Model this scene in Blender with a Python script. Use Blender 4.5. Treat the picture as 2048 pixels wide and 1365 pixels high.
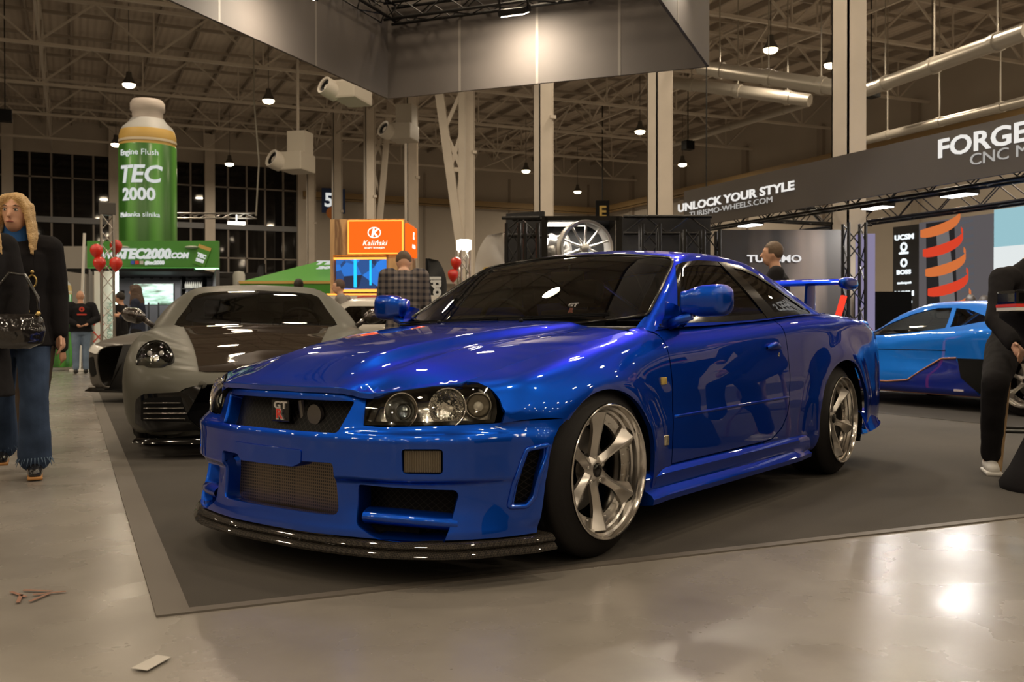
import bpy, bmesh, math, random
import numpy as np
from mathutils import Vector, Matrix, geometry
from mathutils.bvhtree import BVHTree
for _o in list(bpy.data.objects): bpy.data.objects.remove(_o)
S = bpy.context.scene
COL = S.collection
random.seed(7); np.random.seed(7)
PI = math.pi
R = math.radians
# ------------------------------------------------------------------ camera
EYE = Vector((0, 0, 0.8627)); YAW, PITCH, ROLL, FPX = R(65.8), -0.0108850721, -0.00152476, 1953.26
def basis(yaw):
    cy, sy, cp, sp = math.cos(yaw), math.sin(yaw), math.cos(PITCH), math.sin(PITCH)
    d = Vector((cy*cp, sy*cp, sp)); r = Vector((sy, -cy, 0)); u = r.cross(d)
    c, s = math.cos(ROLL), math.sin(ROLL)
    return c*r+s*u, c*u-s*r, d
CR, CU, CD = basis(YAW)
cam = bpy.data.cameras.new('camera'); cam_o = bpy.data.objects.new('camera', cam); COL.objects.link(cam_o)
cam.sensor_width = 36; cam.lens = FPX/2048*36; cam.clip_start = .05; cam.clip_end = 300
cam_o.matrix_world = Matrix(((CR.x, CU.x, -CD.x, EYE.x), (CR.y, CU.y, -CD.y, EYE.y), (CR.z, CU.z, -CD.z, EYE.z), (0, 0, 0, 1)))
cam.dof.use_dof = True; cam.dof.focus_distance = 4.3; cam.dof.aperture_fstop = 5.6
S.camera = cam_o
# ------------------------------------------------------------------ light, world, exposure
S.view_settings.view_transform = 'Standard'; S.view_settings.look = 'None'
S.view_settings.gamma = 1; S.view_settings.use_curve_mapping = False; S.view_settings.exposure = 0.0
w = bpy.data.worlds.new('hall_air'); S.world = w; w.use_nodes = True
w.node_tree.nodes['Background'].inputs[0].default_value = (1.0, .80, .62, 1)
w.node_tree.nodes['Background'].inputs[1].default_value = 0.05
def area(name, loc, size, power, col=(1, .83, .62), target=None, spread=180, sy=None):
    l = bpy.data.lights.new(name, 'AREA'); l.energy = power; l.size = size; l.color = col; l.spread = R(spread)
    if sy: l.shape = 'RECTANGLE'; l.size_y = sy
    o = bpy.data.objects.new(name, l); COL.objects.link(o); o.location = loc
    if target is not None: o.rotation_euler = (Vector(target)-Vector(loc)).to_track_quat('-Z', 'Y').to_euler()
    return o
WARM = (1, .82, .60)
LIGHT = 1.0
for x, y, p in ((-6, 6, 1500), (4, -3, 1500), (9, 8, 1500), (-3, 18, 1800), (12, 20, 1800), (-8, 34, 2200), (8, 36, 2200), (24, 30, 2200), (24, 12, 1800), (-16, 16, 1500), (14, 50, 2400), (-6, 50, 2200), (28, 48, 2000)):
    area('hall_light', (x, y, 9.4), 1.1, p*LIGHT, WARM)
# ------------------------------------------------------------------ helpers
def to_hall(px, py, depth):
    """a place in the hall seen in this direction at this distance along the view"""
    return EYE + (CD*FPX + CR*(px-1024) - CU*(py-682.5))*(depth/FPX)
def on_floor(px, py, z=0):
    v = CD*FPX + CR*(px-1024) - CU*(py-682.5)
    return EYE + v*((z-EYE.z)/v.z)
def on_wall(px, py, ax, val):
    v = CD*FPX + CR*(px-1024) - CU*(py-682.5)
    return EYE + v*((val-EYE[ax])/v[ax])
MATS = {}
def _n(nt, t, **k):
    n = nt.nodes.new(t)
    for a, b in k.items(): setattr(n, a, b)
    return n
def mat(name, col=(.5, .5, .5), rough=.5, metal=0, coat=0, coatr=.03, emit=None, es=1, spec=.5, noise=0, nscale=8, bump=0, bscale=60, alpha=1, trans=0, ior=1.45, sheen=0, tint=None):
    if name in MATS: return MATS[name]
    m = bpy.data.materials.new(name); m.use_nodes = True; nt = m.node_tree; b = nt.nodes['Principled BSDF']
    I = b.inputs
    I['Base Color'].default_value = (*col, 1); I['Roughness'].default_value = rough; I['Metallic'].default_value = metal
    I['Coat Weight'].default_value = coat; I['Coat Roughness'].default_value = coatr; I['Specular IOR Level'].default_value = spec
    I['Alpha'].default_value = alpha; I['Transmission Weight'].default_value = trans; I['IOR'].default_value = ior; I['Sheen Weight'].default_value = sheen
    if tint: I['Specular Tint'].default_value = (*tint, 1)
    if emit: I['Emission Color'].default_value = (*emit, 1); I['Emission Strength'].default_value = es
    tc = _n(nt, 'ShaderNodeTexCoord')
    if noise:
        t = _n(nt, 'ShaderNodeTexNoise'); t.inputs['Scale'].default_value = nscale; t.inputs['Detail'].default_value = 5
        nt.links.new(tc.outputs['Object'], t.inputs['Vector'])
        r = _n(nt, 'ShaderNodeValToRGB')
        r.color_ramp.elements[0].position = .3; r.color_ramp.elements[1].position = .7
        r.color_ramp.elements[0].color = (*[c*(1-noise) for c in col], 1); r.color_ramp.elements[1].color = (*[min(1, c*(1+noise)) for c in col], 1)
        nt.links.new(t.outputs['Fac'], r.inputs['Fac']); nt.links.new(r.outputs['Color'], I['Base Color'])
    if bump:
        t = _n(nt, 'ShaderNodeTexNoise'); t.inputs['Scale'].default_value = bscale; nt.links.new(tc.outputs['Object'], t.inputs['Vector'])
        bp = _n(nt, 'ShaderNodeBump'); bp.inputs['Strength'].default_value = bump; bp.inputs['Distance'].default_value = .01
        nt.links.new(t.outputs['Fac'], bp.inputs['Height']); nt.links.new(bp.outputs['Normal'], I['Normal'])
    MATS[name] = m
    return m
def emis(name, col, st):
    return mat(name, (0, 0, 0), .6, emit=col, es=st, spec=0)
def glassmat(name, tint=(.25, .25, .25), rough=.0, ior=1.5):
    """thin pane: tinted see-through mixed with mirror reflection by fresnel"""
    if name in MATS: return MATS[name]
    m = bpy.data.materials.new(name); m.use_nodes = True; nt = m.node_tree; nt.nodes.remove(nt.nodes['Principled BSDF'])
    t = _n(nt, 'ShaderNodeBsdfTransparent'); t.inputs[0].default_value = (*tint, 1)
    g = _n(nt, 'ShaderNodeBsdfGlossy'); g.inputs['Roughness'].default_value = rough; g.inputs['Color'].default_value = (1, 1, 1, 1)
    f = _n(nt, 'ShaderNodeFresnel'); f.inputs['IOR'].default_value = ior
    x = _n(nt, 'ShaderNodeMixShader'); nt.links.new(f.outputs[0], x.inputs[0]); nt.links.new(t.outputs[0], x.inputs[1]); nt.links.new(g.outputs[0], x.inputs[2])
    nt.links.new(x.outputs[0], nt.nodes['Material Output'].inputs[0]); MATS[name] = m
    return m
def link(name, me, parent=None, m=None, smooth=False):
    o = bpy.data.objects.new(name, me); COL.objects.link(o)
    if parent is not None: o.parent = parent
    if m is not None:
        for q in (m if isinstance(m, (list, tuple)) else [m]): me.materials.append(q)
    if smooth: me.polygons.foreach_set('use_smooth', [True]*len(me.polygons))
    return o
def thing(name, label, cat, loc=(0, 0, 0), rz=0, group=None):
    o = bpy.data.objects.new(name, None); COL.objects.link(o); o.location = loc; o.rotation_euler = (0, 0, rz); o.empty_display_size = .1
    o['label'] = label; o['category'] = cat
    if group: o['group'] = group
    return o
def tag(o, label, cat, group=None, kind=None):
    o['label'] = label; o['category'] = cat
    if group: o['group'] = group
    if kind: o['kind'] = kind
    return o
def struct(o): o['kind'] = 'structure'; return o
def copy_tree(o, parent=None):
    c = o.copy(); COL.objects.link(c)
    if parent is not None: c.parent = parent
    for ch in list(o.children): copy_tree(ch, c)
    return c
def orient(a, b, up=(0, 0, 1)):
    """matrix whose z runs from a to b"""
    a = Vector(a); b = Vector(b); z = (b-a).normalized(); x = Vector(up).cross(z)
    if x.length < 1e-4: x = Vector((1, 0, 0)).cross(z)
    x.normalize(); y = z.cross(x)
    return Matrix(((x.x, y.x, z.x, a.x), (x.y, y.y, z.y, a.y), (x.z, y.z, z.z, a.z), (0, 0, 0, 1))), (b-a).length
class MB:
    """collects shapes into one mesh"""
    def __init__(s): s.v = []; s.f = []; s.mi = []; s.cur = 0
    def raw(s, vs, fs, M=None):
        o = len(s.v)
        if M is not None: vs = [M @ Vector(p) for p in vs]
        s.v += [tuple(p) for p in vs]; s.f += [tuple(i+o for i in f) for f in fs]; s.mi += [s.cur]*len(fs); return s
    def box(s, lo, hi, M=None, bev=0):
        if bev > 0:
            bm = bmesh.new(); bmesh.ops.create_cube(bm, size=1)
            for v in bm.verts: v.co = Vector([lo[i]+(v.co[i]+.5)*(hi[i]-lo[i]) for i in range(3)])
            bmesh.ops.bevel(bm, geom=list(bm.edges), offset=bev, segments=2, profile=.7, affect='EDGES')
            s.bm(bm, M); return s
        x0, y0, z0 = lo; x1, y1, z1 = hi
        return s.raw([(x0, y0, z0), (x1, y0, z0), (x1, y1, z0), (x0, y1, z0), (x0, y0, z1), (x1, y0, z1), (x1, y1, z1), (x0, y1, z1)],
                     [(0, 3, 2, 1), (4, 5, 6, 7), (0, 1, 5, 4), (1, 2, 6, 5), (2, 3, 7, 6), (3, 0, 4, 7)], M)
    def bm(s, bm, M=None):
        bm.verts.index_update(); s.raw([v.co.copy() for v in bm.verts], [[v.index for v in f.verts] for f in bm.faces], M); bm.free(); return s
    def tube(s, a, b, r, n=10, r2=None, cap=True):
        M, L = orient(a, b); r2 = r if r2 is None else r2
        vs = [(r*math.cos(2*PI*i/n), r*math.sin(2*PI*i/n), 0) for i in range(n)]+[(r2*math.cos(2*PI*i/n), r2*math.sin(2*PI*i/n), L) for i in range(n)]
        fs = [(i, (i+1) % n, n+(i+1) % n, n+i) for i in range(n)]
        if cap: fs += [tuple(range(n-1, -1, -1)), tuple(range(n, 2*n))]
        return s.raw(vs, fs, M)
    def bar(s, a, b, w, h, up=(0, 0, 1)):
        M, L = orient(a, b, up)
        return s.box((-w/2, -h/2, 0), (w/2, h/2, L), M)
    def path(s, pts, r, n=8, closed=False):
        pts = [Vector(p) for p in pts]; N = len(pts); vs = []; fs = []
        rr = r if isinstance(r, (list, tuple)) else [r]*N
        prev = None
        for i, p in enumerate(pts):
            t = (pts[(i+1) % N] if (closed or i < N-1) else p) - (pts[i-1] if (closed or i > 0) else p)
            t.normalize()
            if prev is None:
                x = Vector((0, 0, 1)).cross(t)
                if x.length < .1: x = Vector((1, 0, 0)).cross(t)
            else: x = prev-t*prev.dot(t)
            x.normalize(); prev = x; y = t.cross(x)
            vs += [p+x*(rr[i]*math.cos(2*PI*k/n))+y*(rr[i]*math.sin(2*PI*k/n)) for k in range(n)]
        for i in range(N if closed else N-1):
            j = (i+1) % N
            fs += [(i*n+k, i*n+(k+1) % n, j*n+(k+1) % n, j*n+k) for k in range(n)]
        if not closed: fs += [tuple(range(n-1, -1, -1)), tuple(range((N-1)*n, N*n))]
        return s.raw(vs, fs)
    def lathe(s, prof, n=32, M=None, axis='z', closed=False):
        """prof: (radius, height) pairs"""
        vs = []; fs = []; K = len(prof)
        for i in range(n):
            c, q = math.cos(2*PI*i/n), math.sin(2*PI*i/n)
            for r, h in prof:
                vs.append((r*c, r*q, h) if axis == 'z' else (r*c, h, r*q))
        for i in range(n):
            j = (i+1) % n
            for k in range(K if closed else K-1):
                l = (k+1) % K
                fs.append((i*K+k, j*K+k, j*K+l, i*K+l))
        return s.raw(vs, fs, M)
    def prism(s, poly, z0, z1, M=None):
        """poly in xy, extruded along z"""
        n = len(poly); vs = [(x, y, z0) for x, y in poly]+[(x, y, z1) for x, y in poly]
        return s.raw(vs, [tuple(range(n-1, -1, -1)), tuple(range(n, 2*n))]+[(i, (i+1) % n, n+(i+1) % n, n+i) for i in range(n)], M)
    def grid(s, P, closed_u=False, closed_v=False):
        nu, nv = len(P), len(P[0]); vs = [tuple(p) for row in P for p in row]; fs = []
        for i in range(nu if closed_u else nu-1):
            for j in range(nv if closed_v else nv-1):
                a, b = (i+1) % nu, (j+1) % nv
                fs.append((i*nv+j, a*nv+j, a*nv+b, i*nv+b))
        return s.raw(vs, fs)
    def ball(s, c, r, nu=14, nv=10, sc=(1, 1, 1), M=None):
        vs = []; fs = []
        for i in range(nv+1):
            th = PI*i/nv
            for j in range(nu):
                ph = 2*PI*j/nu
                vs.append((c[0]+r*sc[0]*math.sin(th)*math.cos(ph), c[1]+r*sc[1]*math.sin(th)*math.sin(ph), c[2]+r*sc[2]*math.cos(th)))
        for i in range(nv):
            for j in range(nu):
                fs.append((i*nu+j, (i+1)*nu+j, (i+1)*nu+(j+1) % nu, i*nu+(j+1) % nu))
        return s.raw(vs, fs, M)
    def mesh(s, name):
        me = bpy.data.meshes.new(name); me.from_pydata(s.v, [], s.f); me.update(); return me
    def build(s, name, m=None, parent=None, smooth=False, angle=None, fix=True):
        me = s.mesh(name)
        if fix:
            bm = bmesh.new(); bm.from_mesh(me); bmesh.ops.remove_doubles(bm, verts=bm.verts, dist=1e-5) if smooth else None
            bmesh.ops.recalc_face_normals(bm, faces=bm.faces)
            if angle is not None:
                for e in bm.edges:
                    if len(e.link_faces) == 2 and e.calc_face_angle(0) > R(angle): e.smooth = False
            bm.to_mesh(me); bm.free()
        o = link(name, me, parent, m, smooth)
        if any(s.mi) and len(me.polygons) == len(s.mi): me.polygons.foreach_set('material_index', s.mi)
        return o
def text_mesh(txt, size=1, extrude=.005, shear=0, bold=0, spacing=1, align='CENTER', sx=1):
    c = bpy.data.curves.new('t', 'FONT'); c.body = txt; c.size = size; c.extrude = extrude; c.shear = shear; c.offset = bold; c.space_character = spacing
    c.align_x = align; c.align_y = 'CENTER'; c.resolution_u = 3
    o = bpy.data.objects.new('t', c); COL.objects.link(o)
    dg = bpy.context.evaluated_depsgraph_get(); dg.update()
    me = bpy.data.meshes.new_from_object(o.evaluated_get(dg)); bpy.data.objects.remove(o); bpy.data.curves.remove(c)
    vs = [(v.co.x*sx, v.co.y, v.co.z) for v in me.vertices]; fs = [list(p.vertices) for p in me.polygons]; bpy.data.meshes.remove(me)
    return vs, fs
def face_frame(origin, right, up=(0, 0, 1)):
    """local x along right, local y along up, z outwards"""
    x = Vector(right).normalized(); y = Vector(up); y = (y-x*y.dot(x)).normalized(); z = x.cross(y); o = Vector(origin)
    return Matrix(((x.x, y.x, z.x, o.x), (x.y, y.y, z.y, o.y), (x.z, y.z, z.z, o.z), (0, 0, 0, 1)))
def lettering(name, txt, M, size, m, parent, **k):
    vs, fs = text_mesh(txt, size, **k)
    return MB().raw(vs, fs, M).build(name, m, parent, fix=False)
# ------------------------------------------------------------------ curved surfaces and trimmed panels
def pch(pts):
    """smooth monotone curve through (x, a, b, ...) rows; returns f(x) -> array"""
    P = np.array(pts, float); P = P[np.argsort(P[:, 0])]; x = P[:, 0]; Y = P[:, 1:]; h = np.diff(x)[:, None]; dl = np.diff(Y, axis=0)/h
    m = np.zeros_like(Y)
    if len(x) > 2:
        a, b = dl[:-1], dl[1:]; w1 = 2*h[1:]+h[:-1]; w2 = h[1:]+2*h[:-1]
        with np.errstate(divide='ignore', invalid='ignore'):
            mm = (w1+w2)/(w1/a+w2/b)
        m[1:-1] = np.where(a*b > 0, mm, 0); 
    m[0] = dl[0]; m[-1] = dl[-1]
    def f(q):
        q = np.atleast_1d(np.asarray(q, float)); q = np.clip(q, x[0], x[-1]); i = np.clip(np.searchsorted(x, q)-1, 0, len(x)-2)
        t = ((q-x[i])/(x[i+1]-x[i]))[:, None]; H = h[i]
        return (2*t**3-3*t**2+1)*Y[i]+(t**3-2*t**2+t)*H*m[i]+(-2*t**3+3*t**2)*Y[i+1]+(t**3-t**2)*H*m[i+1]
    return f
def resample(P, n):
    """n points along the polyline P smoothly (pchip on chord length)"""
    P = np.array(P, float); d = np.r_[0, np.cumsum(np.maximum(np.linalg.norm(np.diff(P, axis=0), axis=1), 1e-6))]
    return pch(np.c_[d, P])(np.linspace(0, d[-1], n))
def sstep(a, b, x): t = np.clip((np.asarray(x, float)-a)/(b-a), 0, 1); return t*t*(3-2*t)
def gsmooth(G, it, keep_edge=True):
    G = G.copy()
    for _ in range(it):
        H = G.copy()
        H[1:-1] = .25*G[:-2]+.5*G[1:-1]+.25*G[2:]
        K = H.copy(); K[:, 1:-1] = .25*H[:, :-2]+.5*H[:, 1:-1]+.25*H[:, 2:]
        G = K
    return G
class Surf:
    """dense master surface; panels are cut from it by casting rays"""
    def __init__(s, G):
        nu, nv = G.shape[:2]; s.G = G; V = G.reshape(-1, 3); F = []
        for i in range(nu-1):
            for j in range(nv-1):
                a, b, c, d = i*nv+j, (i+1)*nv+j, (i+1)*nv+j+1, i*nv+j+1
                F += [(a, b, c), (a, c, d)]
        s.V = V; s.F = np.array(F)
        du = np.gradient(G, axis=0); dv = np.gradient(G, axis=1); N = np.cross(du, dv); L = np.linalg.norm(N, axis=2, keepdims=True); L[L < 1e-12] = 1
        s.N = (N/L).reshape(-1, 3); s.bvh = BVHTree.FromPolygons([Vector(v) for v in V], [tuple(f) for f in F])
    def cast(s, o, d, far=1e9):
        h = s.bvh.ray_cast(Vector(o), Vector(d), far)
        if h[0] is None: return None
        f = s.F[h[2]]; A, B, C = (s.V[k] for k in f); p = np.array(h[0]); v0, v1, v2 = B-A, C-A, p-A
        d00, d01, d11, d20, d21 = v0@v0, v0@v1, v1@v1, v2@v0, v2@v1; den = d00*d11-d01*d01
        if abs(den) < 1e-18: n = s.N[f[0]]
        else:
            b = (d11*d20-d01*d21)/den; c = (d00*d21-d01*d20)/den; n = (1-b-c)*s.N[f[0]]+b*s.N[f[1]]+c*s.N[f[2]]
        n = n/(np.linalg.norm(n)+1e-12)
        return p, n
    def near(s, p):
        h = s.bvh.find_nearest(Vector(p)); return np.array(h[0]), s.N[s.F[h[2]][0]]
class Chart:
    """maps 2D chart coordinates to the surface by rays from an axis (or parallel rays) and back"""
    def __init__(s, surf, kind, c=(0, 0, 0), sc=1):
        s.s = surf; s.k = kind; s.c = np.array(c, float); s.sc = sc
    def ray(s, q):
        a, b = q
        if s.k == 'x':   # axis parallel x, rays turned about it: (x, angle*sc)
            t = b/s.sc; return (a, s.c[1], s.c[2]), (0, math.cos(t), math.sin(t))
        if s.k == 'z':   # axis parallel z: (angle*sc, z)
            t = a/s.sc; return (s.c[0], s.c[1], b), (math.cos(t), math.sin(t), 0)
        if s.k == 'top': return (a, b, 5), (0, 0, -1)
        if s.k == 'side': return (a, 5, b), (0, -1, 0)
        if s.k == 'front': return (5, a, b), (-1, 0, 0)
    def inv(s, p):
        if s.k == 'x': return (p[0], math.atan2(p[2]-s.c[2], p[1]-s.c[1])*s.sc)
        if s.k == 'z': return (math.atan2(p[1]-s.c[1], p[0]-s.c[0])*s.sc, p[2])
        if s.k == 'top': return (p[0], p[1])
        if s.k == 'side': return (p[0], p[2])
        if s.k == 'front': return (p[1], p[2])
    def out(s, p, n):
        o, d = s.ray(s.inv(p)); d = np.array(d)
        if s.k in ('top', 'side', 'front'): d = -d
        return n if n@d > 0 else -n
    def __call__(s, Q):
        P = []; N = []; last = (np.zeros(3), np.array([0, 0, 1.]))
        for q in Q:
            o, d = s.ray(q); h = s.s.cast(o, d)
            if h is None:
                t = 1.5 if s.k in 'xz' else 4.5
                h = s.s.near(np.array(o)+np.array(d)*t*.6)
            P.append(h[0]); N.append(s.out(h[0], h[1]))
        return np.array(P), np.array(N)
def fillet(poly, r, n=5):
    out = []; N = len(poly); rr = r if isinstance(r, (list, tuple)) else [r]*N
    for i in range(N):
        p = np.array(poly[i], float); a = np.array(poly[i-1], float); b = np.array(poly[(i+1) % N], float)
        la, lb = np.linalg.norm(a-p), np.linalg.norm(b-p); q = min(rr[i], la*.45, lb*.45)
        if q < 1e-5: out.append(tuple(p)); continue
        s = p+(a-p)/la*q; e = p+(b-p)/lb*q
        for t in np.linspace(0, 1, n): out.append(tuple((1-t)**2*s+2*t*(1-t)*p+t*t*e))
    return out
def dens(poly, step):
    out = []; N = len(poly)
    for i in range(N):
        a = np.array(poly[i], float); b = np.array(poly[(i+1) % N], float); L = np.linalg.norm(b-a)
        if L < 1e-6: continue
        k = max(1, int(math.ceil(L/step)))
        out += [tuple(a+(b-a)*t/k) for t in range(k)]
    return out
def pip(pts, poly):
    pts = np.asarray(pts); x, y = pts[:, 0], pts[:, 1]; r = np.zeros(len(pts), bool); P = np.array(poly); n = len(P)
    for i in range(n):
        x1, y1 = P[i]; x2, y2 = P[i-1]
        c = ((y1 > y) != (y2 > y))
        with np.errstate(divide='ignore', invalid='ignore'): r ^= c & (x < (x2-x1)*(y-y1)/(y2-y1)+x1)
    return r
def area2(p): p = np.array(p); return .5*np.sum(p[:, 0]*np.roll(p[:, 1], -1)-np.roll(p[:, 0], -1)*p[:, 1])
def panel(name, m, chart, outline, parent, holes=(), step=.03, flange=.012, hflange=None, off=0, mirror=None, edge=None):
    """a sheet cut out of a master surface; edges turn inwards by `flange` (holes by hflange)"""
    st = edge or step*.5
    loops = [dens(outline, st)]+[dens(h, st) for h in holes]
    if area2(loops[0]) < 0: loops[0].reverse()
    for l in loops[1:]:
        if area2(l) > 0: l.reverse()
    pts = []; edges = []
    for l in loops:
        o = len(pts); pts += l; edges += [(o+i, o+(i+1) % len(l)) for i in range(len(l))]
    nb = len(pts); B = np.array(pts)
    lo, hi = B.min(0), B.max(0)
    gx = np.arange(lo[0]+step/2, hi[0], step); gy = np.arange(lo[1]+step/2, hi[1], step)
    if len(gx) and len(gy):
        g = np.array([(x, y) for x in gx for y in gy]); k = pip(g, loops[0])
        for l in loops[1:]: k &= ~pip(g, l)
        g = g[k]
        if len(g):
            d = np.full(len(g), 1e9)
            for q in B: d = np.minimum(d, (g[:, 0]-q[0])**2+(g[:, 1]-q[1])**2)
            pts += [tuple(p) for p in g[d > (st*.7)**2]]
    r = geometry.delaunay_2d_cdt([Vector(p) for p in pts], edges, [], 0, 1e-7)
    V2 = np.array([(v.x, v.y) for v in r[0]]); T = [t for t in r[2] if len(t) == 3]
    cen = np.array([(V2[a]+V2[b]+V2[c])/3 for a, b, c in T]); k = pip(cen, loops[0])
    for l in loops[1:]: k &= ~pip(cen, l)
    T = [t for t, q in zip(T, k) if q]
    P, N = chart(V2); P = P+N*off
    V = [tuple(p) for p in P]; NN = [tuple(n) for n in N]; F = []
    for a, b, c in T:
        n = np.cross(P[b]-P[a], P[c]-P[a])
        F.append((a, b, c) if n@N[a] >= 0 else (a, c, b))
    # flanges
    key = {}
    for i, q in enumerate(V2): key.setdefault((round(q[0], 5), round(q[1], 5)), i)
    for li, l in enumerate(loops):
        fl = flange if li == 0 else (hflange if hflange is not None else flange)
        if fl <= 0: continue
        ids = [key.get((round(q[0], 5), round(q[1], 5))) for q in l]
        if None in ids: ids = [i for i in ids if i is not None]
        n = len(ids); o = len(V)
        for a in range(n):
            p = P[ids[a]]; t = P[ids[(a+1) % n]]-P[ids[a-1]]; nn = N[ids[a]]
            e = np.cross(t, nn); e = e/(np.linalg.norm(e)+1e-12)   # points out of the sheet
            for dd, ww in ((0, .55), (.3, 1), (1, 1)):
                q = p-nn*fl*dd+e*(0 if dd == 0 else min(.0015, fl*.2)); V.append(tuple(q)); NN.append(tuple((e*ww+nn*(1-ww))/np.linalg.norm(e*ww+nn*(1-ww)+1e-9)))
        for a in range(n):
            b = (a+1) % n
            for k2 in (0, 1):
                f = (o+a*3+k2, o+a*3+k2+1, o+b*3+k2+1, o+b*3+k2); A = [np.array(V[i]) for i in f]
                F.append(f if np.cross(A[2]-A[0], A[3]-A[1])@np.array(NN[f[1]]) >= 0 else f[::-1])
    def mk(sg):
        me = bpy.data.meshes.new(name); me.from_pydata([(x, y*sg, z) for x, y, z in V], [], [f if sg > 0 else f[::-1] for f in F])
        me.polygons.foreach_set('use_smooth', [True]*len(me.polygons)); me.update()
        me.normals_split_custom_set_from_vertices([(x, y*sg, z) for x, y, z in NN])
        return link(name, me, parent, m)
    return (mk(1), mk(-1)) if mirror else mk(1)
# ------------------------------------------------------------------ the hall
def concrete():
    m = mat('polished_concrete', (.235, .215, .19), .2); nt = m.node_tree; b = nt.nodes['Principled BSDF']
    tc = _n(nt, 'ShaderNodeTexCoord'); a = _n(nt, 'ShaderNodeTexNoise'); a.inputs['Scale'].default_value = .7; a.inputs['Detail'].default_value = 8; a.inputs['Roughness'].default_value = .65
    nt.links.new(tc.outputs['Object'], a.inputs['Vector']); r = _n(nt, 'ShaderNodeValToRGB'); r.color_ramp.elements[0].position = .3; r.color_ramp.elements[1].position = .75
    r.color_ramp.elements[0].color = (.165, .152, .136, 1); r.color_ramp.elements[1].color = (.265, .245, .22, 1)
    nt.links.new(a.outputs['Fac'], r.inputs['Fac']); nt.links.new(r.outputs[0], b.inputs['Base Color'])
    c = _n(nt, 'ShaderNodeTexNoise'); c.inputs['Scale'].default_value = 2.5; c.inputs['Detail'].default_value = 6; nt.links.new(tc.outputs['Object'], c.inputs['Vector'])
    q = _n(nt, 'ShaderNodeMapRange'); q.inputs['From Min'].default_value = .3; q.inputs['From Max'].default_value = .7; q.inputs['To Min'].default_value = .22; q.inputs['To Max'].default_value = .33
    nt.links.new(c.outputs['Fac'], q.inputs['Value']); nt.links.new(q.outputs[0], b.inputs['Roughness'])
    bp = _n(nt, 'ShaderNodeBump'); bp.inputs['Strength'].default_value = .02; bp.inputs['Distance'].default_value = .01; nt.links.new(c.outputs['Fac'], bp.inputs['Height']); nt.links.new(bp.outputs[0], b.inputs['Normal'])
    return m
STEEL = mat('painted_steel', (.62, .56, .49), .5, .1, noise=.06, nscale=1.5)
STEELD = mat('dull_steel', (.36, .31, .26), .6, .1)
WALLM = mat('wall_sheet', (.48, .43, .37), .7, noise=.05, nscale=.6)
DARKG = mat('night_window_glass', (.006, .006, .007), .04, 0, spec=.6)
X0, X1, Y0, Y1, EAVE = -34, 34, -24, 60, 11.0
struct(MB().box((X0, Y0, -.1), (X1, Y1, -.006)).build('floor', concrete()))
# roof: pitched both ways from the ridge over the hall
def roof_z(x, y): return 12.4+ (2.2 if False else 0)*x - .0*y
def sheet():
    m = mat('roof_sheet', (.24, .205, .165), .75); nt = m.node_tree; b = nt.nodes['Principled BSDF']
    tc = _n(nt, 'ShaderNodeTexCoord'); a = _n(nt, 'ShaderNodeTexNoise'); a.inputs['Scale'].default_value = .25; a.inputs['Detail'].default_value = 4; nt.links.new(tc.outputs['Object'], a.inputs['Vector'])
    r = _n(nt, 'ShaderNodeValToRGB'); r.color_ramp.elements[0].position = .35; r.color_ramp.elements[1].position = .7
    r.color_ramp.elements[0].color = (.50, .43, .36, 1); r.color_ramp.elements[1].color = (.66, .58, .49, 1); nt.links.new(a.outputs['Fac'], r.inputs['Fac']); nt.links.new(r.outputs[0], b.inputs['Base Color'])
    w_ = _n(nt, 'ShaderNodeTexWave'); w_.inputs['Scale'].default_value = 1.2; nt.links.new(tc.outputs['Object'], w_.inputs['Vector'])
    bp = _n(nt, 'ShaderNodeBump'); bp.inputs['Strength'].default_value = .6; bp.inputs['Distance'].default_value = .05; nt.links.new(w_.outputs['Fac'], bp.inputs['Height']); nt.links.new(bp.outputs[0], b.inputs['Normal'])
    return m
struct(MB().box((X0, Y0, 12.6), (X1, Y1, 12.7)).build('ceiling', sheet()))
b = MB()
for x in np.arange(X0+1, X1, 1.5): b.box((x-.04, Y0, 12.36), (x+.04, Y1, 12.6))
for y in np.arange(Y0+3, Y1, 3.0): b.box((X0, y-.05, 12.3), (X1, y+.05, 12.42))
o = b.build('trim_1', STEELD); struct(o)
# roof trusses spanning across the hall
def lattice(b, a, c, zl, zh, n, w=.11, w2=.07, zl2=None):
    a = Vector(a); c = Vector(c); zl2 = zl if zl2 is None else zl2
    P = lambda t, z: Vector((a.x+(c.x-a.x)*t, a.y+(c.y-a.y)*t, z))
    b.bar(P(0, zl), P(1, zl2), w, w); b.bar(P(0, zh), P(1, zh), w, w)
    for i in range(n):
        t0, t1, tm = i/n, (i+1)/n, (i+.5)/n
        zt = lambda t: zl+(zl2-zl)*t
        b.bar(P(t0, zh), P(tm, zt(tm)), w2, w2); b.bar(P(tm, zt(tm)), P(t1, zh), w2, w2); b.bar(P(tm, zt(tm)), P(tm, zh), w2*.8, w2*.8)
TY = [25.2, 31.2, 37.2, 43.2, 49.2, 55.2]
for i, y in enumerate(TY):
    b = MB()
    for xa, xb in ((-33.8, 12.3), (12.3, 33.8)):
        lattice(b, (xa, y, 0), (xb, y, 0), 10.7, 12.3, 12 if xb-xa > 30 else 6)
    tag(b.build('roof_truss', STEEL), ('steel roof truss spanning the hall above the far windows', 'steel roof truss second from the window wall', 'steel roof truss third from the window wall', 'steel roof truss fourth from the window wall', 'steel roof truss fifth from the window wall', 'nearest steel roof truss seen under the roof at the picture top')[5-i], 'roof truss', 'roof trusses')
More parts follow.
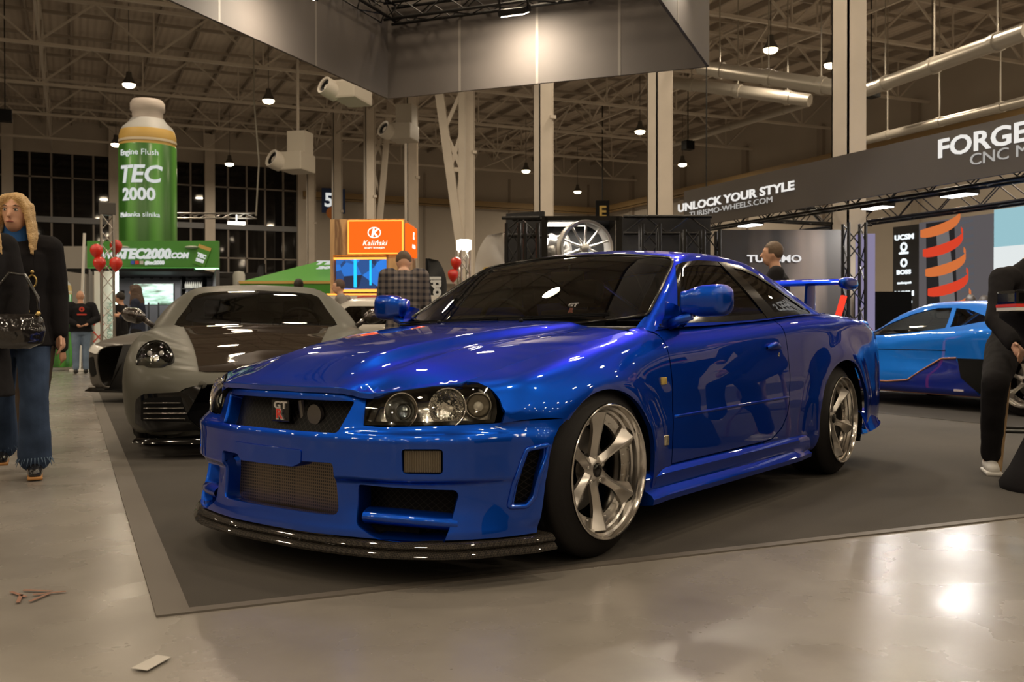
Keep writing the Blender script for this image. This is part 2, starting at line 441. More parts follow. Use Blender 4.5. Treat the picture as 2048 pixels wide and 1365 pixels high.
for i, x in enumerate((-22, -11.5, -1, 12.3, 23)):
    b = MB(); lattice(b, (x, 20, 0), (x, 59.8, 0), 10.9, 12.3, 10, .09, .06)
    tag(b.build('roof_girder', STEEL), ('steel lattice girder running under the roof at the far left', 'steel lattice girder above the big green bottle', 'steel lattice girder between the bottle and the ceiling fans', 'steel lattice girder on the tall column row', 'steel lattice girder near the right hall wall')[i], 'roof girder', 'roof girders')
# walls
bx0 = [on_wall(px, 400, 1, 60).x for px in (-190, 16, 228, 418, 602)]
zt, zb, ztr = 10.75, 4.3, 7.05
XW = bx0[-1]
struct(MB().box((X0, 60, 0), (XW, 60.3, zb)).box((X0, 60, zt), (XW, 60.3, 12.6)).box((X0, 60, zb), (bx0[0], 60.3, zt)).box((XW, 60, 0), (X1, 60.3, 12.6)).build('wall_back', WALLM))
b = MB(); b.box((X1, Y0, 0), (X1+.3, 60.3, 12.6)); struct(b.build('wall_right', WALLM))
struct(MB().box((X0-.3, Y0, 0), (X0, 60.3, 12.6)).build('wall_left', WALLM)); struct(MB().box((X0, Y0-.3, 0), (X1, Y0, 12.6)).build('wall_front', WALLM))
FR = mat('window_frame_paint', (.30, .27, .24), .5)
for i in range(4):
    xa, xb = bx0[i], bx0[i+1]; b = MB(); b.box((xa, 60.05, zb), (xb, 60.1, zt)); o = struct(b.build('window_%d' % (i+1), DARKG))
    b = MB()
    for k in range(6): x = xa+(xb-xa)*k/5.; b.box((x-.05, 59.95, zb), (x+.05, 60.05, zt))
    for z in (zb+.9, 9.4): b.box((xa, 59.95, z-.04), (xb, 60.05, z+.04))
    b.build('window_bars', FR, o)
    b = MB(); b.box((xa, 59.85, ztr-.16), (xb, 60.0, ztr+.16)); b.box((xa, 59.85, zb-.12), (xb, 60.0, zb+.05)); b.build('window_sill', mat('blue_grey_beam', (.24, .25, .27), .5), o)
for i, x in enumerate(bx0[1:]):
    tag(MB().box((x-.28, 59.5, 0), (x+.28, 60.0, 12.4)).build('wall_column', STEEL), ('wall column beside the blonde woman at the left edge', 'wall column hidden partly by the big green bottle', 'grey wall column between the dark window bays', 'grey wall column at the right end of the dark windows')[i], 'column', 'columns of the window wall')
# sheet wall seams, crane beams
b = MB()
for x in np.arange(XW+2, X1, 3.0): b.box((x-.06, 59.9, 0), (x+.06, 60, 11))
for y in np.arange(Y0+2, 60, 6.0): b.box((X1-.2, y-.2, 0), (X1, y+.2, 11))
struct(b.build('trim_2', STEELD))
GOLD = mat('ochre_beam', (.30, .20, .09), .55)
for nm, lo, hi, lb in (('crane_beam', (XW, 59.3, 9.0), (X1, 59.6, 9.35), 'ochre crane beam along the far wall'), ('crane_beam', (X1-.8, 5, 9.0), (X1-.5, 59.3, 9.35), 'ochre crane beam along the right hall wall')):
    tag(MB().box(lo, hi).box((lo[0], lo[1], lo[2]-.12), (hi[0], hi[1], lo[2]-.06)).build(nm, GOLD), lb, 'beam')
tag(MB().box((XW, 59.4, 3.9), (X1, 59.7, 4.15)).build('wall_rail', STEEL), 'light horizontal rail along the far wall', 'rail')
# free-standing column row
labs = ['broad steel column rising behind the banner of the wheel booth', 'steel column directly above the coupe roof', 'steel column behind the displayed alloy wheel', 'steel column beside the bright floodlight mast', 'steel column above the orange kiosk corner', 'slim steel column above the middle of the orange kiosk', 'slim steel column left of the orange kiosk lettering', 'farthest slim column beside the blue number sign']
CX = 12.3
for i, y in enumerate((13.1, 19.1, 25.2, 31.2, 37.2, 43.2, 49.2, 55.2)):
    b = MB(); b.box((CX-.2, y-.2, 0), (CX+.2, y-.17, 12.4)); b.box((CX-.2, y+.17, 0), (CX+.2, y+.2, 12.4)); b.box((CX-.02, y-.17, 0), (CX+.02, y+.17, 12.4)); b.box((CX-.2, y-.2, 0), (CX-.17, y+.2, 12.4))
    b.box((CX-.35, y-.35, 0), (CX+.35, y+.35, .04))
    b.tube((CX+.26, y-.1, 0), (CX+.26, y-.1, 12.3), .03, 8); b.box((CX+.14, y-.26, 6.9), (CX+.3, y-.0, 7.0))
    tag(b.build('steel_column', STEEL), labs[i], 'column', 'tall columns in one row')
# braced legs beside two of the columns
for (top, bot, vx, dp, lb) in (((878, 180), (922, 500), 924, 32.3, 'inclined lattice leg meeting the column behind the floodlight mast'), ((782, 180), (757, 470), 741, 45.3, 'inclined lattice leg above the orange kiosk')):
    b = MB(); A = [to_hall(top[0]+(bot[0]-top[0])*t, top[1]+(bot[1]-top[1])*t, dp) for t in np.linspace(0, 1, 5)]; Bv = [to_hall(vx, top[1]+(bot[1]-top[1])*t, dp) for t in np.linspace(0, 1, 5)]
    b.bar(A[0], A[-1], .28, .28); b.bar(Bv[0], Bv[-1], .2, .2)
    for k in range(4): b.bar(A[k], Bv[k+1] if k % 2 else Bv[k], .14, .14); b.bar(Bv[k], A[k+1], .12, .12)
    b.bar(A[-1], Vector((A[-1].x, A[-1].y, 0)), .28, .28); b.bar(Bv[-1], Vector((Bv[-1].x, Bv[-1].y, 0)), .2, .2)
    tag(b.build('lattice_leg', STEEL), lb, 'column brace')
# long ducts and cable trays under the roof on the right
PIPE = mat('duct_metal', (.45, .42, .37), .35, .6)
for a, c, dpa, dpc, r_, lb in (((1400, 135), (1690, 178), 30, 27, .22, 'long round air duct crossing behind the black overhead canopy'), ((1345, 165), (1620, 201), 34, 31, .20, 'pale duct ending left of the broad column'), ((1735, 180), (2060, 60), 30, 21, .20, 'air duct running to the upper right corner'), ((1340, 290), (1620, 205), 52, 40, .16, 'thin duct behind the second column'), ((1735, 280), (2060, 200), 34, 27, .14, 'low cable tray above the banner')):
    A, Bq = to_hall(*a, dpa), to_hall(*c, dpc); b = MB(); b.tube(A, Bq, r_, 14)
    for t in (.15, .5, .85): p = A+(Bq-A)*t; b.tube(p, (p.x, p.y, 12.3), .02, 6); b.tube(p-(Bq-A).normalized()*.1, p+(Bq-A).normalized()*.1, r_*1.15, 14)
    tag(b.build('air_duct', PIPE, None, True, 40), lb, 'duct')
# ------------------------------------------------------------------ hall lamps
LG = emis('lamp_glow', (1, .80, .50), 14); HOUS = mat('lamp_housing', (.10, .09, .08), .5)
def hall_lamp(p, power, lab, r=.24, light=True, grp='high bay lamps under the roof'):
    t = thing('high_bay_lamp', lab, 'ceiling lamp', tuple(p), 0, grp)
    MB().lathe([(0, .42), (.09, .42), (.11, .25), (r, .02), (r+.01, -.02), (r-.01, -.02), (r-.02, .0), (0, .0)], 20).tube((0, 0, .4), (0, 0, 12.61-p[2]), .015, 6).build('housing', HOUS, t, True, 40)
    MB().lathe([(0, -.15), (r*.5, -.135), (r*.85, -.085), (r-.02, -.005), (0, -.005)], 20).build('diffuser', LG, t, True)
    if light:
        l = bpy.data.lights.new('lamp_light', 'AREA'); l.shape = 'DISK'; l.size = r*2; l.energy = power; l.color = WARM; o = bpy.data.objects.new('lamp_light', l); COL.objects.link(o); o.parent = t; o.location = (0, 0, -.17)
    return t
seen = [((258, 168), 'bright hall lamp above the cap of the green bottle'), ((537, 200), 'bright hall lamp right of the bottle cap'), ((459, 327), 'hall lamp in front of the dark windows right of the bottle'), ((232, 288), 'hall lamp half hidden by the bottle shoulder'), ((1052, 341), 'hall lamp above the black booth left corner'), ((1280, 262), 'hall lamp left of the column above the coupe roof'), ((1155, 383), 'small far hall lamp above the displayed alloy wheel'), ((1365, 328), 'hall lamp right of the column above the coupe roof'), ((1662, 128), 'hall lamp left of the broad column'), ((928, 238), 'small hall lamp at the column behind the floodlight mast')]
POW = 235
for (px, py), lb in seen:
    zz = 9.7; dep = (zz-EYE.z)*FPX/(661-py); q = to_hall(px, py, min(dep, 62)); 
    if q.y > 58: q = EYE+(q-EYE)*(57.5/q.y)
    if q.x > 33: q = EYE+(q-EYE)*(32/q.x)
    hall_lamp(q, POW, lb, .24)
n = 0
for x in (-27, -20, -14, -8.5, -3, 3, 8.2, 14, 20, 26, 31.5):
    for y in (-18, -11, -5, .5, 6, 12, 18, 24):
        if (x-8)**2+(y-16)**2 < 0: continue
        hall_lamp((x+.7*math.sin(y*1.7), y+.8*math.sin(x*2.3), 9.7), POW*.55, 'hall lamp of the rows outside the picture, above and behind the viewer', .24); n += 1
for o in [o for o in bpy.data.objects if o.name.startswith('hall_light')]: bpy.data.objects.remove(o)
# ------------------------------------------------------------------ carpet
CARP = mat('dark_carpet', (.050, .044, .037), .95, noise=.16, nscale=1.2, bump=.35, bscale=420)
CARPB = mat('carpet_tape', (.11, .097, .083), .6)
cx0, cx1, cy0, cy1 = .225, 7.6, 3.13, 17.0
c = thing('exhibition_carpet', 'large dark grey carpet with pale tape edges under the coupe', 'carpet', (0, 0, 0))
MB().box((cx0+.10, cy0+.05, -.006), (cx1, cy1, 0)).build('carpet_pile', CARP, c)
MB().box((cx0, cy0, -.006), (cx0+.10, cy1, .0005)).box((cx0+.10, cy0, -.006), (cx1, cy0+.05, .0005)).build('edge_tape', CARPB, c)
tag(MB().box((cx1+.02, 2.5, -.006), (15.5, 16, 0)).build('booth_carpet', mat('booth_carpet_pile', (.035, .032, .030), .9, bump=.3, bscale=400)), 'dark carpet of the right booth under the light blue supercar', 'carpet')
# a taped sticker on the concrete and old red paint marks
q = on_floor(302, 1327); MB_ = MB().prism([(-.055, -.02), (.05, -.03), (.06, .015), (-.045, .03)], 0, .0012, Matrix.Translation((q.x, q.y, 0)) @ Matrix.Rotation(1.0, 4, 'Z'))
tag(MB_.build('tape_scrap', mat('tape_white', (.42, .40, .37), .4)), 'small pale scrap of tape on the concrete, bottom left', 'tape')
q = on_floor(65, 1190); b = MB()
for k in range(5): a = k*1.3; b.box((-.05, -.006, 0), (.05, .006, .0008), Matrix.Translation((q.x+.05*math.cos(a), q.y+.05*math.sin(a), 0)) @ Matrix.Rotation(a*2, 4, 'Z'))
tag(b.build('paint_mark', mat('red_floor_mark', (.24, .12, .08), .4)), 'faded red scribble on the concrete, lower left', 'paint mark')
# ------------------------------------------------------------------ box truss helper
def truss(b, A, B, s=.29, r=.022, step=None, up=(0, 0, 1), rl=.010, n=8):
    M, L = orient(A, B, up); step = step or s; h = s/2-r
    for sx in (-h, h):
        for sy in (-h, h): b.tube(M @ Vector((sx, sy, 0)), M @ Vector((sx, sy, L)), r, n)
    k = max(1, int(round(L/step)))
    for i in range(k):
        z0, z1 = L*i/k, L*(i+1)/k; f = i % 2
        for a_, c_ in (((-h, -h), (h, -h)), ((h, -h), (h, h)), ((h, h), (-h, h)), ((-h, h), (-h, -h))):
            p, q = (a_, c_) if f else (c_, a_); b.tube(M @ Vector((p[0], p[1], z0)), M @ Vector((q[0], q[1], z1)), rl, 6, cap=False)
    return b
# ------------------------------------------------------------------ the hanging square frame
RING = mat('dark_fabric_panel', (.085, .072, .064), .72, noise=.05, nscale=2)
RINGS = mat('panel_seam', (.16, .14, .12), .6)
BT = mat('black_truss', (.02, .019, .018), .35, .7)
a1 = YAW-R(21.6); dv = Vector((math.cos(a1), math.sin(a1), 0)); rv = Vector((dv.y, -dv.x, 0))   # away and to the right
c0_ = to_hall(775, 198, 15.3); zb_ = c0_.z; c1_ = c0_+rv*5.0; LEN = 8.2
t = thing('overhead_canopy', 'large square canopy ring of black fabric panels hanging over the coupe', 'canopy', tuple(c0_))
def ringpanel(A, Bq, nm, txt=None, seams=4):
    d_ = (Bq-A).normalized(); M = Matrix.Translation(-c0_); b = MB(); nn = Vector((-d_.y, d_.x, 0))
    L = (Bq-A).length; F = face_frame(A-c0_, d_)
    b.box((0, 0, -.02), (L, 1.5, .02), F); o = b.build(nm, RING, t)
    for k in range(1, seams): MB().box((L*k/seams-.02, .0, -.023), (L*k/seams+.02, 1.5, .023), F).build('panel_seam', RINGS, o)
    return o
n0, n1 = c0_-dv*LEN, c1_-dv*LEN
ringpanel(c0_, c1_, 'frame_panel'); ringpanel(c0_, n0, 'frame_panel'); rp = ringpanel(n1, c1_, 'frame_panel'); ringpanel(n0, n1, 'frame_panel')
F = face_frame(c1_-dv*1.1-c0_+rv*.03+Vector((0, 0, 1.1)), dv, (0, 0, 1)); 
lettering('frame_lettering', 'CUPS', F, .5, emis('white_sign', (1, .95, .9), .8), rp, bold=.01)
b = MB()
for dz in (1.25,):
    for A, Bq in ((c0_, c1_), (c1_, n1), (n1, n0), (n0, c0_)):
        m_ = (c0_+n1)/2; A2 = A+(m_-A)*.05; B2 = Bq+(m_-Bq)*.05; truss(b, A2-c0_+Vector((0, 0, dz)), B2-c0_+Vector((0, 0, dz)), .3, .025, .35)
b.build('frame_truss', BT, t)
b = MB()
for q in ((c0_+(n1-c0_)*.1), (c0_+(n1-c0_)*.9), c1_+(n0-c1_)*.1, c1_+(n0-c1_)*.9): b.tube(q-c0_+Vector((0, 0, 1.2)), Vector((q.x-c0_.x, q.y-c0_.y, 12.4-c0_.z)), .012, 6)
b.build('hoist_cable', BT, t)
def flood(px, py, dep, aim, lab, pw=900, sz=.34):
    p = to_hall(px, py, dep); t = thing('floodlight', lab, 'floodlight', tuple(p), 0, 'floodlights inside the overhead canopy')
    M = (Vector(aim)-p).to_track_quat('-Z', 'Y').to_matrix().to_4x4()
    MB().box((-sz/2-.03, -sz/3-.03, .0), (sz/2+.03, sz/3+.03, .09), M, bev=.01).bar(M @ Vector((-sz/2-.04, 0, .05)), M @ Vector((-sz/2-.04, 0, .3)), .02, .04).bar(M @ Vector((sz/2+.04, 0, .05)), M @ Vector((sz/2+.04, 0, .3)), .02, .04).bar(M @ Vector((-sz/2-.05, 0, .3)), M @ Vector((sz/2+.05, 0, .3)), .04, .03).build('housing', BT, t)
    MB().box((-sz/2, -sz/3, -.012), (sz/2, sz/3, -.002), M).build('lamp_window', emis('flood_glow', (1, .90, .74), 22), t)
    l = bpy.data.lights.new('flood_light', 'AREA'); l.shape = 'RECTANGLE'; l.size = sz; l.size_y = sz*.66; l.energy = pw; l.color = (1, .88, .70); l.spread = R(170)
    o = bpy.data.objects.new('flood_light', l); COL.objects.link(o); o.parent = t; o.matrix_local = M @ Matrix.Translation((0, 0, -.03))
flood(1030, 28, 13.75, tuple(to_hall(1030, 28, 13.75)+dv*.55+Vector((0, 0, -1.2))), 'floodlight glowing white inside the overhead canopy, right of its corner', 75)
flood(600, -18, 11.7, tuple(to_hall(600, -18, 11.7)-rv*.8+Vector((0, 0, -1.2))), 'floodlight at the top edge inside the overhead canopy, left part', 50)
flood(1360, -104, 11.6, (6.7, 6.3, 0), 'unseen floodlight added in the far right corner of the overhead canopy, above the picture', 180)  # lamp added out of view to brighten the carpet on the right
flood(1500, -330, 8.2, (2.4, 3.6, 0), 'floodlight on the near side of the overhead canopy above the picture, right', 30)
flood(500, -600, 6.8, (2.0, 4.2, 0), 'floodlight on the near side of the overhead canopy above the picture, left', 30)
# ------------------------------------------------------------------ the blue sports coupe
BLUE = mat('blue_paint', (.002, .062, .46), .36, .82, 1, .006, spec=.05, tint=(.002, .08, .5))
BLK = mat('black_plastic', (.006, .006, .006), .6, spec=.15)
BLKG = mat('black_gloss', (.004, .004, .004), .12, 0, .3, spec=.3)
RUB = mat('tyre_rubber', (.010, .009, .009), .6, spec=.25, bump=.05, bscale=200)
ALU = mat('polished_alloy', (.62, .60, .57), .16, 1)
ALUB = mat('brushed_alloy', (.50, .48, .45), .30, 1, bump=.03, bscale=150)
CHR = mat('chrome', (.8, .8, .8), .05, 1)
DARKIN = mat('dark_cabin', (.02, .02, .022), .7)
WGL = glassmat('windscreen_glass', (.66, .68, .66))
SGL = glassmat('smoked_glass', (.12, .12, .13))
LENS = glassmat('lamp_lens', (.93, .94, .92), 0, 1.45)
def carbon():
    m = mat('carbon_weave', (.02, .02, .02), .5, 0, .7, .03, spec=.05); nt = m.node_tree
    c = _n(nt, 'ShaderNodeTexCoord'); mp = _n(nt, 'ShaderNodeMapping'); mp.inputs['Scale'].default_value = (160, 160, 160); mp.inputs['Rotation'].default_value = (.6, .3, .78)
    k = _n(nt, 'ShaderNodeTexChecker'); k.inputs['Scale'].default_value = 1; k.inputs[1].default_value = (.012, .011, .01, 1); k.inputs[2].default_value = (.035, .030, .024, 1)
    nt.links.new(c.outputs['Object'], mp.inputs[0]); nt.links.new(mp.outputs[0], k.inputs[0]); nt.links.new(k.outputs[0], nt.nodes['Principled BSDF'].inputs['Base Color'])
    return m
CARB = carbon()
def gridmat(name, fg, bg, sx, sy, w=.3, rot=0, metal=.6):
    """woven mesh pattern in object space (y,z)"""
    m = mat(name, fg, .4, metal); nt = m.node_tree; b = nt.nodes['Principled BSDF']
    c = _n(nt, 'ShaderNodeTexCoord'); mp = _n(nt, 'ShaderNodeMapping'); mp.inputs['Rotation'].default_value = (rot, 0, 0)
    sp = _n(nt, 'ShaderNodeSeparateXYZ'); nt.links.new(c.outputs['Object'], mp.inputs[0]); nt.links.new(mp.outputs[0], sp.inputs[0]); outs = []
    for i, s_ in ((1, sx), (2, sy)):
        a = _n(nt, 'ShaderNodeMath', operation='MULTIPLY'); a.inputs[1].default_value = s_; nt.links.new(sp.outputs[i], a.inputs[0])
        f = _n(nt, 'ShaderNodeMath', operation='FRACT'); nt.links.new(a.outputs[0], f.inputs[0])
        l = _n(nt, 'ShaderNodeMath', operation='LESS_THAN'); l.inputs[1].default_value = w; nt.links.new(f.outputs[0], l.inputs[0]); outs.append(l)
    mx = _n(nt, 'ShaderNodeMath', operation='MAXIMUM'); nt.links.new(outs[0].outputs[0], mx.inputs[0]); nt.links.new(outs[1].outputs[0], mx.inputs[1])
    r = _n(nt, 'ShaderNodeMix', data_type='RGBA'); r.inputs[6].default_value = (*bg, 1); r.inputs[7].default_value = (*fg, 1)
    nt.links.new(mx.outputs[0], r.inputs[0]); nt.links.new(r.outputs[2], b.inputs['Base Color']); nt.links.new(mx.outputs[0], b.inputs['Metallic'])
    return m
CO, CYAW = Vector((1.41908, 3.97684, 0)), R(-151.2903)
CAR = thing('sports_coupe', 'glossy bright blue two-door coupe with rear wing and six-spoke wheels, centre of the carpet', 'car', CO, CYAW)
CEYE = Vector((3.15498932, 2.80625949, .862685)); _b = basis(3.78894010)
def cray(px, py): return (_b[2]*FPX + _b[0]*(px-1024) - _b[1]*(py-682.5)).normalized()
def cpl(px, py, ax, val): v = cray(px, py); return tuple(CEYE+v*((val-CEYE[ax])/v[ax]))
# ---- master A: lower body from nose sides to tail
xs = [.75, .60, .40, .20, 0, -.24, -.50, -.85, -1.22, -1.77, -2.13, -2.5, -2.85, -3.1, -3.3, -3.45, -3.58, -3.66, -3.72]
TOP = pch([(.75, .60, .655), (.60, .66, .682), (.40, .676, .725), (.20, .686, .765), (0, .695, .797), (-.24, .705, .830), (-.50, .72, .868), (-.85, .74, .880), (-1.22, .74, .90), (-1.77, .74, .925), (-2.13, .74, .945), (-2.5, .735, .957), (-2.85, .72, .962), (-3.1, .70, .955), (-3.3, .68, .94), (-3.45, .66, .92), (-3.58, .64, .90), (-3.72, .60, .86)])
WN = pch([(.38, 1), (.45, .985), (.53, .932), (.60, .875), (.66, .82), (.75, .71)])
def sectA(x):
    ty, tz = TOP(x)[0]
    w = 1.0
    if x < -3.2: w = 1-.10*((-3.2-x)/.5)**2
    if x > .38: w = float(WN(x)[0, 0])
    sh = tz-.045 if x > -.5 else tz-.05
    up = 1 if x > -.5 else 0
    haunch = .016*math.exp(-((x+2.75)/.45)**2)
    P = [(.70*w, .17), (.80*w, .172), (.845*w, .20), (.862*w, .30), (.868*w, .42), (.872*w, .497), (.866*w, .508), (.868*w, .60), ((.860+haunch)*w, .70 if x < -.4 else min(.70, tz-.11)),
         (max(.835*w+haunch, ty+.05), tz-.065), (max(.80*w+haunch*.7, ty+.03), tz-.026), (ty, tz), (ty-.06, tz+.012), (ty*.45, tz+.028), (0, tz+.035)]
    return P
GA = np.array([[(x, p[0], p[1]) for p in resample(sectA(x), 90)] for x in np.linspace(.75, -3.72, 230)])
GA = gsmooth(GA, 3)
x_ = GA[..., 0]; z_ = GA[..., 2]
def flare(cx, cz, ra, rb, amt, wd):
    d = np.sqrt(((x_-cx)/ra)**2+((z_-cz)/rb)**2); return amt*np.where(d < 1, 1, np.exp(-((d-1)/wd)**2))*(z_ > .18)
side = np.clip((GA[..., 1]-.70)/.12, 0, 1)
GA[..., 1] += (flare(.03, .33, .36, .32, .026, .28)+flare(-2.64, .35, .42, .36, .030, .30))*side
SA = Surf(GA)
cA = Chart(SA, 'x', (0, .30, .30), .62); sA = Chart(SA, 'side')
def side_pt(x, z):
    h = SA.cast((x, 5, z), (0, -1, 0)); return h[0] if h is not None else np.array((x, .86, z))
def oA(pts): return [cA.inv(side_pt(x, z)) for x, z in pts]
def topA(x, d=0): y, z = TOP(x)[0]; return cA.inv((x, y-d, z))
# ---- master F: front end, stacked plan curves
PL = [(.89, 0), (.888, .1), (.882, .2), (.862, .31), (.845, .38), (.808, .50), (.750, .605), (.662, .712)]
off_l = pch([(.10, -.05), (.14, -.004), (.17, 0), (.20, -.006), (.28, -.022), (.345, -.026), (.352, -.022), (.358, .003), (.38, .002), (.45, .0), (.49, .003), (.503, .002), (.515, -.018), (.53, -.032), (.56, -.042), (.60, -.054), (.65, -.085), (.70, -.135), (.74, -.20)])
off_c = pch([(.10, -.05), (.14, -.004), (.17, 0), (.20, -.006), (.28, -.014), (.345, -.014), (.352, -.010), (.358, .001), (.38, .002), (.45, .0), (.49, .003), (.503, .001), (.515, -.010), (.53, -.016), (.62, -.044), (.63, -.044), (.65, -.050), (.665, -.058), (.70, -.10), (.74, -.16)])
rows = []
for z in np.linspace(.12, .74, 125):
    ol, oc = off_l(z)[0, 0], off_c(z)[0, 0]; pts = []
    for i, (x, y) in enumerate(PL):
        a, b = PL[max(i-1, 0)], PL[min(i+1, len(PL)-1)]; t = np.array((b[0]-a[0], b[1]-a[1])); t /= np.linalg.norm(t); n = np.array((t[1], -t[0]))
        if i == 0: n = np.array((1., 0))
        k = float(sstep(.33, .40, y)); o = oc*(1-k)+ol*k
        pts.append((x+n[0]*o, y+n[1]*o))
    fade = [(.53, .6), (.40, .25), (.30, .0), (.2, 0)]
    for x, fd in fade:
        y = side_pt(x, max(z, .19))[1] if z < float(TOP(x)[0, 1])-.02 else float(TOP(x)[0, 0])+.03
        y2 = min(y, .86) if x > .5 else y
        if x > .5: y2 = .800+ol*.6
        elif x > .35: y2 = y+ol*.12
        pts.append((x, y2))
    c = resample(pts, 110)
    full = [(x, -y, z) for x, y in c[:0:-1]]+[(x, y, z) for x, y in c]
    rows.append(full)
GF = gsmooth(np.array(rows), 2)
# widen towards the foot of the corner
SF = Surf(GF); cF = Chart(SF, 'z', (0, 0, 0), .80)
def photoF(px, py):
    h = SF.cast(CEYE, cray(px, py))
    if h is None: h = SF.near(np.array(cpl(px, py, 0, .8)))
    return h[0]
def oF(pts): return [cF.inv(photoF(*p)) for p in pts]
def fz(y, z):   # front face by (y,z)
    h = SF.cast((5, y, z), (-1, 0, 0)); return cF.inv(h[0])
def mir(poly): return [(-a, b) for a, b in poly][::-1]
# ---- bumper with its openings
zl = .556
right_top = [(.38, zl), (.47, zl), (.60, zl-.001)]
seam = [oF([(727, 852)])[0], oF([(760, 855)])[0], oF([(860, 853)])[0], oF([(985, 848)])[0], oF([(1050, 842)])[0], oF([(1138, 832)])[0]]
arch_pts = [(.345, .527), (.380, .49), (.402, .44), (.416, .36), (.422, .25), (.420, .165)]
def sF(x, z): h = SF.cast((x, 5, z), (0, -1, 0)); return cF.inv(h[0])
half = [fz(0, .163), fz(.3, .163), fz(.5, .163), fz(.62, .163), sF(.60, .163), sF(.5, .163)] + [sF(x, z) for x, z in arch_pts[::-1]] + [sF(.298, .553)] + seam[::-1][1:]
top = [fz(.375, .600), fz(.36, .645), (cF.inv(SF.cast((5, .345, .668), (-1, 0, 0))[0]))]
half += [fz(.385, .60), fz(.37, .655), fz(.33, .668)]
OUT = half + [(-a, b) for a, b in half[::-1]]
grille = fillet([fz(-.315, .512), fz(.315, .512), fz(.345, .620), fz(-.345, .620)], .012)
icl = fillet(oF([(455, 903), (500, 904), (512, 912), (580, 921), (590, 912), (664, 922), (677, 1030), (470, 1000)]), .012)
ic = fillet([fz(-.305, .41), fz(-.19, .408), fz(-.165, .385), fz(.135, .385), fz(.16, .408), fz(.305, .41), fz(.318, .228), fz(-.318, .228)], [.015, .01, .01, .01, .01, .015, .03, .03])
duct = fillet(oF([(716, 969), (911, 981), (918, 990), (900, 1055), (886, 1092), (752, 1079), (712, 1050)]), .012)
ind = fillet(oF([(802, 899), (886, 899), (886, 950), (804, 949)]), .014)
vent = fillet(oF([(1056, 903), (1090, 895), (1088, 915), (1077, 948), (1067, 992), (1055, 1009), (1027, 1010), (1040, 955)]), .008)
holes = [grille, ic, duct, mir(duct), ind, mir(ind), vent, mir(vent)]
bumper = panel('front_bumper', BLUE, cF, OUT, CAR, holes, step=.018, flange=.012, hflange=.045, edge=.010)
# inner liners behind the openings
def backing(name, m, hole, depth, parent=bumper, grow=1.08, mirror=False):
    c = np.mean(hole, axis=0); o = [tuple(c+(np.array(p)-c)*grow) for p in hole]
    return panel(name, m, cF, o, parent, step=.03, flange=0, off=-depth, mirror=mirror)
MESHD = gridmat('black_mesh', (.012, .011, .010), (.0005, .0005, .0005), 60, 60, .14, R(45), .0)
MESHD.node_tree.nodes['Principled BSDF'].inputs['Specular IOR Level'].default_value = .1; [MESHD.node_tree.links.remove(l_) for l_ in list(MESHD.node_tree.links) if l_.to_socket.name == 'Metallic']
COOLER = gridmat('intercooler_core', (.17, .135, .10), (.006, .005, .004), 95, 88, .42, R(0), .5)
for nm, hl, dp, mm in (('grille_mesh', grille, .05, MESHD), ('duct_mesh', duct, .10, MESHD), ('vent_mesh', vent, .03, MESHD)):
    backing(nm, mm, hl, dp, mirror=hl is not grille)
def liner(hl, d0, d1, mirror=False):
    l = dens(hl, .02); P, N = cF(l); n = len(l); V = [tuple(p-q*d0) for p, q in zip(P, N)]+[tuple(p-q*d1) for p, q in zip(P, N)]
    for sg in ((1, -1) if mirror else (1,)):
        b = MB(); b.raw([(x, y*sg, z) for x, y, z in V], [(i, (i+1) % n, n+(i+1) % n, n+i) for i in range(n)]); b.build('duct_wall', BLUE, bumper, True)
liner(grille, .04, .075); liner(ic, .04, .075); liner(duct, .04, .105, True)
b = MB(); b.box((.765, -.36, .20), (.79, .36, .43)); b.build('intercooler', COOLER, CAR)
# blade across the side duct
for sg in (1, -1):
    b = MB(); rowsb = []
    for t in np.linspace(-.06, 1.06, 26):
        px = 735+(905-735)*t; py = 1036+(1050-1036)*t
        p = photoF(px, py); 
        _, nn = SF.near(p); nn = np.array((nn[0], nn[1], 0)); nn = nn/np.linalg.norm(nn); 
        if nn[0] < 0: nn = -nn
        rr = []
        for k in range(16):
            a = 2*PI*k/16; dx = .055*(math.cos(a)-1)+.004; dz = .029*math.sin(a)
            rr.append((p[0]+nn[0]*dx, (p[1]+nn[1]*dx)*sg, p[2]+dz))
        rowsb.append(rr)
    b.grid(rowsb, closed_v=True).build('duct_blade', BLUE, bumper, True)
# raised rim of the side vent
for sg in (1, -1):
    l = dens([tuple(np.mean(vent, axis=0)+(np.array(p)-np.mean(vent, axis=0))*np.array((1.28, 1.08))) for p in vent], .012); P, N = cF(l)
    MB().path([(p[0]+n[0]*.001, (p[1]+n[1]*.001)*sg, p[2]) for p, n in zip(P, N)], .009, 10, True).build('vent_rim', BLUE, bumper, True)
# indicator lamps
INDM = mat('indicator_lens', (.13, .105, .07), .12, 0, 1, bump=.0)
for sg in (1, -1):
    p = photoF(844, 925); q0 = photoF(808, 925); q1 = photoF(880, 925)
    t = (q1-q0); t[2] = 0; t /= np.linalg.norm(t); n = np.array((-t[1], t[0], 0)); n = n if n[0] > 0 else -n; n = n/np.linalg.norm(n)
    b = MB(); G = []
    for i in range(97):
        u = -.062+.124*i/96; rib = .0030*math.cos(2*PI*i/6)
        G.append([tuple((p+t*u+n*(-.014+rib)+np.array((0, 0, zz)))*np.array((1, sg, 1))) for zz in (-.036, -.018, 0, .018, .036)])
    b.grid(G); b.build('indicator_lamp', INDM, CAR, True)
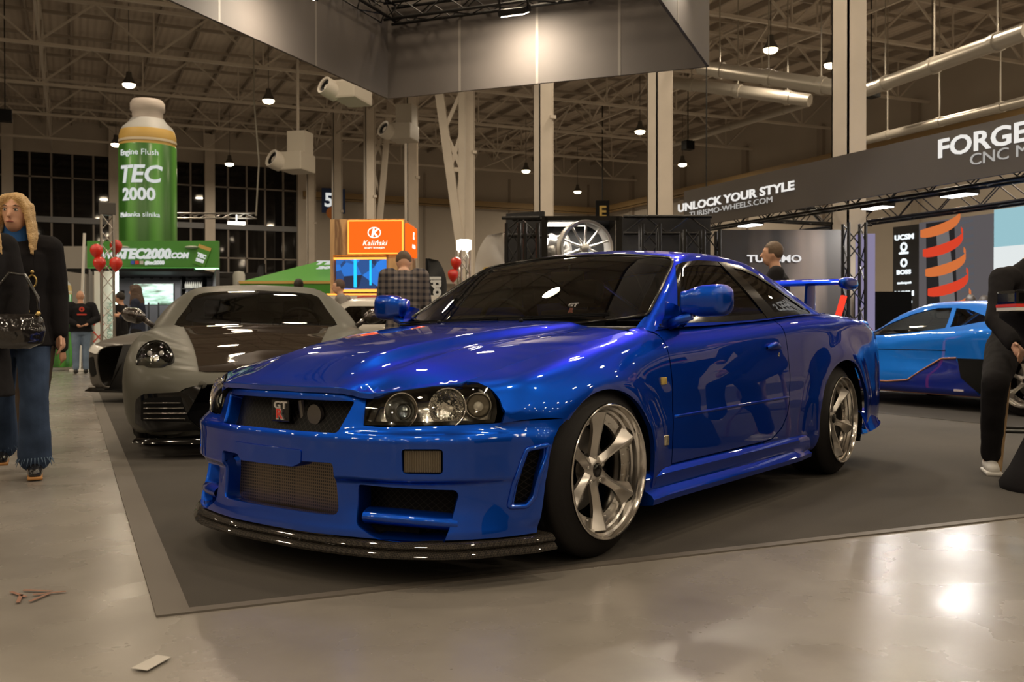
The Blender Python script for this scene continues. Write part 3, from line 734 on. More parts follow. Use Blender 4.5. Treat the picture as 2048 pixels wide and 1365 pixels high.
# recessed number plate panel outline
l = []
for (py_, pz) in ((-.235, .447), (.235, .440), (.235, .412), (.15, .408), (.12, .392), (-.14, .392), (-.165, .410), (-.235, .415)):
    h = SF.cast((5, py_, pz), (-1, 0, 0)); l.append((h[0][0]+.0005, py_, pz))
panel('plate_panel', BLUE, cF, fillet([fz(-.20, .452), fz(.168, .446), fz(.168, .402), fz(.13, .386), fz(-.13, .386), fz(-.165, .402), fz(-.20, .41)], .006), bumper, step=.03, flange=.006, off=.004)
# ---- carbon lip
def sweep_plan(prof, path, b):
    G = []
    for i, (x, y) in enumerate(path):
        a, c = path[max(i-1, 0)], path[min(i+1, len(path)-1)]; t = np.array((c[0]-a[0], c[1]-a[1])); t /= np.linalg.norm(t); n = (t[1], -t[0])
        G.append([(x+n[0]*o, y+n[1]*o, z) for o, z in prof])
    b.grid(G, closed_v=True); k = len(prof); n = len(G)
    b.raw(G[0], [tuple(range(k))]); b.raw(G[-1], [tuple(range(k-1, -1, -1))])
    return b
lp = [(.868, 0), (.866, .15), (.845, .33), (.80, .50), (.745, .600), (.655, .715), (.53, .79), (.43, .845), (.36, .862)]
c = resample(lp, 60); pth = [(x, -y) for x, y in c[:0:-1]]+[(x, y) for x, y in c]
prof = [(-.10, .155), (.004, .156), (.016, .150), (.024, .138), (.020, .132), (.014, .128), (.026, .122), (.034, .112), (.032, .104), (.02, .100), (-.10, .104)]
sweep_plan(prof, pth, MB()).build('front_lip', CARB, CAR, True, 35)
# ---- bonnet
XE = pch([(0, .855, .668), (.30, .842, .668), (.345, .828, .662), (.41, .768, .650), (.481, .717, .659), (.574, .641, .674), (.645, .585, .684), (.75, .50, .70)])
def hood_z(x, y):
    xe, ze = XE(abs(y))[0]; return hood_base(x, y)+(ze-hood_base(xe, y))*math.exp(-abs(xe-x)/.075)
def hood_base(x, y):
    y = abs(y); Zc = float(ZC(x)[0, 0]); yt, zt = TOP(x)[0]; q = min(y/yt, 1.15)
    z = Zc-(Zc-zt)*q**2.3
    L = .86-x
    yb = .235+.20*min(max(L, 0)/1.35, 1)
    fade = float(sstep(.02, .30, L))*float(1-.6*sstep(.9, 1.45, L))
    z += .020*fade*float(1-sstep(yb-.035, yb+.035, y))
    z -= .010*fade*math.exp(-((y-(yb+.07))/.05)**2)
    ys = yb+.115-.02*L; z += .007*float(sstep(.15, .5, L)*(1-sstep(.75, 1.2, L)))*math.exp(-((y-ys)/.022)**2)
    return z
ZC = pch([(.90, .648), (.87, .662), (.84, .674), (.75, .712), (.6, .762), (.4, .803), (.15, .838), (-.1, .866), (-.35, .890), (-.6, .912), (-.8, .92)])
def cH(Q):
    P = []; N = []
    for x, y in Q:
        z = hood_z(x, y); e = .004; gx = (hood_z(x+e, y)-hood_z(x-e, y))/(2*e); gy = (hood_z(x, y+e)-hood_z(x, y-e))/(2*e)
        n = np.array((-gx, -gy, 1.)); P.append((x, y, z)); N.append(n/np.linalg.norm(n))
    return np.array(P), np.array(N)
hl_ = [(.855, 0), (.853, .15), (.842, .30), (.828, .345), (.800, .385), (.768, .41), (.717, .481), (.641, .574), (.585, .645)] + [(x, TOP(x)[0, 0]-.004) for x in (.5, .4, .2, 0, -.24, -.42)] + [(-.50, .68), (-.455, .45), (-.42, .2), (-.41, 0)]
hood_o = hl_[:-1]+[(x, -y) for x, y in hl_[:0:-1]]+[(-.41, 0)]
hood_o = hl_+[(x, -y) for x, y in hl_[-2:0:-1]]
panel('bonnet', BLUE, cH, hood_o, CAR, step=.022, flange=.022, edge=.012)
# ---- fenders, doors, quarters
def arch(cx, cz, ra, rb, a0, a1, n=26): return [(cx+ra*math.cos(t), cz+rb*math.sin(t)) for t in np.linspace(R(a0), R(a1), n)]
ftop = [topA(x, .004) for x in (-.24, 0, .2, .4, .52, .575)]
# front edge of fender follows the lamp
fr = [(photoF(px, py)[0]+.010, photoF(px, py)[2]) for px, py in ((968, 766), (986, 779), (998, 800), (1000, 826), (996, 846))]
fen = oA([(-.528, .84)]) + [topA(-.47, .004)] + ftop + oA(fr) + oA([(.45, .560), (.375, .560)]) + oA(arch(.03, .33, .365, .312, 44, 180)) + oA([(-.335, .22), (-.345, .190)]) + oA([(-.528, .192), (-.528, .30), (-.526, .5), (-.526, .7)])
panel('fender', BLUE, cA, fen, CAR, step=.02, flange=.02, edge=.010, mirror=True)
doorh = [(x, TOP(x)[0, 1]-.012) for x in (-.545, -.85, -1.22, -1.6, -1.82)]
door_o = oA([(-.534, .83)]) + [topA(x, -.03) for x in (-.545, -.85, -1.22, -1.6, -1.83)] + oA([(-1.838, .83), (-1.840, .60), (-1.830, .50), (-1.80, .42), (-1.74, .36), (-1.62, .312), (-1.50, .304), (-.534, .300)])
doors = panel('door', BLUE, cA, door_o, CAR, step=.022, flange=.02, edge=.012, mirror=True)
qt = [topA(x, -.03) for x in (-1.845, -2.0, -2.2)] + [topA(x, .0) for x in (-2.4, -2.6, -2.85)] + [topA(x, .03) for x in (-2.95, -3.1, -3.3, -3.45, -3.58, -3.66)]
q_o = oA([(-1.846, .83)]) + qt + oA([(-3.66, .80), (-3.66, .60), (-3.63, .45), (-3.55, .30), (-3.3, .24), (-3.09, .24)]) + oA(arch(-2.64, .34, .425, .345, -10, 190, 30)) + oA([(-3.07, .20)][:0]) + oA([(-1.52, .192), (-1.52, .296), (-1.62, .304), (-1.745, .352), (-1.808, .415), (-1.838, .497), (-1.848, .60)])
# the arch runs front-to-rear: order rear foot -> over the top -> front foot
ar = arch(-2.64, .34, .425, .345, 197, -12, 34)
q_o = oA([(-1.846, .83)]) + qt + oA([(-3.66, .80), (-3.66, .60), (-3.63, .45), (-3.55, .30), (-3.3, .245)]) + oA(ar) + oA([(-2.19, .192), (-1.9, .192), (-1.52, .192), (-1.52, .296), (-1.62, .304), (-1.745, .352), (-1.808, .415), (-1.838, .497), (-1.848, .60)])
panel('rear_quarter_panel', BLUE, cA, q_o, CAR, step=.022, flange=.02, edge=.012, mirror=True)
# rear face, boot lid
b = MB(); G = []
for z in np.linspace(.24, .90, 14):
    r = []
    for y in np.linspace(-.62, .62, 25): r.append((-3.66-.05*(1-(y/.66)**2)-.02*math.sin((z-.24)/.66*PI), y, z))
    G.append(r)
b.grid(G); b.build('rear_fascia', BLUE, CAR, True)
def cB(Q):
    P = []; N = []
    for x, y in Q:
        def f(x, y): ty, tz = TOP(x)[0]; return tz+.02-.02*(y/.7)**2
        e = .004; gx = (f(x+e, y)-f(x-e, y))/(2*e); gy = (f(x, y+e)-f(x, y-e))/(2*e); n = np.array((-gx, -gy, 1.)); P.append((x, y, f(x, y))); N.append(n/np.linalg.norm(n))
    return np.array(P), np.array(N)
panel('boot_lid', BLUE, cB, [(-2.9, -.64), (-2.9, .64), (-3.3, .66), (-3.60, .62), (-3.70, .3), (-3.70, -.3), (-3.60, -.62), (-3.3, -.66)], CAR, step=.05)
# side skirt, swept along the sill
for sg in (1, -1):
    G = []
    for x in np.linspace(-.285, -2.13, 60):
        t = (x+.285)/(-1.845); k = float(1-sstep(0, .10, t)); k2 = float(sstep(.86, 1, t))
        top = .30-.0*t-.01*k; o = .902+.012*k
        pr = [(.852, top-.004), (.866, top-.012), (.880-.008*k2, top-.03), (.872, .235), (.874, .215), (o-.01-.03*k2, .200), (o-.02*k2, .185), (o-.004-.02*k2, .163), (.86, .156), (.70, .16)]
        G.append([(x, y*sg, z) for y, z in pr])
    b = MB(); b.grid(G); b.raw(G[0], [tuple(range(10))]); b.raw(G[-1], [tuple(range(10))]); b.build('side_skirt', BLUE, CAR, True, 40)
    # rear spat / diffuser end
    b = MB(); G = []
    for x in np.linspace(-3.02, -3.62, 14):
        t = (-3.02-x)/.6; yy = .87-.10*t*t
        G.append([(x, (yy-.04)*sg, .36), (x, yy*sg, .34+.03*t), (x, (yy+.025)*sg, .26), (x, (yy+.04)*sg, .225+.02*t), (x, (yy+.02)*sg, .21+.02*t), (x, (yy-.1)*sg, .22)])
    b.grid(G, closed_v=True); b.build('rear_spat', BLUE, CAR, True, 40)
# ---- greenhouse
KR = [(-.46, .745, .835), (-.56, .728, .893), (-.80, .685, 1.035), (-1.03, .630, 1.165), (-1.12, .612, 1.208), (-1.25, .605, 1.236), (-1.5, .603, 1.250), (-1.85, .612, 1.230), (-2.2, .625, 1.157), (-2.5, .64, 1.068), (-2.78, .655, .978), (-2.93, .665, .945)]
KC = [(-.36, .85), (-.44, .90), (-.72, 1.06), (-1.00, 1.205), (-1.12, 1.252), (-1.28, 1.282), (-1.5, 1.297), (-1.85, 1.285), (-2.25, 1.205), (-2.60, 1.10), (-2.93, .99), (-3.08, .955)]
KB = [(-.46, .76, .825), (-.60, .775, .86), (-.80, .785, .868), (-1.03, .792, .874), (-1.12, .792, .877), (-1.28, .792, .884), (-1.5, .792, .893), (-1.85, .792, .913), (-2.2, .785, .935), (-2.5, .775, .948), (-2.72, .74, .952), (-2.90, .69, .945)]
tt = np.arange(12.)
fR, fC, fB = (pch(np.c_[tt, np.array(k)]) for k in (KR, [(a, 0, b_) for a, b_ in KC], KB))
GG = []
for u in np.linspace(0, 11, 170):
    Rr, Cc, Bb = fR(u)[0], fC(u)[0], fB(u)[0]; row = []
    n_s = 26
    for v in np.linspace(0, 1, n_s): p = Bb+(Rr-Bb)*v; p = p+np.array((0, .016*math.sin(PI*v)*min(1, np.linalg.norm(Rr-Bb)/.3), 0)); row.append(p)
    for v in np.linspace(0, 1, 60)[1:]:
        e = v; p = Rr+(Cc-Rr)*np.array((math.sin(e*PI/2)**.9 if Rr[0] != Cc[0] else e, e, math.sin(e*PI/2)**.95)); row.append(p)
    GG.append(row)
GG = np.array(GG); GG = gsmooth(GG, 6)
full = np.concatenate([GG, (GG*np.array((1, -1, 1)))[:, -2::-1]], axis=1)
SG = Surf(full)
cG = Chart(SG, 'x', (0, 0, .62), .6)
def photoG(px, py, flip=1):
    o = Vector(CEYE); h = SG.cast(o, cray(px, py))
    if h is None: h = SG.near(np.array(cpl(px, py, 1, .65)))
    return cG.inv(h[0]*np.array((1, flip, 1)))
def gs(x, z): h = SG.cast((x, 5, z), (0, -1, 0)); return cG.inv(h[0])
# the top chart is better for roof/windscreen: rays from below
cT = Chart(SG, 'top')
def mirx(p): return [(a, -b) for a, b in p][::-1]
ws_half = [(-.395, 0), (-.42, .2), (-.47, .42), (-.56, .62), (-.61, .695), (-.63, .698), (-.80, .660), (-1.02, .602), (-1.085, .575), (-1.115, .54), (-1.118, .40), (-1.11, .2), (-1.105, 0)]
ws = ws_half+[(x, -y) for x, y in ws_half[-2:0:-1]]
panel('windscreen', WGL, cT, ws, CAR, step=.04, flange=.004, off=.001)
rimw = dens(ws, .02); P, N = cT(rimw)
MB().path([p+n*.002 for p, n in zip(P, N)], .0075, 8, True).build('windscreen_seal', BLKG, CAR, True)
# black frit band inside the top edge of the windscreen
band = [(-1.03, -.59), (-1.05, 0), (-1.03, .59), (-1.085, .57), (-1.112, .52), (-1.10, 0), (-1.112, -.52), (-1.085, -.57)]
panel('windscreen_shade_band', BLK, cT, band, CAR, step=.04, flange=0, off=-.004)
rw_half = [(-2.17, 0), (-2.18, .3), (-2.19, .50), (-2.25, .535), (-2.6, .56), (-2.78, .56), (-2.88, .5), (-2.98, 0)]
rw = rw_half+[(x, -y) for x, y in rw_half[-2:0:-1]]
rear_glass = panel('rear_window', SGL, cT, rw, CAR, step=.05, flange=.004)
# side glass openings in the (x,z) side chart
swf = [(-.745, .892), (-.80, .945), (-.90, 1.045), (-.985, 1.130), (-1.04, 1.170), (-1.12, 1.192), (-1.25, 1.207), (-1.5, 1.214), (-1.72, 1.205), (-1.88, 1.172), (-2.08, 1.108), (-2.28, 1.030), (-2.42, .972), (-2.405, .957), (-2.2, .950), (-1.85, .930), (-1.5, .912), (-1.2, .902)]
side_hole = [gs(x, z) for x, z in swf]
# pillars and roof: one sheet per side from the belt to the roof centre, cut round the glass
def topG(x, y): h = SG.cast((x, y, 5), (0, 0, -1)); return cG.inv(h[0])
belt = [cG.inv(SG.near(np.array(fB(u)[0])+np.array((0, 0, .012)))[0]) for u in np.linspace(.6, 10.6, 30)]
wsL = [topG(x, y) for x, y in ws_half[4:]]
rwL = [topG(x, y) for x, y in rw_half[:-1]]+[topG(-2.97, .2)]
roof_o = belt[::-1]+[topG(-.50, .70), topG(-.56, .695)]+wsL+rwL+[topG(-3.02, .2), topG(-2.97, .55)]
panel('roof_and_pillars', BLUE, cG, roof_o, CAR, [side_hole], step=.022, flange=.012, hflange=.012, edge=.012, mirror=True)
# black window surround, front glass, quarter glass
c0 = np.mean(side_hole, axis=0)
def shrink(poly, d):
    P = np.array(poly); n = len(P); out = []; s = 1 if area2(poly) > 0 else -1
    for i in range(n):
        a, b = P[i-1], P[(i+1) % n]; t = b-a; t = t/(np.linalg.norm(t)+1e-9); out.append(tuple(P[i]+np.array((-t[1], t[0]))*d*s))
    return out
inner = shrink(dens(side_hole, .02), .020)
panel('window_frame', BLKG, cG, side_hole, CAR, [inner], step=.03, flange=.004, off=.002, mirror=True)
bp = [gs(-1.50, 1.21), gs(-1.60, 1.205), gs(-1.82, .94), gs(-1.70, .93)]
panel('b_pillar', BLKG, cG, [gs(-1.47, 1.212), gs(-1.585, 1.212), gs(-1.88, .935), gs(-1.735, .922)], CAR, step=.03, flange=.004, off=.004, mirror=True)
qg = [gs(-1.585, 1.212)]+[gs(x, z) for x, z in swf[8:14]]+[gs(-2.2, .95), gs(-1.88, .935)]
panel('quarter_window', SGL, cG, qg, CAR, step=.04, flange=0, off=-.002, mirror=True)
dg = [gs(x, z) for x, z in swf[:7]]+[gs(-1.47, 1.212), gs(-1.735, .922), gs(-1.5, .912), gs(-1.2, .902)]
panel('side_window', glassmat('clear_side_glass', (.35, .36, .36)), cG, dg, CAR, step=.04, flange=0, off=-.002, mirror=True)
# black trim along the belt
for sg in (1, -1):
    l = [(x, (TOP(x)[0, 0]+.028)*sg, TOP(x)[0, 1]+.006) for x in np.linspace(-.62, -2.15, 24)]
    MB().path(l, .012, 8).build('belt_moulding', BLK, CAR, True)
    # ledge closing body shoulder to the glass
    G = []
    for x in np.linspace(-.42, -2.75, 50):
        ty, tz = TOP(x)[0]; G.append([(x, (ty+.035)*sg, tz-.012), (x, (ty+.0)*sg, tz+.006), (x, (ty-.08)*sg, tz-.01)])
    MB().grid(G).build('belt_shelf', BLKG if False else BLUE, CAR, True)
# door moulding crease, door handle, side markers
for sg, dr in ((1, doors[0]), (-1, doors[1])):
    def sp(x, z, d=0): p = side_pt(x, z); return (p[0], (p[1]+d)*sg, p[2])
    MB().path([sp(x, .497+.012*(-.53-x)/1.3, -.004) for x in np.linspace(-.545, -1.825, 30)], .0085, 8).build('side_moulding', BLUE, dr, True)
    b = MB(); hx = -1.66
    G = []
    for i in range(13):
        t = i/12; x = -1.565-.17*t; z = .772+.012*math.sin(PI*t); k = math.sin(PI*min(max(t, .02), .98))**.35
        c_ = sp(x, z, .016*k)
        G.append([(c_[0], c_[1]+sg*.014*k*math.cos(a), c_[2]+.019*k*math.sin(a)) for a in np.linspace(0, 2*PI, 10, endpoint=False)])
    b.grid(G, closed_v=True); b.build('door_handle', BLUE, dr, True)
    b = MB(); c_ = sp(-1.715, .735, .002); b.ball(c_, .012, sc=(1, .35, 1)); b.build('key_lock', CHR, dr, True)
    for nm, x, z, w_, h_ in (('side_marker_lamp', -.452, .652, .022, .016), ('side_badge', -.462, .405, .018, .022)):
        c_ = sp(x, z, .002); b = MB(); b.box((-w_, -.006, -h_), (w_, .006, h_), Matrix.Translation(c_), bev=.005); b.build(nm, mat('amber_lens', (.42, .30, .08), .12, 0, 1) if nm[5] == 'm' else mat('side_badge_metal', (.55, .50, .36), .2, .8), CAR, True)
# ---- door mirrors
for sg in (1, -1):
    b = MB(); G = []
    for i in range(22):
        t = i/21; y = .835+.215*t; k = float(.72+.28*sstep(0, .45, t))*(max(0, 1-max(0, (t-.72)/.28)**3.2)**.5)
        k = max(k, .10)
        hz, hx = .068*k, .062*k; cx, cz = -.70-.02*t, .985+.008*t
        G.append([(cx+hx*math.copysign(abs(math.cos(a))**.6, math.cos(a)), y*sg, cz+hz*math.copysign(abs(math.sin(a))**.6, math.sin(a))) for a in np.linspace(0, 2*PI, 24, endpoint=False)])
    b.grid(G, closed_v=True); b.raw(G[-1], [tuple(range(24))]); b.raw(G[0], [tuple(range(24))])
    mo = b.build('door_mirror', BLUE, CAR, True)
    b = MB(); b.raw([(-.764, .855*sg, .935), (-.768, 1.00*sg, .945), (-.768, 1.00*sg, 1.03), (-.764, .855*sg, 1.025)], [(0, 1, 2, 3)]); b.build('mirror_glass', CHR, mo)
    b = MB(); b.grid([[(x, y*sg, z) for x, y, z in r] for r in ([(-.60, .74, .885), (-.60, .77, .875), (-.63, .775, .93), (-.66, .76, .99)], [(-.78, .755, .885), (-.78, .79, .875), (-.76, .785, .93), (-.74, .765, .98)], [(-.70, .86, .915), (-.70, .86, .905), (-.70, .86, .935), (-.70, .86, .94)])]); b.build('mirror_foot', BLUE, mo, True)
    MB().path([(-.68, .77*sg, .885), (-.675, .82*sg, .905), (-.68, .88*sg, .925)], [.024, .020, .018], 10).build('mirror_arm', BLUE, mo, True)
# ---- headlamps
LCH = mat('lamp_chrome', (.70, .69, .66), .20, .95, bump=.25, bscale=25)
HL = [oF([p])[0] for p in ((729, 846), (727, 838), (741, 800), (750, 793), (800, 783), (870, 774), (936, 767))]
lamp_px = [(727, 850), (724, 838), (738, 800), (746, 792), (800, 782), (870, 772), (930, 766), (958, 767), (980, 778), (992, 800), (994, 826), (989, 846), (860, 851)]
lamp_o = fillet(oF(lamp_px), .004, 3)
lam = panel('headlamp', BLKG, cF, lamp_o, CAR, [shrink(dens(lamp_o, .012), -.014 if area2(lamp_o) < 0 and False else .012)], step=.02, flange=.03, hflange=.055, off=-.002, mirror=True, edge=.01)
for i, sg in enumerate((1, -1)):
    hl = lam[i]
    def lp_(px, py, d=0):
        p = photoF(px, py); _, n = SF.near(p); n = n if n[0] > 0 else -n; return (p+np.array(n)*d)*np.array((1, sg, 1)), np.array((n[0], n[1]*sg, n[2]))
    if i == 0:
        panel('lamp_lens', LENS, cF, lamp_o, hl, step=.03, flange=0, off=.003)
        panel('lamp_bowl', LCH, cF, lamp_o, hl, step=.03, flange=0, off=-.062)
    else:
        panel('lamp_lens', LENS, cF, mir(lamp_o), hl, step=.03, flange=0, off=.003)
        panel('lamp_bowl', LCH, cF, mir(lamp_o), hl, step=.03, flange=0, off=-.062)
    for (px, py, rr, dp, kind) in ((800, 822, .060, .020, 'p'), (893, 816, .066, .026, 'r'), (957, 811, .042, .018, 'b')):
        c_, n_ = lp_(px, py, 0); fwd = Vector((.93, .30*sg, .20)).normalized() if kind != 'b' else Vector((.75, .62*sg, .2)).normalized()
        base = Vector(c_)-fwd*.052; M = orient(base, base+fwd)[0]
        b = MB(); prof_ = [(.008, 0), (rr*.45, .004), (rr*.75, .014), (rr*.94, .032), (rr, .046), (rr*1.05, .047), (rr*1.05, .040)]
        b.lathe(prof_, 36, M); b.build('reflector', ALU if kind != 'r' else mat('faceted_reflector', (.75, .74, .72), .12, 1, bump=.6, bscale=55), hl, True, 40)
        if kind == 'p':
            MB().ball((0, 0, .022), .030, 18, 12, (1, 1, .5), M).build('projector', glassmat('projector_glass', (.75, .8, .85), 0, 1.8), hl, True)
        else: MB().ball((0, 0, .016), .010 if kind == 'r' else .018, 12, 8, (1, 1, 1), M).build('bulb', mat('bulb_glass', (.75, .70, .62), .1, .2, 1), hl, True)
# ---- grille badge (plain raised letters)
CHT = mat('badge_silver', (.75, .75, .75), .15, .9); REDT = mat('badge_red', (.55, .04, .03), .3)
def flip_text(nm, t, y, z, size, x, m, parent, **k):
    M = face_frame((x, y, z), (0, 1, 0)); return lettering(nm, t, M, size, m, parent, **k)
bx = .835
b = MB(); b.box((bx-.008, -.052, .532), (bx, .045, .612), bev=.004); bd = b.build('grille_badge', BLKG, CAR)
flip_text('badge_letters', 'GT', .004, .592, .036, bx+.002, CHT, bd, bold=.0015, sx=1.5)
flip_text('badge_letter_red', 'R', -.002, .560, .050, bx+.002, CHT, bd, bold=.004, sx=1.15)
flip_text('badge_letter_red', 'R', -.002, .560, .050, bx+.0045, REDT, bd, bold=.0005, sx=1.15)
b = MB(); b.tube((.80, .155, .565), (.815, .155, .565), .036, 24); b.tube((.80, .085, .53), (.80, .07, .61), .012, 8); b.build('horn', mat('dull_metal', (.12, .11, .10), .4, .8), CAR, True, 40)
# ---- wing
G = []; wz = 1.165
def wing_sec(y, sg=1):
    a = 1-.0*abs(y); return [(-3.17+dx, y, wz+dz) for dx, dz in ((.11, .0), (.085, .020), (.03, .030), (-.04, .028), (-.10, .018), (-.13, .012), (-.10, .004), (-.04, -.004), (.03, -.014), (.085, -.012))]
for y in np.linspace(-.72, .72, 31): G.append(wing_sec(y))
WING = MB().grid(G, closed_v=True).build('rear_wing', BLUE, CAR, True, 50)
for sg in (1, -1):
    b = MB(); G = []
    for y, k in ((.715, .9), (.735, 1.1), (.752, 1.15), (.765, .9), (.770, .4)):
        G.append([(-3.16+dx*k, y*sg, wz+dz*k) for dx, dz in ((.13, -.005), (.11, .020), (.04, .032), (-.06, .03), (-.13, .025), (-.15, -.01), (-.10, -.032), (0, -.04), (.09, -.032))])
    b.grid(G, closed_v=True); b.raw(G[-1], [tuple(range(9))]); b.build('end_plate', BLUE, WING, True)
    b = MB(); b.grid([[(-3.12+ox-(0 if k else .0), (.50+oy)*sg, .95+k*.21) for ox, oy in ((.10-.03*k, 0), (.05-.02*k, .014), (-.07, .014), (-.12, 0), (-.07, -.014), (.05-.02*k, -.014))] for k in (0, .5, 1)], closed_v=True); b.build('wing_stand', BLUE, WING, True, 40)
# ---- wheels
def make_wheel(name, parent, cx, yo, cz=.330, sg=1, ang=0, tw=.27, steer=0, rt=.330, rr=.2534):
    M = Matrix.Translation((cx, yo*sg, cz)) @ Matrix.Rotation(R(steer), 4, 'Z') @ (Matrix.Identity(4) if sg > 0 else Matrix.Rotation(PI, 4, 'Z'))
    def L(p, seg=72, axis='y'): return MB().lathe(p, seg, M, 'y')
    ty = L([(rr-.004, -.012), (rr+.006, -.004), (rr+.010, -.010), (rr+.028, -.022), (rr+.050, -.036), (rt-.010, -.050), (rt-.003, -.060), (rt, -.074)] + [(rt-(.006 if i % 2 else 0), -.074-(tw-.108)*i/12) for i in range(1, 12)] + [(rt, -tw+.034), (rt-.018, -tw+.006), (rr+.03, -tw), (rr-.004, -tw+.02)], 96)
    t = ty.build('tyre', RUB, parent, True, 50)
    L([(rr+.002, -.010), (rr+.003, .000), (rr, .003), (rr-.005, .002), (rr-.008, -.004), (rr-.011, -.022), (rr-.020, -.026), (rr-.022, -.045), (rr-.031, -.049), (rr-.033, -.064), (rr-.050, -.068), (rr-.072, -.070), (rr-.073, -.080), (rr-.048, -.085), (rr-.045, -.14), (rr-.040, -.22), (rr-.01, -.25), (rr, -.25)], 96).build('rim_barrel', ALU, t, True, 50)
    b = MB(); N = 6
    for k in range(N):
        A = Matrix.Rotation(R(ang+60*k), 4, 'Y'); G = []
        for i in range(12):
            q = i/11; r = .030+(rr-.030-.030)*q; y = -.066+.046*q**1.3; yb = y-.012-.022*q; wd = .034-.015*math.sin(PI*min(1, q*1.0))**.8+.016*max(0, q-.62)/.38
            G.append([(s_*wd, y-(0 if j == 1 else th*.55 if j in (0, 2) else th), r) for j, s_ in enumerate((-1, 0, 1))] if False else [(-wd, yb, r), (-wd*.45, yb+(y-yb)*.55, r), (-.0035, y, r), (.0035, y, r), (wd*.45, yb+(y-yb)*.55, r), (wd, yb, r), (wd*.8, yb-.016, r), (-wd*.8, yb-.016, r)])
        b2 = MB(); b2.grid(G, closed_v=True); b2.raw(G[-1], [tuple(range(8))]); b.raw(b2.v, b2.f, M @ A)
    b.lathe([(0, -.062), (.034, -.062), (.044, -.068), (.060, -.078), (.066, -.10), (.06, -.12)], 36, M, 'y')
    b.build('spoke_star', ALUB, t, True, 35)
    MB().lathe([(0, -.052), (.020, -.052), (.026, -.056), (.028, -.064)], 24, M, 'y').build('centre_cap', BLKG, t, True)
    b = MB()
    for k in range(5): a = 2*PI*k/5+.3; b.tube((.050*math.cos(a), -.075, .050*math.sin(a)), (.050*math.cos(a), -.066, .050*math.sin(a)), .008, 8)
    b2 = MB().raw(b.v, b.f, M); b2.build('wheel_nuts', CHR, t, True, 40)
    b = MB()
    for k in range(30):
        a = 2*PI*k/30; r_ = rr-.060; b.tube((r_*math.cos(a), -.071, r_*math.sin(a)), (r_*math.cos(a), -.063, r_*math.sin(a)), .0035, 6)
    MB().raw(b.v, b.f, M).build('rim_bolts', CHR, t, True, 40)['kind'] = 'stuff'
    b = MB(); b.lathe([(.07, -.15), (.165, -.15), (.165, -.175), (.07, -.175)], 48, M, 'y', closed=True); b.build('brake_disc', mat('disc_steel', (.22, .21, .20), .3, .9), t, True, 40)
    return t
make_wheel('front', CAR, 0, .887, ang=0, steer=-1.6)
make_wheel('front', CAR, 0, .887, sg=-1, steer=-1.6, ang=20)
make_wheel('rear', CAR, -2.665, .880, ang=14)
make_wheel('rear', CAR, -2.665, .880, sg=-1, ang=40)
# ---- wheel housings and underbody (dark)
for sg in (1, -1):
    for cx, ra in ((.03, .40), (-2.64, .445)):
        b = MB(); G = []
        for a in np.linspace(-25, 205, 24):
            G.append([(cx+ra*math.cos(R(a)), y*sg, max(.12, .33+ra*.88*math.sin(R(a)))) for y in (.858, .845, .50)])
        b.grid(G); b.build('wheel_housing', BLK, CAR, True)
b = MB(); b.box((-3.55, -.55, .17), (.70, .55, .24)); b.box((-2.1, -.80, .17), (-.4, .80, .24)); b.build('underbody', BLK, CAR)
b = MB(); b.box((-.40, -.66, .24), (-.30, .66, .84)); b.build('bulkhead', BLK, CAR)
# ---- cabin
b = MB(); b.box((-2.95, -.74, .24), (-.45, .74, .34)); b.box((-2.9, -.70, .34), (-2.35, .70, .90)); b.build('cabin_floor', DARKIN, CAR)
b = MB(); b.box((-.86, -.70, .70), (-.42, .70, .88), bev=.03); b.box((-.95, -.36-.16, .82), (-.70, -.36+.16, .94), bev=.03); b.box((-1.5, -.12, .3), (-.8, .12, .60), bev=.02); b.build('dashboard', DARKIN, CAR, True, 40)
SEATM = mat('grey_seat_cloth', (.06, .065, .07), .8)
for sy in (.36, -.36):
    b = MB(); b.box((-1.55, sy-.25, .34), (-1.02, sy+.25, .50), bev=.05)
    M = Matrix.Translation((-1.52, sy, .45)) @ Matrix.Rotation(R(-16), 4, 'Y'); b.box((-.09, -.24, 0), (.05, .24, .55), M, bev=.05); b.box((-.07, -.13, .58), (.03, .13, .74), M, bev=.045)
    b.tube(M @ Vector((-.02, -.06, .5)), M @ Vector((-.02, -.06, .62)), .008); b.tube(M @ Vector((-.02, .06, .5)), M @ Vector((-.02, .06, .62)), .008)
    b.build('front_seat', SEATM, CAR, True, 40)
b = MB(); b.box((-2.35, -.55, .45), (-1.95, .55, .6), bev=.04); b.box((-2.5, -.55, .5), (-2.33, .55, .93), bev=.04); b.build('rear_bench', SEATM, CAR, True, 40)
M = Matrix.Translation((-1.0, -.36, .86)) @ Matrix.Rotation(R(-68), 4, 'Y')
b = MB(); b.path([M @ Vector((.175*math.cos(a), .175*math.sin(a), 0)) for a in np.linspace(0, 2*PI, 33)[:-1]], .014, 8, True)
for a in (0, 180, 270 - 0): b.tube(M @ Vector((0, 0, 0)), M @ Vector((.17*math.sin(R(a)), .17*math.cos(R(a)), 0)) if a != 270 else M @ Vector((-.17, 0, 0)), .014, 8)
b.ball(M @ Vector((0, 0, 0)), .045); b.tube(M @ Vector((0, 0, 0)), M @ Vector((0, 0, -.25)), .03); b.build('steering_wheel', BLK, CAR, True, 50)
b = MB(); b.box((-1.04, -.10, 1.115), (-1.02, .10, 1.165), bev=.008); b.tube((-1.03, 0, 1.15), (-1.06, 0, 1.20), .008); b.build('rear_view_mirror', BLK, CAR)
b = MB(); b.tube((-.50, -.30, .915), (-.66, .30, .985), .006); b.tube((-.46, -.34, .905), (-.50, -.30, .915), .01); b.tube((-.50, .28, .920), (-.73, .62, .925+.03), .006)
WIP = []
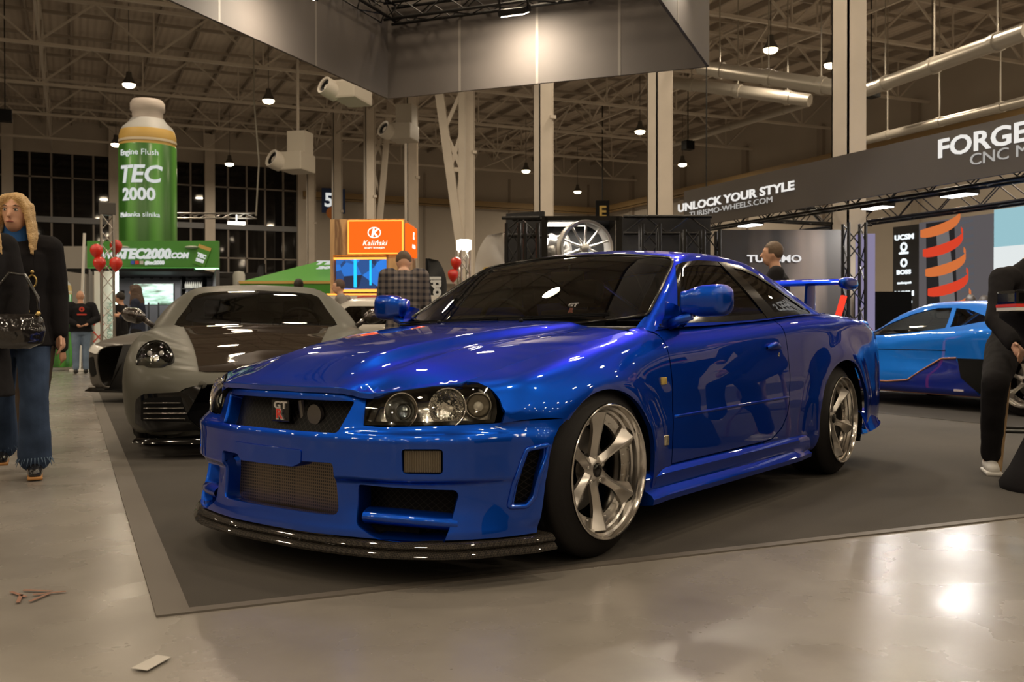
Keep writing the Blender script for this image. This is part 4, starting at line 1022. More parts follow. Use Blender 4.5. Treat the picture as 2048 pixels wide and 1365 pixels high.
for (a, c_) in (((-.435, -.10, .905), (-.53, .56, .930)), ((-.445, -.62, .890), (-.445, .0, .915))):
    b = MB(); b.tube(a, c_, .0055, 6); b.bar(Vector(a)+Vector((.0, 0, .012)), Vector(c_)+Vector((0, 0, .008)), .012, .006); b.build('wiper', BLK, CAR)
for y, x in ((.20, -.36), (-.28, -.35)):
    MB().ball((x, y, hood_z(x, y)+.004), .010).build('washer_jet', BLK, CAR, True)
# small emblem sticker on the windscreen and a tow mark
P, N = cT([(-.60, .32)]); M = face_frame(P[0]+N[0]*.003, (0, 1, 0), (-.6, 0, .7)); st = lettering('windscreen_sticker', 'GT', M, .030, CHT, CAR, bold=.002, extrude=.0004, sx=1.3)
M = face_frame(P[0]+N[0]*.003+np.array((.018, 0, -.026)), (0, 1, 0), (-.6, 0, .7)); lettering('windscreen_sticker', 'R', M, .034, mat('sticker_red', (.35, .10, .08), .5), CAR, bold=.003, extrude=.0004, sx=1.1)
# ------------------------------------------------------------------ the other cars
def hull(root, m, stations, arches=(), wins=(), shield=None, zc=.45, nv=80, nu=200, smooth=3, flares=(), step=.045, name='body', bottom=.17, glass=None, sglass=None):
    xs_ = [s_[0] for s_ in stations]; K = len(stations[0][1])
    f = [pch([(x, *pts[k]) for x, pts in stations]) for k in range(K)]
    # denser near both ends
    t = np.linspace(0, 1, nu); xx = xs_[0]+(xs_[-1]-xs_[0])*(.5-.5*np.cos(PI*t))*.35+(xs_[-1]-xs_[0])*t*.65
    G = np.array([[(x, q[0], q[1]) for q in resample([fk(x)[0] for fk in f], nv)] for x in xx]); G = gsmooth(G, smooth)
    for cx, cz, r_, amt in flares:
        d = np.sqrt((G[..., 0]-cx)**2+(G[..., 2]-cz)**2)/r_; G[..., 1] += amt*np.where(d < 1, 1, np.exp(-((d-1)/.3)**2))*np.clip((G[..., 1]-.6)/.2, 0, 1)
    sf = Surf(G); full = np.concatenate([G, (G*np.array((1, -1, 1)))[:, -2::-1]], axis=1); sfull = Surf(full)
    ch = Chart(sf, 'x', (0, 0, zc), .7)
    xa, xb = float(G[:, 0, 0].max())-.004, float(G[:, 0, 0].min())+.004
    def S_(x, z): h = sf.cast((x, 5, z), (0, -1, 0)); return ch.inv(h[0]) if h else ch.inv(sf.near(np.array((x, .9, z)))[0])
    bot = []
    x = xa
    stops = sorted([(a[0], a) for a in arches], reverse=True)
    for cx, a in stops:
        zb_ = bottom; r_ = a[2]; dz = a[1]-zb_; hw = math.sqrt(max(r_*r_-dz*dz, .01)); 
        for q in np.linspace(x, cx+hw, 6)[:-1]: bot.append(S_(q, zb_))
        a0 = math.atan2(zb_-a[1], hw); 
        for tt_ in np.linspace(a0, PI-a0, 28): bot.append(S_(cx+r_*math.cos(tt_), a[1]+r_*math.sin(tt_)))
        x = cx-hw
    for q in np.linspace(x, xb, 8): bot.append(S_(q, zb_) if False else S_(q, bottom))
    def T_(x, y): h = sfull.cast((x, y, 5), (0, 0, -1)); return ch.inv(h[0]) if h else ch.inv(sf.near(np.array((x, y, 1.)))[0])
    top = ch.inv; tc_ = PI/2*.7
    cen = [(xb, tc_)]
    if shield:   # half outline of the screen: list of (x, y) going from rear centre to front centre
        cen += [(shield[0][0], tc_)]+[T_(*p) for p in shield[1:-1]]+[(shield[-1][0], tc_)]
    cen += [(xa, tc_)]
    out = bot+[(xb, q) for q in np.linspace(bot[-1][1], tc_, 12)[1:-1]]+cen+[(xa, q) for q in np.linspace(tc_, bot[0][1], 12)[1:-1]]
    holes_ = [[S_(x, z) for x, z in w_] for w_ in wins]
    body = panel(name, m, ch, out, root, holes_, step=step, flange=.015, mirror=True)
    for i, w_ in enumerate(holes_): panel('side_window', (sglass or SGL), ch, w_, root, step=.05, flange=0, off=-.006, mirror=True)
    cT_ = Chart(sfull, 'top'); cFr = Chart(sfull, 'front'); cS_ = Chart(sf, 'side')
    if shield:
        hf = list(shield); full_o = hf+[(x, -y) for x, y in hf[-2:0:-1]]
        panel('windscreen', glass or WGL, cT_, full_o, root, step=.06, flange=0, off=-.003)
    return dict(sf=sf, full=sfull, ch=ch, top=cT_, front=cFr, side=cS_, S=S_, body=body)
def fcast(sf, y, z):
    for k in (1, .98, .95, .92, .88, .84, .8):
        h = sf.cast((5, y*k, z), (-1, 0, 0))
        if h: return np.array((h[0][0], y, z))
    return sf.near(np.array((.8, y, z)))[0]
def seats(root, x, z0, h, w_=.36, col=DARKIN, wheel=None):
    for sy in (w_, -w_):
        b = MB(); M = Matrix.Translation((x, sy, z0)) @ Matrix.Rotation(R(-18), 4, 'Y')
        b.box((-.06, -.22, 0), (.06, .22, h), M, bev=.04); b.box((-.05, -.12, h+.02), (.04, .12, h+.18), M, bev=.04); b.box((x-.02, sy-.24, z0-.05), (x+.5, sy+.24, z0+.1), None, bev=.04); b.build('front_seat', col, root, True, 40)
# ===== grey rear-engined sports car with dark bonnet
GREYM = mat('matte_grey_paint', (.082, .080, .066), .5, 0, .12, .25, spec=.15); DKCARB = mat('dark_bonnet_carbon', (.022, .016, .012), .6, 0, .8, .02, spec=0)
PD = 7.62; pc = to_hall(515, 661, PD); pc = Vector((pc.x, pc.y, 0)); pyaw = math.atan2(-pc.y, -pc.x)
P9 = thing('sports_car', 'matte grey sports car with round headlamps and dark brown bonnet behind the coupe', 'car', pc, pyaw)
st9 = [(.985, [(.30, .17), (.40, .20), (.47, .34), (.50, .44), (.46, .47), (.38, .49), (.22, .505), (0, .51)]),
 (.94, [(.52, .15), (.62, .19), (.68, .33), (.70, .45), (.66, .51), (.56, .545), (.34, .545), (0, .55)]),
 (.84, [(.62, .13), (.76, .18), (.81, .32), (.83, .46), (.79, .56), (.68, .625), (.43, .59), (0, .60)]),
 (.68, [(.70, .13), (.84, .18), (.885, .32), (.90, .48), (.865, .64), (.73, .695), (.49, .645), (0, .655)]),
 (.45, [(.72, .13), (.87, .18), (.92, .33), (.93, .52), (.90, .71), (.765, .815), (.53, .715), (0, .73)]),
 (.1, [(.72, .13), (.88, .18), (.93, .33), (.94, .54), (.91, .76), (.775, .875), (.56, .79), (0, .81)]),
 (-.3, [(.72, .13), (.88, .18), (.925, .33), (.93, .56), (.90, .79), (.77, .89), (.60, .865), (0, .88)]),
 (-.46, [(.72, .13), (.87, .18), (.91, .33), (.915, .57), (.89, .80), (.77, .89), (.65, .90), (0, .90)]),
 (-.75, [(.72, .13), (.86, .18), (.90, .33), (.905, .58), (.89, .82), (.74, .99), (.62, 1.03), (0, 1.055)]),
 (-1.1, [(.72, .13), (.86, .18), (.90, .33), (.90, .58), (.885, .83), (.64, 1.17), (.53, 1.21), (0, 1.235)]),
 (-1.4, [(.72, .13), (.86, .18), (.90, .33), (.90, .58), (.885, .84), (.61, 1.21), (.50, 1.26), (0, 1.285)]),
 (-1.8, [(.72, .13), (.87, .18), (.91, .33), (.91, .58), (.895, .85), (.62, 1.18), (.50, 1.24), (0, 1.27)]),
 (-2.3, [(.72, .13), (.89, .18), (.94, .33), (.955, .58), (.93, .84), (.68, 1.02), (.54, 1.10), (0, 1.17)]),
 (-2.9, [(.72, .14), (.88, .19), (.93, .33), (.94, .58), (.90, .80), (.72, .90), (.52, .93), (0, .96)]),
 (-3.4, [(.60, .2), (.76, .24), (.84, .34), (.85, .55), (.78, .70), (.62, .77), (.4, .79), (0, .80)])]
sh9 = [(-1.06, 0), (-1.05, .30), (-1.03, .46), (-.98, .525), (-.60, .64), (-.50, .655), (-.44, .60), (-.41, .3), (-.40, 0)]
w9 = [[(-.86, .90), (-1.15, 1.10), (-1.4, 1.15), (-1.7, 1.14), (-2.05, 1.04), (-2.2, .96), (-2.1, .90)]]
H9 = hull(P9, GREYM, st9, arches=((0, .33, .36), (-2.45, .34, .37)), wins=w9, shield=sh9, zc=.5)
seats(P9, -1.45, .45, .55); b = MB(); b.box((-3.0, -.75, .2), (.6, .75, .35)); b.box((-.75, -.66, .6), (-.42, .66, .86), bev=.04); b.box((.3, -.4, .35), (.5, .4, .6)); b.build('cabin_floor', DARKIN, P9)
M = Matrix.Translation((-.92, .36, .90)) @ Matrix.Rotation(R(-68), 4, 'Y'); b = MB(); b.path([M @ Vector((.17*math.cos(a), .17*math.sin(a), 0)) for a in np.linspace(0, 2*PI, 29)[:-1]], .014, 8, True); b.tube(M @ Vector((-.16, 0, 0)), M @ Vector((.16, 0, 0)), .014); b.tube(M @ Vector((0, -.16, 0)), M @ Vector((0, .16, 0)), .014); b.build('steering_wheel', BLK, P9, True)
hd = [(-.47, 0), (-.46, .35), (-.45, .58), (-.1, .52), (.3, .46), (.60, .42), (.85, .39), (.87, .34), (.89, 0)]
panel('bonnet', DKCARB, H9['top'], hd+[(x, -y) for x, y in hd[-2:0:-1]], P9, step=.05, off=.006, flange=.008)
b = MB()
P_, N_ = H9['top']([(x, -.12) for x in np.linspace(-.4, .72, 20)])
# round headlamps
for sg in (1, -1):
    q, n = H9['top']([(.72, .685*sg)]); n_ = Vector((.86, .12*sg, .42)).normalized(); base = Vector(q[0])+n_*.022+Vector((0, 0, -.012)); M = orient(base, base+n_)[0] @ Matrix.Diagonal((1.02, 1.16, 1, 1))
    l = MB().lathe([(.118, -.12), (.122, .0), (.118, .012), (.108, .016)], 40, M).build('headlamp', BLKG, P9, True, 40)
    MB().lathe([(.109, .0), (.095, -.02), (.05, -.04), (0, -.045)], 32, M).build('lamp_bowl', BLKG, l, True)
    for k in range(4): a = PI/4+k*PI/2; MB().ball((.055*math.cos(a), .055*math.sin(a), -.012), .017, M=M).build('lamp_element', mat('lamp_element_glass', (.5, .5, .5), .05, .3, 1), l, True)
    MB().lathe([(.026, -.02), (.034, -.005), (.026, .004), (0, .008)], 24, M).build('projector', CHR, l, True)
    MB().lathe([(.110, .012), (.098, .028), (.07, .044), (.035, .053), (0, .056)], 32, M).build('lamp_lens', LENS, l, True)
# side intakes with slats, lower lip
for sg in (1, -1):
    io = [(.30, .20), (.36, .44), (.42, .455), (.74, .44), (.79, .40), (.80, .24), (.70, .185)]
    io = fillet([(y*sg, z) for y, z in io], .02)
    fr_ = panel('front_intake', BLKG, H9['front'], io, P9, step=.04, off=.010, flange=.02)
    inn = fillet([(y*sg, z) for y, z in [(.40, .25), (.46, .425), (.71, .415), (.75, .39), (.755, .26)]], .015)
    panel('intake_opening', BLK, H9['front'], inn, fr_, step=.05, off=.012, flange=0)
    for k in range(4):
        z = .275+.035*k; pr = []
        for y in np.linspace(.44+.02*k, .74, 10):
            pr.append(fcast(H9['full'], y*sg, z)+np.array((.022, 0, 0)))
        MB().path(pr, .0055, 6).build('slat', mat('gloss_slat', (.10, .095, .085), .2, .5, 1), fr_, True)
lipo = fillet([(-.80, .165), (-.82, .20), (-.5, .215), (.5, .215), (.82, .20), (.80, .165)], .01)
lc = []
for y in np.linspace(-.80, .80, 41):
    lc.append((fcast(H9['full'], y, .20)[0]+.02, y))
sweep_plan([(-.15, .14), (.0, .14), (.02, .125), (.03, .105), (-.15, .10)], lc, MB()).build('front_splitter', BLKG, P9, True, 35)
for sg in (1, -1):
    b = MB(); G = []
    for i in range(12):
        t = i/11; k = [.35, .6, .85, 1, 1.05, 1.05, 1, .98, .95, .85, .6, .2][i]
        G.append([(-.60+.075*k*math.cos(a)-.03*t, sg*(.885+.19*t), .975+.03*t+.062*k*math.sin(a)) for a in np.linspace(0, 2*PI, 16, endpoint=False)])
    b.grid(G, closed_v=True); b.raw(G[-1], [tuple(range(16))]); b.tube((-.58, .82*sg, .90), (-.59, .90*sg, .96), .022, 8); b.build('door_mirror', mat('dark_carbon_gloss', (.035, .028, .024), .15, .3, 1), P9, True)
    for cx in (0, -2.45): make_wheel('w', P9, cx, .90, .335, sg, 10, .26, 0, .335, .26)
panel('black_lower_grille', BLK, H9['front'], [(-.30, .20), (-.27, .30), (.27, .30), (.30, .20)], P9, step=.06, off=.004, flange=.01)
MB().lathe([(0, .008), (.025, .008), (.028, 0)], 20, Matrix.Translation(Vector(H9['front']([(-.36, .50)])[0][0])) @ Matrix.Rotation(PI/2, 4, 'Y')).build('tow_cover', GREYM, P9, True)
# ===== grey hatchback behind, only its front corner in view
GREY2 = mat('satin_grey_paint', (.085, .078, .07), .5, 0, .2, .2, spec=.15)
nose = to_hall(194, 661, 11.9); hyaw = YAW+PI/2+R(70)     # towards picture left and the viewer
fw = Vector((math.cos(hyaw), math.sin(hyaw), 0)); lf = Vector((-fw.y, fw.x, 0))
org = Vector((nose.x, nose.y, 0))-fw*.86-lf*(-.62)
HY = thing('grey_sedan', 'satin grey car showing only its headlamp corner left of the round-lamp sports car', 'car', org, hyaw)
stH = [(.90, [(.40, .17), (.50, .22), (.56, .36), (.58, .50), (.56, .60), (.48, .66), (.3, .69), (0, .70)]),
 (.84, [(.60, .15), (.72, .20), (.76, .34), (.77, .50), (.75, .62), (.66, .69), (.42, .72), (0, .73)]),
 (.65, [(.70, .15), (.84, .20), (.87, .34), (.88, .52), (.86, .66), (.76, .74), (.5, .765), (0, .775)]),
 (.2, [(.72, .16), (.88, .22), (.915, .36), (.92, .56), (.89, .73), (.80, .81), (.55, .84), (0, .855)]),
 (-.5, [(.72, .16), (.87, .22), (.90, .36), (.905, .58), (.88, .80), (.78, .90), (.62, .92), (0, .94)]),
 (-.95, [(.72, .16), (.86, .22), (.89, .36), (.895, .6), (.88, .83), (.72, 1.08), (.56, 1.12), (0, 1.14)]),
 (-1.45, [(.72, .16), (.86, .22), (.89, .36), (.895, .6), (.88, .86), (.66, 1.28), (.50, 1.34), (0, 1.37)]),
 (-2.2, [(.72, .16), (.86, .22), (.89, .36), (.895, .6), (.88, .88), (.64, 1.27), (.48, 1.35), (0, 1.38)]),
 (-2.8, [(.72, .16), (.86, .22), (.90, .36), (.90, .6), (.88, .90), (.72, 1.06), (.50, 1.12), (0, 1.14)]),
 (-3.1, [(.60, .25), (.78, .30), (.84, .40), (.85, .6), (.82, .85), (.68, .93), (.48, .96), (0, .97)])]
shH = [(-1.38, 0), (-1.36, .40), (-1.30, .50), (-.66, .66), (-.58, .62), (-.52, .3), (-.50, 0)]
wH = [[(-1.0, .92), (-1.5, 1.20), (-2.2, 1.22), (-2.65, 1.03), (-2.7, .94)]]
HH = hull(HY, GREY2, stH, arches=((-.16, .34, .37), (-2.45, .34, .37)), wins=wH, shield=shH, zc=.55)
for sg in (1, -1):
    o_ = fillet([(y*sg, z) for y, z in [(.42, .60), (.50, .665), (.74, .70), (.83, .70), (.79, .62), (.62, .585)]], .01)
    hl_o = panel('headlamp', mat('white_lamp_lens', (.75, .75, .72), .15, 0, 1), HH['front'], o_, HY, step=.03, off=.014, flange=.012)
    o_ = fillet([(y*sg, z) for y, z in [(.60, .34), (.66, .55), (.74, .54), (.76, .38), (.70, .30)]], .015)
    panel('side_intake', BLK, HH['front'], o_, HY, step=.03, off=.006, flange=.004)
panel('front_grille', BLK, HH['front'], fillet([(-.16, .28), (-.18, .42), (-.14, .48), (.14, .48), (.18, .42), (.16, .28)], .03), HY, step=.06, off=.006, flange=.005)
lc = [(fcast(HH['full'], y, .24)[0]+.02, y) for y in np.linspace(-.78, .78, 31)]
sweep_plan([(-.12, .17), (.0, .17), (.03, .15), (.06, .125), (-.12, .12)], lc, MB()).build('front_splitter', BLKG, HY, True, 35)
for sg in (1, -1):
    for cx in (-.16, -2.45): make_wheel('w', HY, cx, .89, .335, sg, 10, .24, 0, .335, .25)
    MB().ball((-.75, .98*sg, .98), .085, sc=(.8, 1.2, .8)).tube((-.72, .84*sg, .92), (-.74, .92*sg, .96), .03).build('door_mirror', BLKG, HY, True)
# ===== pearl white fastback behind the grey sports car
WHT = mat('pearl_white_paint', (.55, .52, .47), .25, .2, 1, .03)
wc = to_hall(750, 661, 12.7); wy = YAW+R(52)
WC = thing('white_coupe', 'pearl white fastback car with its red-edged roof rising behind the grey sports car', 'car', (wc.x, wc.y, 0), wy)
stW = [(1.9, [(.5, .22), (.62, .28), (.68, .4), (.70, .55), (.66, .62), (.56, .66), (.3, .68), (0, .68)]),
 (1.6, [(.7, .18), (.84, .24), (.88, .38), (.89, .56), (.86, .68), (.76, .74), (.5, .77), (0, .78)]),
 (.7, [(.7, .18), (.86, .24), (.90, .38), (.90, .6), (.88, .80), (.78, .88), (.6, .91), (0, .93)]),
 (.2, [(.7, .18), (.86, .24), (.90, .38), (.90, .6), (.88, .85), (.70, 1.08), (.55, 1.13), (0, 1.15)]),
 (-.3, [(.7, .18), (.86, .24), (.90, .38), (.90, .6), (.88, .88), (.63, 1.24), (.48, 1.29), (0, 1.32)]),
 (-.9, [(.7, .18), (.86, .24), (.90, .38), (.90, .6), (.88, .90), (.63, 1.22), (.48, 1.28), (0, 1.31)]),
 (-1.6, [(.7, .18), (.86, .24), (.91, .38), (.92, .6), (.90, .92), (.68, 1.07), (.50, 1.13), (0, 1.15)]),
 (-2.2, [(.7, .2), (.84, .26), (.89, .4), (.90, .6), (.87, .88), (.70, .95), (.50, .98), (0, .99)]),
 (-2.45, [(.5, .3), (.66, .34), (.74, .45), (.75, .6), (.72, .8), (.6, .86), (.4, .88), (0, .89)])]
HW = hull(WC, WHT, stW, arches=((1.15, .34, .37), (-1.55, .34, .37)), wins=[[(.10, .93), (-.3, 1.16), (-.9, 1.15), (-1.45, 1.03), (-1.6, .955), (-1.3, .94)]], shield=[(-.22, 0), (-.2, .40), (-.12, .47), (.52, .62), (.60, .55), (.66, 0)], zc=.55)
REDL = mat('red_pinstripe', (.55, .05, .02), .3)
for sg in (1, -1):
    P_, N_ = HW['top']([(x, .535*sg) for x in np.linspace(-.25, -2.1, 24)]); MB().path([tuple(p+n*.004) for p, n in zip(P_, N_)], .012, 6).build('roof_stripe', REDL, WC, True)
    for cx in (1.15, -1.55): make_wheel('w', WC, cx, .90, .335, sg, 10, .24, 0, .335, .25)
# ===== light blue supercar on the right
LBLU = mat('azure_paint', (.008, .17, .72), .35, .2, 1, .02, spec=.1); LDK = mat('deep_blue_sill', (.006, .025, .30), .3, .4, 1, .03)
LC = thing('supercar', 'bright azure blue wedge-shaped supercar parked behind the coupe on the right', 'car', (9.52, 9.42, 0), PI/2)
stL = [(1.05, [(.5, .16), (.62, .20), (.68, .28), (.66, .36), (.60, .42), (.45, .46), (.3, .48), (0, .49)]),
 (.85, [(.75, .14), (.86, .18), (.90, .30), (.88, .44), (.82, .52), (.68, .57), (.4, .56), (0, .56)]),
 (.4, [(.80, .14), (.95, .18), (.99, .32), (.99, .50), (.94, .64), (.78, .72), (.5, .67), (0, .67)]),
 (0, [(.80, .14), (.96, .18), (1.0, .34), (1.0, .54), (.96, .70), (.80, .77), (.55, .74), (0, .74)]),
 (-.35, [(.80, .14), (.96, .18), (.99, .34), (.97, .54), (.94, .72), (.80, .80), (.62, .81), (0, .83)]),
 (-.85, [(.80, .14), (.97, .18), (.98, .34), (.95, .54), (.93, .73), (.80, .88), (.62, 1.06), (0, 1.09)]),
 (-1.35, [(.80, .14), (.98, .18), (.98, .34), (.94, .54), (.94, .75), (.82, .90), (.60, 1.17), (0, 1.20)]),
 (-1.8, [(.80, .14), (.98, .18), (.98, .34), (.96, .54), (.97, .78), (.84, .92), (.60, 1.17), (0, 1.20)]),
 (-2.3, [(.80, .14), (.98, .18), (1.0, .34), (1.0, .56), (1.0, .82), (.90, .94), (.60, 1.12), (0, 1.15)]),
 (-2.8, [(.80, .16), (.96, .20), (1.0, .36), (1.01, .58), (1.0, .82), (.88, .92), (.55, 1.02), (0, 1.04)]),
 (-3.4, [(.80, .25), (.92, .30), (.96, .42), (.96, .60), (.94, .80), (.80, .90), (.55, .95), (0, .96)]),
 (-3.6, [(.70, .32), (.80, .36), (.86, .46), (.86, .60), (.84, .76), (.72, .84), (.5, .88), (0, .89)])]
wL = [[(-.42, .79), (-.70, .92), (-1.05, 1.04), (-1.40, 1.105), (-1.60, 1.105), (-1.66, .88), (-1.2, .83), (-.8, .80)], [(-1.66, 1.10), (-1.85, 1.08), (-2.15, 1.00), (-2.20, .95), (-1.72, .89)]]
HL_ = hull(LC, LBLU, stL, arches=((0, .35, .375), (-2.70, .36, .385)), wins=wL, shield=[(-1.22, 0), (-1.2, .42), (-1.12, .50), (-.45, .62), (-.34, .5), (-.25, 0)], zc=.5, bottom=.155, sglass=glassmat('clear_side_glass', (.35, .36, .36)))
seats(LC, -1.55, .3, .5); MB().box((-2.2, -.8, .15), (-.2, .8, .3)).box((-3.3, -.7, .3), (-2.15, .7, .85)).box((-.75, -.72, .5), (-.35, .72, .76), bev=.03).build('cabin_floor', DARKIN, LC)
pan = lambda nm, m_, pts, off, fl=.006: panel(nm, m_, HL_['ch'], [HL_['S'](x, z) for x, z in pts], LC, step=.04, off=off, flange=fl, mirror=True)
pan('sill_panel', LDK, [(-.45, .165), (-2.22, .165), (-2.15, .25), (-1.88, .56), (-1.70, .55), (-1.45, .42), (-1.25, .30), (-.95, .27), (-.42, .27)], .006)
pan('side_intake', BLK, [(-1.92, .56), (-2.32, .56), (-2.36, .45), (-2.30, .22), (-2.22, .20), (-1.98, .36)], .012)
for sg in (1, -1):
    pr = []
    for x, z in ((-.42, .272), (-.95, .272), (-1.25, .302), (-1.45, .422), (-1.70, .552), (-1.90, .562)):
        h = HL_['sf'].cast((x, 5, z), (0, -1, 0))[0]; pr.append((h[0], (h[1]+.008)*sg, h[2]))
    MB().path(pr, .010, 8).build('sill_trim_line', mat('copper_line', (.45, .22, .14), .3, .5), LC, True)
    pr = [tuple(HL_['sf'].cast((x, 5, .165), (0, -1, 0))[0]*np.array((1, sg, 1))) for x in np.linspace(-.45, -2.22, 12)]
    MB().path(pr, .010, 8).build('sill_trim_line', MATS['copper_line'], LC, True)
    pr = [tuple((HL_['sf'].cast((x, 5, .64), (0, -1, 0))[0]+np.array((0, .001, 0)))*np.array((1, sg, 1))) for x in np.linspace(-.45, -1.75, 12)]
    MB().path(pr, .004, 6).build('door_gap_line', BLK, LC, True)
    for cx in (0, -2.70): make_wheel('w', LC, cx, 1.0, .355, sg, 10, .30, 0, .355, .265)
    MB().ball((-.62, 1.06*sg, .93), .08, sc=(.9, 1.2, .55)).tube((-.60, .92*sg, .86), (-.62, 1.0*sg, .92), .02).build('door_mirror', LBLU, LC, True)
q = HL_['sf'].cast((-1.95, 5, .22), (0, -1, 0))[0]
MB().box((-.06, -.003, -.012), (.06, .010, .012), Matrix.Translation(tuple(q+np.array((0, .006, 0)))), bev=.003).build('side_marker_lamp', mat('marker_lens', (.5, .45, .5), .2), LC)
# ------------------------------------------------------------------ exhibition stands
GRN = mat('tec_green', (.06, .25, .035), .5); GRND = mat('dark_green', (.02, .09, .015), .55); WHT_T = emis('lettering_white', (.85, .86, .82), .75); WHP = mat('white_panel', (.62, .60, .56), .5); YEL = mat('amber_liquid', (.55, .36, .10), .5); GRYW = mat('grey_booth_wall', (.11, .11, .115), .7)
def frame_at(px, py, dep, right=None):
    """local frame facing the viewer at a place of the hall"""
    o = to_hall(px, py, dep); r = Vector((CR.x, CR.y, 0)).normalized() if right is None else right
    return o, r
VR = Vector((CR.x, CR.y, 0)).normalized(); VD = Vector((CD.x, CD.y, 0)).normalized()
def px2m(dep, px): return px*dep/FPX
def H(z_px, dep): return EYE.z+(661-z_px)*dep/FPX
# ---- giant inflatable bottle
def greenstripe():
    m = mat('bottle_green', (.05, .22, .03), .42, 0, .4, .2); nt = m.node_tree; b = nt.nodes['Principled BSDF']; tc = _n(nt, 'ShaderNodeTexCoord'); sp = _n(nt, 'ShaderNodeSeparateXYZ'); nt.links.new(tc.outputs['Object'], sp.inputs[0])
    at = _n(nt, 'ShaderNodeMath', operation='ARCTAN2'); nt.links.new(sp.outputs[0], at.inputs[0]); nt.links.new(sp.outputs[1], at.inputs[1])
    mu = _n(nt, 'ShaderNodeMath', operation='MULTIPLY'); mu.inputs[1].default_value = 7; nt.links.new(at.outputs[0], mu.inputs[0]); sn = _n(nt, 'ShaderNodeMath', operation='SINE'); nt.links.new(mu.outputs[0], sn.inputs[0])
    r = _n(nt, 'ShaderNodeValToRGB'); r.color_ramp.elements[0].color = (.035, .15, .02, 1); r.color_ramp.elements[1].color = (.09, .33, .04, 1); r.color_ramp.elements[0].position = .25
    ma = _n(nt, 'ShaderNodeMapRange'); ma.inputs[1].default_value = -1; ma.inputs[2].default_value = 1; nt.links.new(sn.outputs[0], ma.inputs[0]); nt.links.new(ma.outputs[0], r.inputs[0]); nt.links.new(r.outputs[0], b.inputs['Base Color'])
    return m
BG = greenstripe()
def bottle(name, cx, ytop, ybot, half, dep, label, txt=True, base_z=None):
    o = to_hall(cx, ybot, dep); s = dep/FPX; Ht = (ybot-ytop)*s; r = half*s
    z0 = o.z; t = thing(name, label, 'inflatable bottle', (o.x, o.y, z0), 0)
    hh = lambda f: Ht*f
    MB().lathe([(r*.9, 0), (r*.98, hh(.02)), (r, hh(.08)), (r, hh(.72)), (r*.985, hh(.725))], 48).build('bottle_body', BG, t, True)
    MB().lathe([(r*.985, hh(.725)), (r*.97, hh(.74)), (r*.98, hh(.745)), (r*.985, hh(.78)), (r*.93, hh(.815)), (r*.90, hh(.822))], 48).build('amber_shoulder', YEL, t, True)
    MB().lathe([(r*1.0, hh(.742)), (r*1.005, hh(.75)), (r*1.0, hh(.757))], 48).build('cream_band', mat('cream', (.60, .52, .38), .5), t, True)
    MB().lathe([(r*.93, hh(.815)), (r*.86, hh(.835)), (r*.66, hh(.865)), (r*.58, hh(.885)), (0, hh(.886))], 48).build('grey_shoulder', mat('pale_grey_vinyl', (.45, .45, .44), .5), t, True)
    MB().lathe([(r*.52, hh(.88)), (r*.54, hh(.93)), (r*.60, hh(.935)), (r*.60, hh(.975)), (r*.52, hh(.996)), (r*.2, hh(1)), (0, hh(1))], 48).build('cap', mat('white_vinyl_cap', (.52, .46, .42), .55), t, True)
    if txt:
        def wrap(txt_, size, zf, **k):
            vs, fs = text_mesh(txt_, size, extrude=.01, **k); V = []
            for x, y, z in vs:
                a = x/r; rr = r+.015+z; p = VR*(rr*math.sin(a))-VD*(rr*math.cos(a)); V.append((p.x, p.y, hh(zf)+y))
            bm = bmesh.new(); me = bpy.data.meshes.new('x'); 
            MB().raw(V, fs).build('bottle_lettering', WHT_T, t, fix=False)
        wrap('TEC', r*.86, .543, bold=.02*r, shear=.18, sx=1.0); wrap('2000', r*.60, .43, bold=.018*r, sx=1.0); wrap('Engine Flush', r*.29, .67); wrap('Płukanka silnika', r*.24, .317)
    return t
bottle('inflatable_bottle', 297, 201, 545, 55, 24, 'giant green bottle-shaped inflatable with a white cap standing on the left booth')
bt = bottle('inflatable_bottle', 118, 534, 735, 25, 21.5, 'smaller green bottle-shaped inflatable with white cap behind the bald man', True)
# ---- the green booth
D = 22.0
def pt(px, py, d=D): return to_hall(px, py, d)
o = pt(306, 661); t = thing('green_booth', 'booth with green web-address fascia, grey peg walls and green edge lights', 'booth', (o.x, o.y, 0))
def q(px, py, d=D): v = to_hall(px, py, d)-Vector((o.x, o.y, 0)); return v
FF = face_frame(q(306, 509), VR)
sc_ = D/FPX
b = MB(); b.box((-132*sc_, -27*sc_, -.12), (130*sc_, 27*sc_, 0), FF); fas = b.build('fascia', GRN, t)
lettering('fascia_lettering', 'WWW.', FF @ Matrix.Translation((-82*sc_, -3*sc_, .02)), 17*sc_, WHT_T, fas, bold=.01, shear=.2)
lettering('fascia_lettering', 'TEC2000', FF @ Matrix.Translation((-15*sc_, 0, .02)), 26*sc_, WHT_T, fas, bold=.018, shear=.2)
lettering('fascia_lettering', '.COM', FF @ Matrix.Translation((52*sc_, -3*sc_, .02)), 15*sc_, WHT_T, fas, bold=.01, shear=.2)
lettering('fascia_lettering', '#tec2000', FF @ Matrix.Translation((4*sc_, -17*sc_, .02)), 10*sc_, WHT_T, fas, bold=.008)
for k, c_ in enumerate(((.05, .10, .5), (.6, .04, .03), (.5, .5, .5))): MB().box((-44*sc_+k*9*sc_, -20*sc_, 0), (-37*sc_+k*9*sc_, -13*sc_, .02), FF).build('media_icon', mat('icon_%s' % 'abc'[k], c_, .5), fas)
